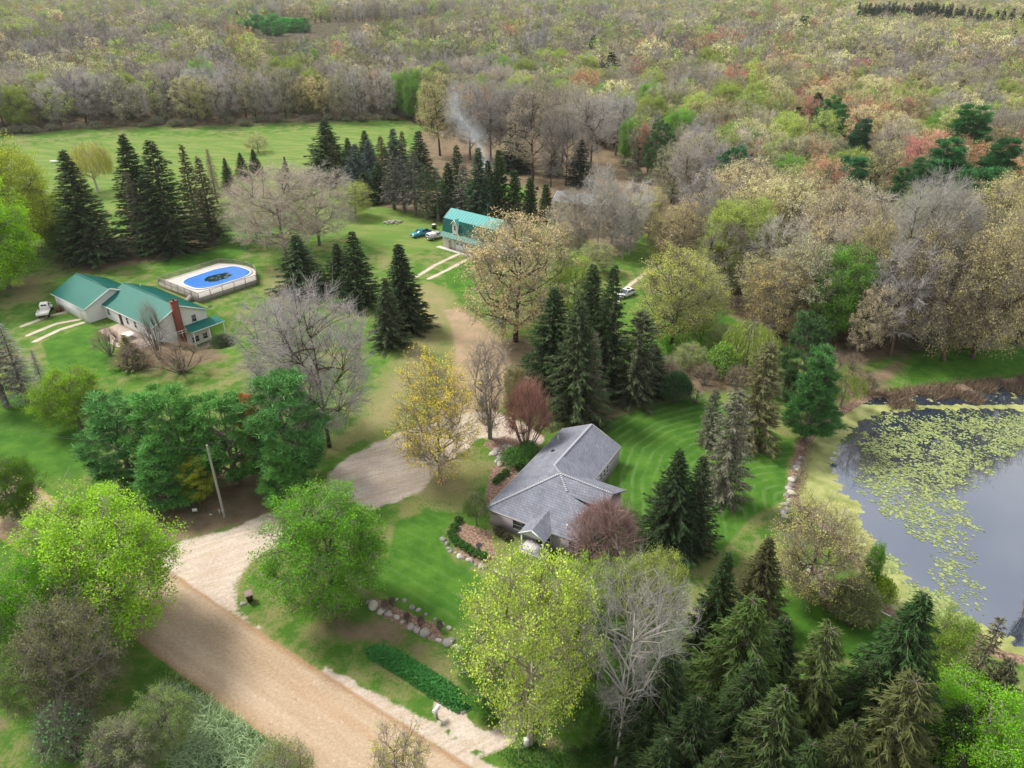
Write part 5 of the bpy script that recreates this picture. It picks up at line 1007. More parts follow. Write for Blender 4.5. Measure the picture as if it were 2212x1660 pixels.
for bx, by, ty, w, k, c_, lb in rowS: B('spruce%d' % k, SPN, bx, by, ty, w*1.22, c_, lb, group='evergreen row across the yard', bark='grey')
for bx, by, ty, w, lb in [(1079, 478, 322, 46, 'tallest arborvitae in the row behind the budding tree'), (1111, 482, 366, 42, 'second arborvitae right of the smoke'), (1145, 480, 382, 38, 'third arborvitae in the row, half behind the budding crown'), (1178, 478, 397, 34, 'last and smallest arborvitae beside the grey roof')]:
    B('arbor', 'arborvitae', bx, by, ty, w, (.055, .10, .035), lb, group='arborvitae row')
g = 'spruces in the middle of the yard'
B('spruce0', SPN, 655, 630, 506, 98, SPR, 'wide dark spruce right of the pool deck', group=g); B('spruce0', SPN, 737, 625, 525, 66, SPR, 'smaller dark spruce left in the close pair', group=g); B('spruce1', SPN, 777, 660, 497, 88, SPR, 'tall dark spruce right in the close pair', group=g)
B('spruce0', SPN, 874, 708, 525, 100, (.045, .072, .036), 'tallest dark spruce beside the worn dirt track', group=g, rz=2); B('spruce1', SPN, 843, 748, 598, 76, (.065, .09, .045), 'short spruce in front of the tallest one by the track', group=g)
g = 'tall spruces behind the grey house'
B('bigspruce', SPN, 1190, 862, 616, 150, (.045, .078, .032), 'dark pointed spruce, leftmost of the clump above the red shrub', group=g); B('bigspruce1', SPN, 1240, 905, 640, 140, (.07, .10, .045), 'mossy green spruce in the clump, reaching down to the roof', group=g)
B('bigspruce', SPN, 1268, 830, 566, 125, SPR, 'tall spruce at the back centre of the clump', group=g, rz=2); B('bigspruce1', SPN, 1308, 850, 566, 106, SPR, 'tall spruce at the back right of the clump', group=g, rz=3); B('oldspruce', SPN, 1372, 868, 672, 125, (.075, .09, .05), 'rounded dull spruce on the right flank of the clump', group=g, rz=1)
B('bigspruce', SPN, 1405, 845, 740, 80, (.07, .085, .045), 'low dark spruce below the willow trunks', group=g)
B('dead', SPN, 1276, 905, 716, 62, (.37, .33, .23), 'slender pale tan dying spruce in front of the dark clump')
B('juniper', SH, 1458, 870, 808, 70, (.04, .12, .035), 'rounded dark green bush on the far edge of the striped lawn', cat='shrub')
B('oldspruce', SPN, 1622, 962, 738, 122, (.15, .145, .07), 'olive brown spruce at the right edge of the striped lawn'); B('oldspruce', SPN, 1556, 1082, 838, 116, (.17, .17, .12), 'grey-brown thin spruce in the middle of the back lawn', rz=2)
B('oldspruce', SPN, 1528, 960, 840, 60, (.16, .17, .11), 'pale feathery conifer behind the grey-brown spruce', rz=4)
B('pine2', PN, 1712, 900, 664, 90, (.07, .13, .05), 'tall green pine behind the pondside pine'); B('pine1', PN, 1738, 952, 742, 128, (.07, .17, .05), 'bushy green pine at the water edge above the boulders')
B('bigspruce', SPN, 1440, 1190, 968, 135, (.04, .07, .03), 'dark spruce right of the grey house, left one', rz=1); B('bigspruce1', SPN, 1490, 1185, 980, 100, (.05, .075, .035), 'dark spruce right of the grey house, right one')
g = 'spruces in the lower right'
B('bigspruce', SPN, 1622, 1350, 1157, 118, (.095, .085, .05), 'spruce with rusty top above the white bench', group=g); T('bigspruce', SPN, 1575, 1190, 13, 110, SPR, 'dark spruce behind the pale bare branches', group=g, rz=2)
T('bigspruce1', SPN, 1630, 1285, 17, 240, (.08, .115, .04), 'big green spruce in front of the rusty topped one', group=g); T('oldspruce', SPN, 1798, 1352, 15, 170, (.10, .125, .05), 'olive green spruce below the mulch bed', group=g, rz=1)
T('bigspruce', SPN, 2003, 1275, 19, 250, (.05, .09, .04), 'tall dark spruce with upswept tips against the pond', group=g, rz=3); T('oldspruce', SPN, 1982, 1465, 15, 230, (.105, .105, .05), 'wide brownish green spruce in the lower right corner', group=g, rz=4)
T('bigspruce', SPN, 1510, 1500, 15, 220, (.04, .06, .03), 'shaded dark spruce right of the pale bare tree', group=g, rz=5); T('bigspruce1', SPN, 1700, 1480, 16, 230, (.065, .085, .038), 'dark spruce at the bottom edge under the green one', group=g, rz=.5)
T('bigspruce', SPN, 1850, 1560, 15, 220, (.075, .085, .04), 'spruce cut by the bottom edge in the lower right', group=g, rz=1.5); T('bigspruce', SPN, 1560, 1620, 14, 200, (.045, .06, .03), 'very dark spruce at the bottom edge beside the bare trunk', group=g, rz=2.5)
T('spruce3', SPN, 2168, 1330, 15, 110, (.16, .13, .10), 'sparse brown spruce at the right edge before the pond', group=g); T('bigspruce1', SPN, 2190, 1420, 12, 140, (.12, .11, .08), 'brown bushy spruce at the right edge', group=g, rz=3)
g = 'white pines by the road'
for i, (tx, ty, h, w, k, c_, lb) in enumerate([(225, 850, 13, 150, 2, PINEB, 'white pine at the left of the roadside group'), (345, 828, 15, 165, 2, PINE, 'white pine second in the roadside group'), (462, 838, 14, 150, 2, PINE, 'white pine in the centre of the roadside group behind the pole'),
        (590, 790, 17, 175, 2, PINEB, 'tallest white pine at the right of the roadside group'), (335, 940, 10, 165, 1, PINE, 'low white pine in front, over the yard sign'), (598, 945, 10, 130, 1, (.065, .18, .06), 'front white pine right of the leaning pole')]):
    T('pine%d' % k, PN, tx, ty, h, w, c_, lb, group=g, rz=i*1.1)
for i, (tx, ty, h, w, k, c_, lb) in enumerate([][:0] and [(235, 815, 13, 190, 0, PINEB, 'white pine at the left of the roadside group'), (330, 800, 14, 200, 1, PINE, 'white pine second in the roadside group'), (425, 800, 14.5, 210, 0, PINE, 'white pine in the centre of the roadside group behind the pole'),
        (570, 768, 16, 205, 0, PINEB, 'tallest white pine at the right of the roadside group'), (365, 895, 11, 230, 0, PINE, 'low white pine in front, over the yard sign'), (545, 905, 12, 210, 1, (.065, .18, .06), 'front white pine right of the leaning pole'), (625, 880, 11, 150, 0, PINEB, 'white pine on the right flank by the driveway'), (250, 900, 10, 170, 0, (.06, .15, .06), 'white pine low on the left flank near the dirt road')]):
    T('pine%d' % k, PN, tx, ty, h, w, c_, lb, group=g, rz=i*1.1)
T('pine2', PN, 528, 835, 13.5, 50, (.27, .15, .09), 'dead brown topped pine inside the roadside group', group=g)
T('pine2', PN, 405, 985, 7, 75, (.17, .22, .04), 'yellowish low pine bough mass over the leaning pole', group=g)
# leafy green trees
g = 'yellow-green trees at the left'
B('leafy1', ML, 40, 560, 292, 205, (.42, .50, .05), 'tall yellow-green tree at the left edge by the field', group=g); B('leafy1', ML, 105, 530, 415, 110, (.28, .42, .06), 'pale green tree behind the left edge maples', group=g); B('leafy1', ML, -10, 640, 372, 225, (.32, .60, .03), 'bright green maple at the left edge beyond the garage', group=g)
B('leafy0', ML, 20, 625, 440, 170, (.24, .48, .03), 'bright green maple low at the left edge near the flatbed truck', group=g, rz=2); B('willow1', 'birch_tree', 212, 415, 302, 95, (.42, .42, .10), 'yellow leafed birch in the field behind the broad spruce', group=g, bark='pale')
T('leafy1', ML, 130, 470, 9, 90, (.16, .28, .05), 'small green tree left of the broad dark spruce', group=g)
B('sparse0', ML, 558, 330, 288, 60, (.36, .38, .08), 'yellow-green bush like tree on the field above the small spruces'); B('leafy1', ML, 262, 550, 513, 42, (.42, .52, .38), 'small white flowering tree at the skirt of the broad spruce')
T('leafy0', ML, 132, 798, 9.5, 150, (.24, .42, .03), 'yellow-green maple tucked left of the white pines', rz=1)
T('leafy0', ML, 165, 1075, 16, 335, (.27, .48, .035), 'huge bright green maple overhanging the dirt road at left'); T('leafy2', ML, 10, 1230, 13, 220, (.13, .35, .02), 'green maple cut by the left edge beside the huge one', rz=2); T('leafy1', ML, -15, 985, 9, 130, (.12, .27, .02), 'leafy branch of a tree at the left edge over the road', rz=3)
B('leafy2', ML, 728, 1312, 1062, 272, (.14, .34, .03), 'round bright green maple between driveway and front lawn')
B('semi', BD, 1145, 1605, 1205, 310, (.40, .52, .08), 'yellow flowering maple with forked pale trunk in front of the porch', bark='tan', rz=1.0); T('semi', ML, 1255, 1225, 12.5, 180, (.25, .38, .04), 'lime green crown right of the forked maple', rz=4); T('leafy1', ML, 1300, 1300, 10, 150, (.15, .31, .03), 'green tree below the lime crown', rz=2)
T('semi', ML, 1400, 1215, 13, 170, (.33, .42, .08), 'pale lime tree behind the bare grey branches', rz=2.5); T('leafy1', ML, 1040, 1380, 6, 130, (.10, .26, .03), 'low green thicket tree beside the footpath loop', rz=1.5); T('leafy2', ML, 1055, 1465, 4, 100, (.09, .25, .03), 'dark green bushy sapling inside the footpath loop', rz=.4)
B('limby', BT, 1330, 1655, 1190, 250, (.34, .33, .31), 'pale grey bare tree with many upright limbs at the bottom centre', bark='pale', rz=.7); B('limby', BT, 1395, 1560, 1240, 190, (.32, .31, .29), 'second pale bare tree leaning right behind the first', bark='pale', rz=2.2)
T('leafy1', ML, 2085, 1330, 11, 140, (.21, .34, .04), 'yellow-green tree between the dark spruce and the pond'); T('leafy0', ML, 2130, 1490, 11, 270, (.17, .40, .02), 'bright green maple in the lower right corner')
for tx, ty, h, w, k, c_, lb in [(1440, 1190, 12, 120, 'semi', (.36, .44, .08), 'lime leaf crown behind the bare pale limbs, right one'), (1350, 1210, 11, 110, 'semi', (.30, .42, .06), 'lime leaf crown behind the bare pale limbs, left one'), (1290, 1400, 9, 130, 'leafy1', (.16, .34, .04), 'green sapling left of the bare pale trunk'), (1250, 1500, 6, 110, 'leafy2', (.13, .30, .03), 'low green sapling at the bottom centre')]: T(k, ML, tx, ty, h, w, c_, lb, group='lime green trees round the bare pale trees')
for tx, ty, h, w, lb in [(1450, 1400, 14, 190, 'dark spruce filling the gap right of the pale bare tree'), (1700, 1330, 13, 170, 'green spruce low behind the big green one'), (1900, 1420, 13, 180, 'dull spruce between the olive and the tall dark one'), (1440, 1590, 12, 190, 'black-green spruce at the bottom centre edge'), (2090, 1520, 11, 170, 'shaded spruce beside the bright corner maple'), (1640, 1420, 15, 200, 'mossy spruce in the middle of the lower right group'), (1760, 1600, 14, 210, 'shaded spruce at the bottom edge, right of centre')]: T('bigspruce', SPN, tx, ty, h, w, (.045, .068, .032), lb, group='spruces in the lower right', rz=tx*.3)
B('leafy1', ML, 1868, 1280, 1168, 44, (.12, .34, .03), 'slim bright green tree at the pond edge'); B('multi', BD, 2215, 1330, 1180, 60, (.24, .32, .08), 'thin twiggy tree reaching in from the right edge over the water')
# bare and budding trees of the yard
B('barebig', BT, 555, 520, 385, 150, (.42, .37, .30), 'smaller pinkish bare tree overlapping the left of the bare oak', bark='grey', rz=2.3); B('barebig', BT, 690, 530, 352, 190, (.40, .36, .31), 'pinkish bare tree overlapping the right of the bare oak', bark='grey', rz=4)
B('barebig', BT, 620, 560, 345, 220, (.42, .36, .29), 'wide pinkish bare oak in the middle of the lawn', bark='grey', rz=.3); B('golden', ML, 768, 470, 392, 85, (.40, .50, .07), 'small yellow-green tree on the right of the bare oak')
B('barebig', BT, 712, 966, 600, 270, (.35, .325, .31), 'large lavender grey bare tree right of the long house', bark='dark', rz=1.2); B('barebig', BT, 640, 915, 625, 215, LAV, 'grey bare tree close behind the white pines', bark='grey', rz=.5)
B('thin', BD, 950, 1037, 765, 182, (.74, .60, .05), 'golden yellow budding tree beside the driveway', bark='tan', rz=.4); B('multi', BD, 1056, 948, 728, 115, TANP, 'many stemmed bare tree right of the golden one', bark='tan', rz=2); B('leafy1', ML, 1110, 870, 785, 50, (.34, .36, .10), 'small yellowish tree left of the dark spruce clump')
B('bushbare', SH, 1137, 975, 832, 122, RED, 'reddish vase shaped shrub by the driveway behind the house', cat='shrub'); B('bushbare', SH, 1300, 1222, 1095, 170, MAUVE, 'big red-brown bare shrub hiding the right front of the grey house', cat='shrub', rz=1)
B('willow0', 'weeping_tree', 1030, 1135, 1062, 55, (.13, .19, .06), 'little weeping tree at the left corner of the grey house')
B('golden', BD, 1113, 738, 458, 245, (.58, .48, .24), 'large straw coloured budding oak in front of the gambrel garage', bark='dark', rz=.8)
B('semi', WT, 1238, 720, 550, 125, (.30, .42, .06), 'bright yellow-green willow behind the tall spruces'); B('golden', WT, 1450, 748, 535, 178, (.50, .54, .12), 'big yellowish willow with a dark split trunk by the white car', bark='dark'); B('golden', WT, 1500, 712, 575, 150, (.46, .52, .13), 'lower right crown of yellowish willow at the woods edge', bark='dark', rz=2)
B('willow0', WT, 1612, 800, 692, 120, (.29, .38, .07), 'weeping lime willow between the olive spruce and the woods'); B('willow0', 'weeping_bush', 1815, 880, 800, 85, (.26, .36, .06), 'weeping green bush on the pond bank by the pine', cat='shrub', rz=1); B('bush0', SH, 1870, 850, 812, 50, (.28, .26, .09), 'small olive bush next to the dark reeds', cat='shrub')
B('thin', BD, 1738, 1292, 1085, 205, (.46, .43, .13), 'wide twiggy olive tree on the pond shore among grey boulders', bark='brown', rz=.9); B('juniper', SH, 1835, 1335, 1265, 110, (.17, .21, .07), 'sprawling juniper on the mulch bed by the pond', cat='shrub'); B('bushleaf', SH, 1895, 1300, 1255, 70, (.24, .36, .03), 'bright green low bush behind the sprawling juniper', cat='shrub')
g = 'trees of the clearing'
for bx, by, ty, w, k, c_, lb, bk in [(951, 337, 150, 105, 'bud2', TAN, 'golden tan budding tree at the edge of the leafy clearing', 'dark'), (1015, 345, 165, 120, 'bare0', LAV, 'grey bare tree right of the golden tan one', 'grey'), (1060, 350, 175, 110, 'bare2', GREY, 'grey bare tree second from the golden one', 'grey'),
        (1111, 352, 180, 110, 'bare0', GREY, 'grey bare tree behind the arborvitae row', 'dark'), (1151, 388, 185, 130, 'bud0', (.36, .31, .22), 'dark trunked tree with spreading limbs in the clearing', 'dark'), (1215, 352, 182, 115, 'bare1', (.36, .32, .28), 'tall fawn bare tree left of the black spruce', 'dark'),
        (1275, 372, 192, 130, 'bare1', (.34, .32, .28), 'tall forked bare tree over the transformer pole', 'grey'), (1190, 405, 230, 60, 'bare2', GREY, 'slim bare tree trunk, left of two in the clearing', 'dark'), (1222, 402, 235, 60, 'bare2', GREY, 'slim bare tree trunk, right of two in the clearing', 'dark')]:
    B(k, BT if k[:3] != 'bud' else BD, bx, by, ty, w, c_, lb, group=g, bark=bk)
B('spruce0', SPN, 1110, 372, 270, 62, (.025, .04, .025), 'black-green spruce deep in the clearing behind the bare trunks'); B('spruce1', SPN, 1252, 400, 300, 58, (.03, .045, .03), 'black-green spruce next to the transformer pole in the clearing'); B('spruce2', SPN, 1195, 380, 310, 44, (.09, .10, .07), 'thin grey spruce behind the slim bare trunks')
g = 'pale bare trees round the brown house'
for bx, by, ty, w, k, c_, lb in [(1290, 545, 350, 95, 'bare1', PALE, 'whitish bare poplar in front of the low brown house'), (1360, 550, 385, 100, 'bare1', PALE, 'whitish bare poplar right of the low brown house'), (1345, 560, 440, 90, 'bare0', (.33, .31, .28), 'grey tangled tree below the two poplars'), (1210, 520, 430, 70, 'bare2', (.36, .32, .24), 'thin bare tree behind the straw coloured oak'), (1250, 545, 450, 80, 'multi', (.35, .28, .18), 'brown budding thicket tree in front of the brown house')]:
    B(k, BT, bx, by, ty, w, c_, lb, group=g, bark='pale', rz=bx*.1)
g = 'bushes of the wet hollow'
for i, (bx, by, ty, w, k, c_) in enumerate([(1405, 790, 745, 70, 'bushleaf', (.18, .36, .05)), (1440, 812, 770, 60, 'thinbush', (.30, .25, .2)), (1490, 800, 742, 80, 'golden', (.30, .40, .09)), (1520, 832, 790, 70, 'thinbush', (.28, .22, .17)), (1555, 812, 752, 80, 'bushleaf', (.2, .36, .06)), (1590, 842, 795, 70, 'thinbush', (.30, .24, .18)), (1560, 765, 700, 80, 'golden', (.28, .42, .07)), (1655, 820, 760, 70, 'bushleaf', (.22, .38, .06)), (1680, 860, 800, 70, 'golden', (.26, .32, .09)), (1790, 812, 765, 70, 'thinbush', (.28, .22, .17)), (1765, 845, 800, 60, 'bushleaf', (.24, .34, .08)), (1840, 800, 765, 60, 'thinbush', (.27, .21, .16)), (1500, 870, 842, 60, 'thinbush', (.30, .25, .2))]):
    B(k, SH, bx, by, ty, w, c_, ordinal(i)+' bush of the scrubby hollow between the striped lawn and the woods', group=g, cat='shrub', rz=i)
g = 'trees crowding the brown house'
for bx, by, ty, w, k, c_, lb in [(1232, 500, 400, 75, 'barebig', (.36, .33, .27), 'fine twigged grey tree left of the brown house'), (1320, 530, 395, 90, 'golden', (.40, .34, .22), 'brownish budding tree before the brown house roof'), (1400, 520, 405, 90, 'golden', (.46, .44, .16), 'olive yellow budding tree right of the white poplars'), (1210, 560, 480, 80, 'golden', (.42, .34, .18), 'low ochre budding tree beneath the brown house'), (1440, 560, 455, 100, 'golden', (.52, .46, .20), 'straw budding tree at the near corner of the right woods'), (1290, 590, 520, 80, 'golden', (.36, .40, .14), 'low greenish tree between brown house and willows')]:
    B(k, BD, bx, by, ty, w, c_, lb, group=g, rz=bx*.1)
g = 'shrubs before the long house'
for bx, by, ty, w, k, c_, lb in [(240, 768, 710, 75, 'thinbush', (.27, .20, .16), 'brown bare shrub at the front terrace, left one'), (345, 775, 660, 70, 'thinbush', (.30, .26, .23), 'slim grey leafless shrub tree by the brick chimney'), (395, 805, 745, 140, 'thinbush', (.28, .21, .16), 'wide brown bare shrub before the gable end'), (300, 800, 745, 110, 'thinbush', (.28, .21, .17), 'tangled brown shrub before the terrace middle'), (285, 790, 722, 58, 'spruce2', (.16, .17, .06), 'short yellowish conifer among the brown shrubs'), (480, 742, 718, 50, 'juniper', (.05, .09, .03), 'low dark juniper at the right end of the long house')]:
    B(k, SH if k != 'spruce2' else SPN, bx, by, ty, w, c_, lb, group=g, cat='shrub' if k != 'spruce2' else 'tree')
g = 'grey dead conifers at the left edge'
B('dead', SPN, 62, 872, 700, 92, (.30, .29, .27), 'grey dead conifer with drooping boughs at the left edge', group=g, bark='grey'); B('spruce3', SPN, 15, 880, 655, 110, (.12, .10, .085), 'dark brown dying conifer at the left edge behind the grey one', group=g); B('dead', SPN, 100, 850, 755, 40, (.33, .32, .29), 'small grey dead conifer right of the drooping one', group=g)
# roadside brush in the lower left
g = 'bushes in the lower left corner'
for bx, by, ty, w, k, c_, lb in [(200, 1540, 1300, 200, 'golden', (.26, .27, .12), 'large olive brown juniper under the huge maple'), (95, 1570, 1410, 150, 'semi', (.18, .30, .06), 'dark green juniper left of the olive one'), (385, 1625, 1500, 130, 'semi', (.22, .32, .09), 'olive green juniper beside the dirt road'), (300, 1680, 1560, 140, 'golden', (.24, .28, .12), 'grey-brown bush low in the left corner'), (640, 1770, 1612, 150, 'golden', (.20, .26, .06), 'dark olive juniper at the bottom edge by the road'), (160, 1640, 1535, 130, 'bush0', (.16, .33, .12), 'fresh green bush in the corner'), (870, 1740, 1588, 160, 'sparse1', (.45, .46, .06), 'yellow leafed sapling at the bottom edge over the road'), (270, 1700, 1600, 150, 'bush0', (.12, .22, .07), 'mid green bush at the bottom edge left')]:
    B(k, SH, bx, by, ty, w, c_, lb, group=g, cat='shrub')
# boxwoods and small garden plants
def boxrow(pts, n, lb, c_=(.06, .16, .03), w=24, g='boxwoods edging the garden'):
    pts = np.array(pts, float)
    for i in range(n):
        d = i/(n-1)*(len(pts)-1); x = np.interp(d, range(len(pts)), pts[:, 0]); y = np.interp(d, range(len(pts)), pts[:, 1]); X, Y = P(x, y); tree('box', 'boxwood', X, Y, .75, .62, c_, ordinal(i)+' '+lb+', from the far end', cat='bush', group=g)
boxrow([(990, 1128), (975, 1155), (984, 1172), (1000, 1182), (1022, 1196), (1045, 1206)], 10, 'round boxwood in the curved hedge of the porch garden')
boxrow([(1072, 1043), (1092, 1025)], 3, 'small green plant in the mulch left of the house wall', w=18); boxrow([(1075, 1150), (1095, 1165)], 3, 'clipped dark bush under the porch side window', (.09, .09, .05))
for px, py, w, lb in [(1118, 1000, 75, 'green leafy groundcover bush between boulders and house'), (1140, 985, 60, 'green leafy bush against the left roof edge')]: B('bushleaf', SH, px, py, py-25, w, (.09, .24, .04), lb, cat='shrub')
for i, (px, py) in enumerate([(832, 1318), (848, 1312), (880, 1345), (910, 1352), (950, 1362)]): B('bush0', SH, px, py, py-22, 18, (.12, .07, .04), ordinal(i)+' dry brown grass clump in the rock lined bed', cat='shrub', group='dry clumps in the planting bed')
# distinct conifers in the woods
g = 'big pines in the right hand woods'
for tx, ty, h, w, k, c_, lb in [(1806, 205, 23, 75, 0, (.05, .15, .05), 'round green pine high in the right woods'), (1868, 248, 22, 80, 1, (.045, .11, .06), 'dark layered pine in the right woods'), (1850, 325, 20, 95, 2, (.06, .17, .075), 'rounded blue-green pine in the right woods'), (1590, 312, 21, 80, 0, (.05, .16, .07), 'green pine top peeping behind the tan oaks'), (2115, 215, 26, 130, 1, (.055, .15, .05), 'tallest white pine at the right of the woods'), (2065, 290, 25, 150, 1, (.045, .14, .05), 'broad white pine under the tallest one'), (2180, 285, 25, 130, 1, (.045, .13, .05), 'broad white pine at the right edge'), (2010, 330, 22, 110, 1, (.05, .13, .05), 'lower white pine at the left of the broad ones'), (2125, 345, 24, 130, 2, (.05, .15, .05), 'white pine in front of the broad ones'), (1960, 355, 19, 80, 1, (.05, .12, .045), 'smallest white pine at the foot of the broad ones'),
        (1740, 30, 24, 42, 1, (.06, .12, .05), 'lone dark pine near the far plantation'), (1283, 72, 21, 38, 1, (.07, .13, .08), 'lone blue-green pine far in the middle woods'), (1432, 255, 20, 60, 0, (.06, .12, .045), 'pine top left of the tan budding oaks')]: T('pine%d' % k, PN, tx, ty, h, w, c_, lb, group=g, rz=tx*.3)
for tx, ty, h, w, lb in [(1424, 195, 15, 22, 'thin dark spruce spire, left of two among the tan oaks'), (1444, 190, 15, 24, 'thin dark spruce spire, right of two among the tan oaks'), (1295, 240, 13, 24, 'dark spire behind the clearing trees')]: T('arbor', SPN, tx, ty, h, w, (.04, .06, .03), lb, group='dark spires in the woods')
for px, py, ty, w, lb in [(1840, 690, 628, 50, 'small green pine among the trunks by the lakeside grass'), (1775, 735, 640, 55, 'dull green pine in the shade of the pondside oaks'), (1905, 720, 640, 34, 'narrow dark green conifer on the lakeside grass')]: B('pine2', PN, px, py, ty, w, (.07, .12, .05), lb, group='small conifers under the oaks')
g = 'bright coloured trees standing out of the woods'
for tx, ty, h, w, k, c_, lb in [(900, 118, 17, 85, 'leafy1', (.20, .36, .06), 'fresh green tree above the evergreen row near the drifting smoke'), (870, 172, 14, 70, 'leafy0', (.24, .36, .05), 'lime green tree between trunks above the evergreen row'), (1003, 84, 15, 50, 'leafy2', (.30, .42, .10), 'small lime tree left of a yellow one in the middle woods'), (1030, 76, 15, 40, 'semi', (.46, .46, .06), 'small yellow tree right of a lime one in the middle woods'),
        (1085, 120, 17, 100, 'semi', (.28, .38, .06), 'yellow-green tree in the middle woods, left of the brightest'), (1195, 105, 18, 120, 'leafy0', (.28, .42, .03), 'brightest yellow-green tree in the middle woods'), (1155, 25, 17, 70, 'semi', (.34, .42, .07), 'lime tree far up in the middle woods'), (1100, 40, 16, 60, 'semi', (.48, .30, .18), 'orange tan tree far in the middle woods'), (1240, 32, 16, 65, 'semi', (.32, .38, .08), 'olive lime tree right of the far lime one'),
        (1340, 20, 17, 60, 'semi', (.42, .10, .08), 'bright red tree far in the middle woods'), (1475, 48, 17, 80, 'semi', (.48, .20, .11), 'orange red tree far up right of centre'), (1535, 72, 17, 60, 'semi', (.50, .25, .13), 'coral orange tree right of the orange red one'), (1745, 118, 19, 130, 'semi', (.56, .54, .24), 'large cream yellow tree in the upper right woods'), (1860, 128, 17, 60, 'semi', (.44, .16, .18), 'rose pink tree right of the cream yellow one'), (1890, 122, 17, 55, 'bare0', (.36, .20, .22), 'mauve tree beside the rose pink one'), (2130, 124, 17, 60, 'bare2', (.40, .20, .22), 'dusky pink tree near the right edge'),
        (468, 135, 16, 60, 'semi', (.50, .24, .20), 'salmon pink tree above the dark spruce pair'), (512, 112, 15, 34, 'semi', (.44, .42, .05), 'small golden yellow tree right of the salmon one'), (565, 118, 17, 80, 'golden', (.58, .52, .30), 'cream topped tree above the small field spruces'), (408, 140, 15, 55, 'semi', (.40, .42, .12), 'yellowish tree left of the salmon one'), (425, 72, 17, 60, 'golden', (.54, .46, .16), 'golden tree left of the green larches'), (50, 38, 17, 60, 'semi', (.40, .16, .13), 'dull red tree near the upper left corner'), (140, 12, 17, 70, 'golden', (.48, .38, .14), 'ochre tree at the upper left'),
        (30, 90, 17, 110, 'golden', (.46, .44, .16), 'broad straw green tree at the upper left edge'), (650, 95, 14, 34, 'leafy1', (.13, .27, .06), 'green tree at the marsh edge'),
        (1420, 155, 18, 110, 'golden', (.50, .46, .20), 'yellow tan crown left of the spires'), (1500, 215, 17, 90, 'golden', (.50, .46, .22), 'straw crown right of the spires'), (1340, 145, 18, 120, 'barebig', (.34, .32, .33), 'large grey bare tree in the middle right woods'), (1830, 330, 14, 70, 'semi', (.32, .42, .06), 'bright lime tree beside the blue-green pine'), (1620, 345, 19, 190, 'golden', (.58, .50, .28), 'great tan oak at the heart of the right woods'), (1730, 365, 18, 180, 'golden', (.58, .56, .26), 'great pale yellow oak right of the great tan one'), (1490, 430, 16, 130, 'golden', (.50, .42, .20), 'tan oak at the left of the right woods'), (2160, 370, 18, 150, 'golden', (.56, .50, .22), 'great cream oak below the broad pines at the right edge'), (1700, 560, 15, 150, 'golden', (.55, .45, .18), 'golden oak low in the right woods with the floor showing')]:
    T(k, 'bare_tree' if k[:4] == 'bare' else 'budding_tree' if k in ('golden', 'semi') else ML, tx, ty, h, w, c_, lb, group=g, rz=tx*.37)
gp = 'tamaracks by the marsh'
r_ = random.Random(8)
for i in range(16):
    px = 455+i*13.2+r_.uniform(-5, 5); T('pine2', 'larch_tree', px, 28+r_.uniform(-3, 14)+(12 if i < 5 else 0), 15, 30, (.08, .30, .07), ordinal(i)+' fresh green larch from the left beside the pale marsh', group=gp, rz=i)
# oaks on the lakeside grass and the near edge of the right woods: trunks in view
g = 'oaks along the edge of the right woods'
for i, (bx, by, ty, w, k, c_, lb, bk, ln) in enumerate([
        (1627, 700, 545, 120, 'bud1', STRAW, 'straw coloured oak at the woods edge above the lime willow', 'dark', 0), (1725, 690, 520, 130, 'bud0', TAN, 'tan oak at the woods edge with short dark trunk', 'dark', 0), (1552, 655, 470, 140, 'bare0', (.24, .21, .19), 'dark grey oak in shade behind the willows', 'dark', 0),
        (1852, 722, 470, 150, 'golden', (.46, .42, .17), 'yellowish oak with a slim dark trunk near the small pine', 'dark', 0), (1850, 775, 600, 90, 'bud2', TANP, 'low brownish tree beside the reeds', 'dark', .12), (1898, 755, 370, 190, 'barebig', (.30, .29, .25), 'large grey oak with thick leaning trunk by the lake grass', 'dark', .2),
        (2000, 757, 410, 180, 'barebig', GREY, 'grey oak with broken drooping limbs by the lake', 'dark', .1), (2040, 780, 470, 180, 'golden', (.40, .35, .18), 'olive tan oak with low curved limb to the right', 'brown', .25), (2100, 773, 440, 190, 'golden', (.43, .38, .18), 'yellowish oak leaning right on the lakeside grass', 'brown', .22), (2195, 745, 420, 190, 'golden', (.46, .42, .16), 'yellow-tan oak at the right edge over the grass', 'dark', 0),
        (1960, 690, 360, 200, 'barebig', LAV, 'big lavender bare crown behind the leaning oak', 'grey', 0), (2105, 640, 380, 190, 'golden', (.47, .43, .18), 'large yellow-tan crown at the right', 'dark', 0), (1780, 640, 400, 170, 'golden', (.42, .36, .22), 'dim brown oak in the middle of the right woods', 'dark', 0)]):
    B(k, 'oak_tree', bx, by, ty, w, c_, lb, group=g, bark=bk, rz=i*1.3, lean=(0, ln))

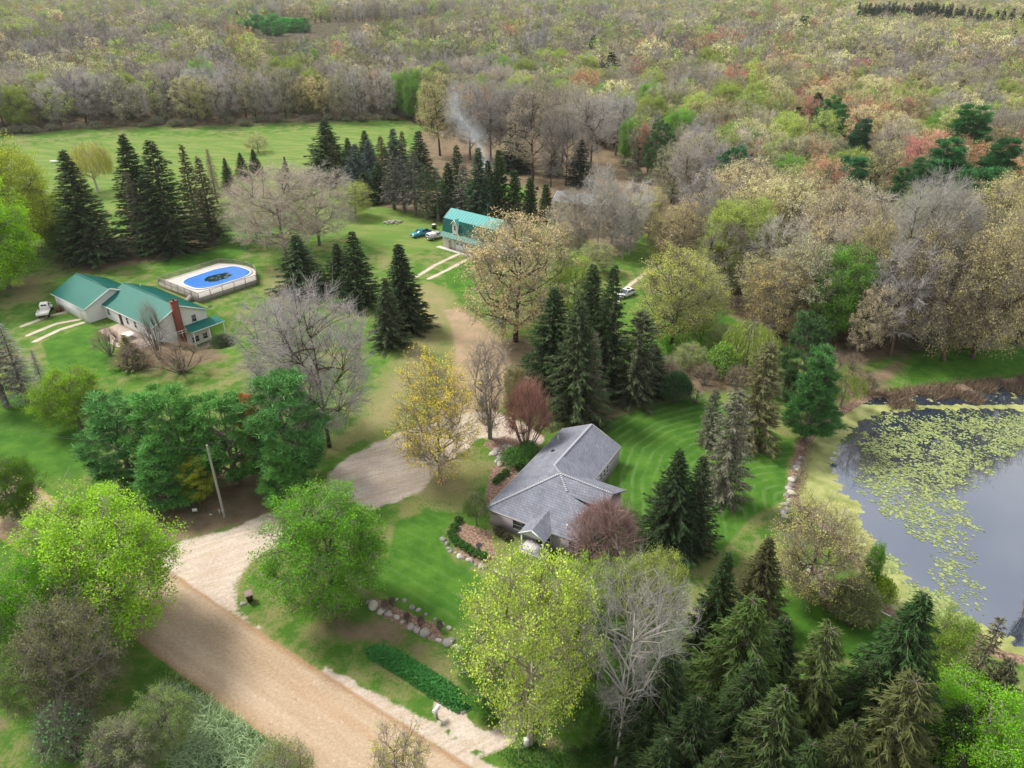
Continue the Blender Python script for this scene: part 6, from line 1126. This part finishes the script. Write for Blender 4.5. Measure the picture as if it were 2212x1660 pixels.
# ------------------------------------------------------------------ the woods: nearest trees one by one, the rest as one mass
PLANT = [(1838, 95), (1845, 62), (2000, 62), (2120, 84), (2330, 92), (2330, 112), (2120, 106), (1990, 90)]
def forest_points():
    r = np.random.default_rng(99); out = []
    for y0, y1, sp_, sc in ((105, 700, 9.6, 1.15), (700, 1500, 12.5, 1.2), (1500, 3400, 19, 1.35)):
        xs_ = np.arange(-y1*.86, y1*.86, sp_); ys_ = np.arange(y0, y1, sp_*.9); gx, gy = np.meshgrid(xs_, ys_); p = np.column_stack([gx.ravel(), gy.ravel()]); p += r.uniform(-.45, .45, p.shape)*sp_
        p = p[(np.abs(p[:, 0]) < p[:, 1]*.80+45)]; p = p[~inpoly(p[:, 0], p[:, 1], OPEN)]; tz = terrain(p[:, 0], p[:, 1], np.full(len(p), -99.)); qx, qy = to_px(p[:, 0], p[:, 1], tz); p = p[~inpoly(qx, qy, MARSH)]; qx, qy = to_px(p[:, 0], p[:, 1]); keep = ~((qx > 1880) & (qy < 22) & (qy > 2) & (p[:, 1] > 1800)); p = p[keep]
        out.append(np.column_stack([p, np.full(len(p), sc)]))
    r2 = np.random.default_rng(44); ex = np.column_stack([r2.uniform(200, 900, 9000), r2.uniform(700, 1500, 9000)]); ez = terrain(ex[:, 0], ex[:, 1], np.full(9000, -99.)); qx, qy = to_px(ex[:, 0], ex[:, 1], ez); ex = ex[inpoly(qx, qy, PLANT)][:900]
    out.append(np.column_stack([ex, np.ones(len(ex))])); return np.concatenate(out)
FP = forest_points(); fx, fy = to_px(FP[:, 0], FP[:, 1]); FP = FP[fy < 830]; FZ = terrain(FP[:, 0], FP[:, 1], np.full(len(FP), -99.)); fx, fy = to_px(FP[:, 0], FP[:, 1], FZ)
okp = np.ones(len(FP), bool)
for (x_, y_) in [P(1262, 452)]: okp &= np.hypot(FP[:, 0]-x_, FP[:, 1]-y_) > 13
TAKEN = np.array([(o.location.x, o.location.y) for o in S.collection.objects if o.type == 'EMPTY' and o.parent is None and o.location.y > 130 and not o.name.startswith(('spruce', 'arbor'))])
near_ = FP[:, 1] < 450; dm = np.full(len(FP), 1e9)
for q in TAKEN: dm[near_] = np.minimum(dm[near_], np.hypot(FP[near_, 0]-q[0], FP[near_, 1]-q[1]))
PNT = np.array([(o.location.x, o.location.y) for o in S.collection.objects if o.name.startswith('pine_tree') and o.location.y > 130])
for q in PNT: okp &= ~((np.abs(FP[:, 0]-q[0]) < 8) & (FP[:, 1] < q[1]+8) & (FP[:, 1] > q[1]-24))
okp &= dm > 5; FP = FP[okp]; fx, fy = fx[okp], fy[okp]
plantn = inpoly(fx, fy, PLANT)
rf_ = np.random.default_rng(12); n_ = len(FP); u = rf_.random(n_)
patch = hash_noise(FP[:, 0]/45, FP[:, 1]/60, 4)*.6+hash_noise(FP[:, 0]/17, FP[:, 1]/20, 6)*.4
right = np.clip((fx-1150)/700, 0, 1); u2 = np.clip(u*.8+(patch-.5)*.8+.1, 0, .999)
# kind table: colour, prototype families
KINDS = [('bare', GREY), ('bare', LAV), ('bare', (.37, .33, .27)), ('bud', (.34, .34, .20)), ('bud', TAN), ('bud', STRAW), ('bud', (.50, .48, .24)), ('leafy', (.30, .38, .08)), ('bud', (.32, .43, .08)), ('leafy', (.15, .32, .05)), ('bud', (.48, .24, .16)), ('bud', (.42, .16, .13)), ('spr', (.035, .055, .035)), ('bud', (.5, .30, .16))]
def cum(w): w = np.array(w, float); return np.cumsum(w/w.sum())
wl = cum([22, 14, 13, 18, 5, 4, 2, 9, 11, 7, 3, 1, .6, 2]); wr = cum([10, 9, 8, 13, 9, 13, 9, 5, 11, 3, 5, 3.5, .8, 4])
kind = np.where(rf_.random(n_) < right, np.searchsorted(wr, u2), np.searchsorted(wl, u2)).clip(0, 13); kind[plantn] = 12
dist = np.hypot(FP[:, 0], FP[:, 1]); order = np.argsort(dist); vis = (fx > -60) & (fx < 2270)
order = [i for i in order if vis[i]]; counts = {}; single = []
CN = {'bare': BT, 'bud': BD, 'leafy': ML, 'spr': SPN}
adj = ['grey bare', 'lavender grey bare', 'fawn bare', 'grey-green budding', 'golden tan budding', 'straw yellow budding', 'cream yellow budding', 'yellow-green leafy', 'lime green budding', 'fresh green leafy', 'coral orange budding', 'dark red budding', 'dark spruce', 'orange tan budding']
for i in order:
    nm = KINDS[kind[i]][0]
    if counts.get(nm, 0) < 260 and len(single) < 520: counts[nm] = counts.get(nm, 0)+1; single.append(i)
def where(px, py):
    xx = [300, 560, 820, 1080, 1340, 1560, 1780, 2000, 9999]; i = [px < q for q in xx].index(True)
    h_ = ['above the far left field edge', 'above the broad spruces', 'above the small field spruces', 'above the evergreen row', 'behind the clearing', 'beyond the willows', 'beyond the lime willow', 'up from the pond', 'at the right'][i]
    return h_+', '+('front' if py > (520 if px > 1350 else 255) else 'middle' if py > (400 if px > 1350 else 235) else 'deep')+' rows'
def where_old(px, py):
    h_ = 'left part' if px < 500 else 'middle left part' if px < 900 else 'middle' if px < 1350 else 'middle right part' if px < 1750 else 'right part'
    d_ = 'front rows' if py > (520 if px > 1350 else 255) else 'second rows' if py > (400 if px > 1350 else 235) else 'deeper rows'
    b_ = 'beyond the green field' if px < 900 else 'behind the leaf covered clearing' if px < 1350 else 'beyond the pond and willows'
    return '%s of the woods %s, %s' % (h_, b_, d_)
GRP = {}
for i in sorted(single, key=lambda q: fx[q]): GRP.setdefault((kind[i], where(fx[i], fy[i])), []).append(i)
LAB = {}
for (k_, w_), L_ in GRP.items():
    for j, i in enumerate(L_): LAB[i] = (('%s from left, ' % ordinal(j)) if len(L_) > 1 else '')+adj[k_]+' tree '+w_
for i in single:
    nm, c_ = KINDS[kind[i]]; r1 = rf_.random(4); key = {'bare': 'bare', 'bud': 'bud', 'leafy': 'leafy', 'spr': 'spruce'}[nm]+str(int(r1[0]*3)); hgt_ = (16 if fx[i] > 1350 else 18)+6*r1[1]
    tree(key, CN[nm], FP[i, 0], FP[i, 1], hgt_, hgt_*(.28+.11*r1[2]), tuple(np.array(c_)*(1.0+.35*r1[3])), LAB[i], group=adj[kind[i]]+' trees of the woods', bark=('dark', 'grey', 'brown')[int(r1[3]*3)])
rest = np.ones(len(FP), bool); rest[single] = False; RP = FP[rest]; RK = kind[rest]
def far_proto(nm, col, seed):
    if nm == 'spr': T_, C_ = spruce(seed, 14, 3.2, .9, 7, 8, tw=.4, tl=.9)
    else: T_, C_ = broad(seed, 14, 5.4, .15, ('round', 'oval', 'vase')[seed % 3], 5, 16, 70, 420 if nm == 'bare' else 260, leafy={'bare': 0, 'bud': 1500, 'leafy': 2600}[nm], leaf=.34, clump=.7, per=5, twigw=.12 if nm == 'bare' else .09, twig_len=1.5, twigmat=0 if nm == 'bare' else 1, trunk=.24, inner=.45)
    m = MB(); off = 0
    for src, mi in ((T_, 2), (C_, None)):
        for v_, f_, ma, at in zip(src.v, src.f, src.m, src.a): m.v.append(v_); m.f.append(f_+off); m.m.append(np.full(len(f_), 2) if mi == 2 else ma); m.a.append(at)
        off += src.n
    m.n = off; o = bpy.data.objects.new('far_tree_kind', m.mesh('far_tree_kind', [plant_mat('far_%s' % nm, lo=.8, hi=1.22, transl=.25 if nm != 'bare' else 0, fixed=tuple(np.minimum(np.array(col)*(.98 if nm == 'bare' else 1.14), .85)), rnd=.46), TWIG, M_FBARK])); o.color = (*col, 1); return o
M_FBARK = plant_mat('far_bark', transl=0, fixed=(.11, .095, .08)); coll = bpy.data.collections.new('far_tree_kinds'); NV = 2
protos = []
for k, (nm, c_) in enumerate(KINDS):
    for j in range(NV): protos.append(far_proto(nm, c_, 300+k*7+j))
BRUSH0 = len(protos)
for j, c_ in enumerate([(.26, .22, .18), (.20, .22, .10), (.22, .26, .13)]):
    Tb, Cb = bush(400+j, 3, 2.2, 160, 350 if j else 0, .4, twigmat=0 if not j else 1, w=.08); m = MB(); m.v, m.f, m.a, m.m, m.n = Cb.v, Cb.f, Cb.a, Cb.m, Cb.n; o = bpy.data.objects.new('far_tree_kind', m.mesh('brush', [plant_mat('brush_%d' % j, fixed=c_), TWIG])); o.color = (*c_, 1); protos.append(o)
for i, o in enumerate(protos): o.name = 'kind_%03d' % i; coll.objects.link(o)
def scatter(name, pts, idx, scl, rot, label, cat):
    me = bpy.data.meshes.new(name); me.vertices.add(len(pts)); me.vertices.foreach_set('co', pts.astype(np.float32).ravel())
    a = me.attributes.new('idx', 'INT', 'POINT'); a.data.foreach_set('value', idx.astype(np.int32)); a = me.attributes.new('scl', 'FLOAT_VECTOR', 'POINT'); a.data.foreach_set('vector', scl.astype(np.float32).ravel())
    a = me.attributes.new('rot', 'FLOAT_VECTOR', 'POINT'); a.data.foreach_set('vector', rot.astype(np.float32).ravel())
    o = bpy.data.objects.new(name, me); S.collection.objects.link(o); ng = bpy.data.node_groups.new(name, 'GeometryNodeTree')
    ng.interface.new_socket('Geometry', in_out='INPUT', socket_type='NodeSocketGeometry'); ng.interface.new_socket('Geometry', in_out='OUTPUT', socket_type='NodeSocketGeometry')
    gi = ng.nodes.new('NodeGroupInput'); go = ng.nodes.new('NodeGroupOutput'); ip = ng.nodes.new('GeometryNodeInstanceOnPoints'); ci = ng.nodes.new('GeometryNodeCollectionInfo'); ci.inputs['Collection'].default_value = coll
    ci.inputs['Separate Children'].default_value = True; ci.inputs['Reset Children'].default_value = True; ip.inputs['Pick Instance'].default_value = True
    def na(nm, t): q = ng.nodes.new('GeometryNodeInputNamedAttribute'); q.data_type = t; q.inputs['Name'].default_value = nm; return q.outputs['Attribute']
    ng.links.new(gi.outputs[0], ip.inputs['Points']); ng.links.new(ci.outputs[0], ip.inputs['Instance']); ng.links.new(na('idx', 'INT'), ip.inputs['Instance Index']); ng.links.new(na('scl', 'FLOAT_VECTOR'), ip.inputs['Scale'])
    er = ng.nodes.new('FunctionNodeEulerToRotation'); ng.links.new(na('rot', 'FLOAT_VECTOR'), er.inputs[0]); ng.links.new(er.outputs[0], ip.inputs['Rotation']); ng.links.new(ip.outputs[0], go.inputs[0])
    md = o.modifiers.new('scatter', 'NODES'); md.node_group = ng; return tag(o, label, cat, kind='stuff')
n_ = len(RP); hs = rf_.uniform(1.15, 1.75, n_); ws = rf_.uniform(.95, 1.5, n_)*RP[:, 2]
scatter('distant_woods', np.column_stack([RP[:, :2], terrain(RP[:, 0], RP[:, 1])-.2]), RK*NV+rf_.integers(0, NV, n_), np.column_stack([ws, ws, hs]), np.column_stack([np.zeros((n_, 2)), rf_.uniform(0, 6.28, n_)]), 'distant spring woods fading to the horizon in grey, tan and yellow-green', 'woods')
# undergrowth in and in front of the near woods
ux = rf_.uniform(-420, 420, 16000); uy = rf_.uniform(110, 480, 16000); sdo = sdist(ux, uy, OPEN); k_ = (sdo < 3) & (rf_.random(16000) < np.where(sdo > -25, .75, .3)) & (np.abs(ux) < uy*.78+20); ux, uy = ux[k_], uy[k_]
px_, py_ = to_px(ux, uy); k_ = ~((px_ > 900) & (px_ < 1350) & (py_ > 285)); ux, uy = ux[k_], uy[k_]; n_ = len(ux); s_ = rf_.uniform(.4, 1.1, n_)
scatter('undergrowth', np.column_stack([ux, uy, terrain(ux, uy)-.05]), BRUSH0+rf_.integers(0, 3, n_), np.column_stack([s_*1.4, s_*1.4, s_]), np.column_stack([np.zeros((n_, 2)), rf_.uniform(0, 6.28, n_)]), 'low brown and green brush under the trees of the woods', 'undergrowth')
my_ = rf_.uniform(450, 1500, 60000); mx_ = rf_.uniform(-.45, .02, 60000)*my_; qx_, qy_ = to_px(mx_, my_, terrain(mx_, my_, np.full(60000, -99.))); k_ = inpoly(qx_, qy_, MARSH) & (rf_.random(60000) < .3); mx_, my_ = mx_[k_], my_[k_]; n_ = len(mx_)
if n_: scatter('marsh_brush', np.column_stack([mx_, my_, terrain(mx_, my_)]), BRUSH0+rf_.integers(0, 2, n_), np.column_stack([np.full((n_, 2), 1.8), np.full(n_, .5)]), np.column_stack([np.zeros((n_, 2)), rf_.uniform(0, 6.28, n_)]), 'pale low brush of the marsh opening in the far left woods', 'marsh brush')
# tall grasses near the road
def grass(name, polyD, n, hmin, hmax, col, label, cat='grass', w=.05, lean=.25, thr=0, seed=1):
    q = poly_world(polyD); r = np.random.default_rng(seed); c_ = q.min(0)+r.random((n*3, 2))*(q.max(0)-q.min(0)); c_ = c_[inpoly(c_[:, 0], c_[:, 1], q)]
    if thr: c_ = c_[hash_noise(c_[:, 0]/1.4, c_[:, 1]/1.4, seed)*.6+.4*r.random(len(c_)) > thr]
    c_ = c_[:n]; ed = np.clip(sdist(c_[:, 0], c_[:, 1], q)/.8, .25, 1); h_ = r.uniform(hmin, hmax, len(c_))*ed; Bq = np.column_stack([c_, np.full(len(c_), -.03)]); d = r.normal(0, lean, (len(c_), 2))*h_[:, None]
    M_ = Bq+np.column_stack([d, h_*.75]); Tq = M_+np.column_stack([d*1.3, h_*.12]); m = MB(); at = r.random(len(c_)); m.ribbons(Bq, M_, w, 0, at, .9, r); m.ribbons(M_, Tq, w*.9, 0, np.clip(at+.15, 0, 1), .2, r)
    o = m.obj(name, LEAF); o.color = (*col, 1); return tag(o, label, cat, kind='stuff')
grass('daylily_bed', [(788, 1400), (815, 1393), (850, 1400), (900, 1428), (960, 1465), (1010, 1500), (1030, 1530), (990, 1545), (930, 1510), (860, 1462), (795, 1425)], 9000, .45, .8, (.07, .24, .06), 'long bed of lush green daylily leaves on the bank above the road', w=.06)
grass('roadside_weeds', [(560, 1585), (640, 1640), (700, 1700), (440, 1720), (300, 1600), (330, 1500), (400, 1480)], 9000, .7, 1.6, (.30, .40, .22), 'pale grey-green weeds and grasses below the dirt road', w=.05, thr=.42, seed=3)
grass('roadside_grass', [(350, 1430), (420, 1478), (500, 1540), (600, 1612), (560, 1625), (430, 1530), (330, 1450)], 5000, .3, .8, (.12, .24, .05), 'green fringe of rough grass along the lower road edge', thr=.35, seed=4)
grass('streamside_plants', [(1400, 720), (1450, 690), (1530, 690), (1570, 740), (1540, 770), (1430, 765)], 5000, .4, 1.1, (.14, .34, .05), 'bright green leafy plants in the wet hollow beside the willow', w=.1, thr=.3, seed=5)
grass('bank_grass', [(1690, 1085), (1712, 1120), (1760, 1140), (1800, 1170), (1780, 1190), (1700, 1150)], 2500, .3, .8, (.24, .28, .10), 'straw green tufts on the pond shore', thr=.3, seed=6); grass('shore_tufts', [(1742, 960), (1760, 940), (1750, 1000), (1735, 1060), (1712, 1080), (1715, 1020)], 3500, .3, .8, (.30, .26, .16), 'dry tufts between the boulders and the algae', thr=.3, seed=7)
grass('meadow_grass', [(1130, 1490), (1300, 1480), (1330, 1680), (1100, 1680), (1060, 1625), (1125, 1600)], 7000, .15, .4, (.07, .17, .04), 'shaded rough grass around the forked maple trunk', thr=.3, seed=8)
# twig litter in the mulch bed
m = MB(); r = np.random.default_rng(6); q = poly_world([(1772, 1275), (1800, 1265), (1860, 1335), (1895, 1345), (1840, 1352), (1782, 1312)]); c_ = q.min(0)+r.random((3000, 2))*(q.max(0)-q.min(0)); c_ = c_[inpoly(c_[:, 0], c_[:, 1], q)]; A_ = np.column_stack([c_, r.uniform(.02, .2, len(c_))]); m.ribbons(A_, A_+r.normal(0, .5, A_.shape)*[1, 1, .1], .06, 0, r.random(len(c_)), r=r)
o = m.obj('brush_pile', BARK); o.color = (.16, .09, .07, 1); tag(o, 'reddish brown heap of sticks on the mulch bed by the pond', 'brush pile', kind='stuff')
# ------------------------------------------------------------------ smoke from the fire behind the garage, and the haze
def vol_mat(name, col, dens, noise=None, aniso=.2):
    m = bpy.data.materials.new(name); m.use_nodes = True; nt = m.node_tree; nt.nodes.remove(nt.nodes['Principled BSDF']); v = nt.nodes.new('ShaderNodeVolumePrincipled'); v.inputs['Color'].default_value = (*col, 1); v.inputs['Density'].default_value = dens; v.inputs['Anisotropy'].default_value = aniso
    nt.links.new(v.outputs[0], nt.nodes['Material Output'].inputs['Volume'])
    if noise:
        tcn = N(nt, 'TexCoord'); n = N(nt, 'TexNoise'); n.inputs['Scale'].default_value = noise; n.inputs['Detail'].default_value = 3; r = N(nt, 'MapRange'); r.inputs[1].default_value = .42; r.inputs[2].default_value = .72; r.inputs[3].default_value = 0; r.inputs[4].default_value = dens
        nt.links.new(tcn.outputs['Object'], n.inputs['Vector']); nt.links.new(n.outputs['Fac'], r.inputs[0]); nt.links.new(r.outputs[0], v.inputs['Density'])
    return m
sx, sy = P(1092, 470); m = MB(); m.box(-9, 9, -9, 9, .5, 46)
SMK = bpy.data.materials.new('smoke'); SMK.use_nodes = True; nt = SMK.node_tree; nt.nodes.remove(nt.nodes['Principled BSDF']); v = nt.nodes.new('ShaderNodeVolumeScatter'); v.inputs['Color'].default_value = (.82, .92, 1, 1); v.inputs['Anisotropy'].default_value = .1
tcn = N(nt, 'TexCoord'); sp_ = N(nt, 'SeparateXYZ'); nt.links.new(tcn.outputs['Object'], sp_.inputs[0]); nz_ = N(nt, 'TexNoise'); nz_.inputs['Scale'].default_value = .22; nz_.inputs['Detail'].default_value = 4; nt.links.new(tcn.outputs['Object'], nz_.inputs['Vector'])
def mth(op, a_, b_=None, c_=None):
    q = N(nt, 'Math', operation=op)
    for i_, s_ in enumerate((a_, b_, c_)):
        if s_ is None: continue
        if isinstance(s_, (int, float)): q.inputs[i_].default_value = s_
        else: nt.links.new(s_, q.inputs[i_])
    return q.outputs[0]
xw = mth('ADD', sp_.outputs[0], mth('MULTIPLY', mth('SINE', mth('MULTIPLY', sp_.outputs[2], .22)), 1.3)); rr = mth('SQRT', mth('ADD', mth('MULTIPLY', xw, xw), mth('MULTIPLY', sp_.outputs[1], sp_.outputs[1])))
rad = mth('ADD', mth('MULTIPLY', sp_.outputs[2], .15), .6); ff = mth('MAXIMUM', mth('SUBTRACT', 1.0, mth('DIVIDE', rr, rad)), 0.0); up_ = mth('MAXIMUM', mth('SUBTRACT', 1.0, mth('DIVIDE', sp_.outputs[2], 44.0)), 0.0)
nn = mth('MAXIMUM', mth('SUBTRACT', nz_.outputs['Fac'], .38), 0.0); nt.links.new(mth('MULTIPLY', mth('MULTIPLY', mth('MULTIPLY', ff, ff), up_), mth('MULTIPLY', nn, 2.0)), v.inputs['Density']); nt.links.new(v.outputs[0], nt.nodes['Material Output'].inputs['Volume'])
o = m.obj('smoke', SMK); o.location = (sx, sy, 0); o.rotation_euler = (-.55, -.45, 0); tag(o, 'blue-grey wood smoke drifting up from behind the gambrel garage', 'smoke', kind='stuff')
if HAZE:
    m = MB(); m.box(-14500, 14500, -400, 23000, -30, 60); o = m.obj('haze', vol_mat('haze', (.96, .97, 1.0), HAZE, aniso=.3)); tag(o, kind='stuff')
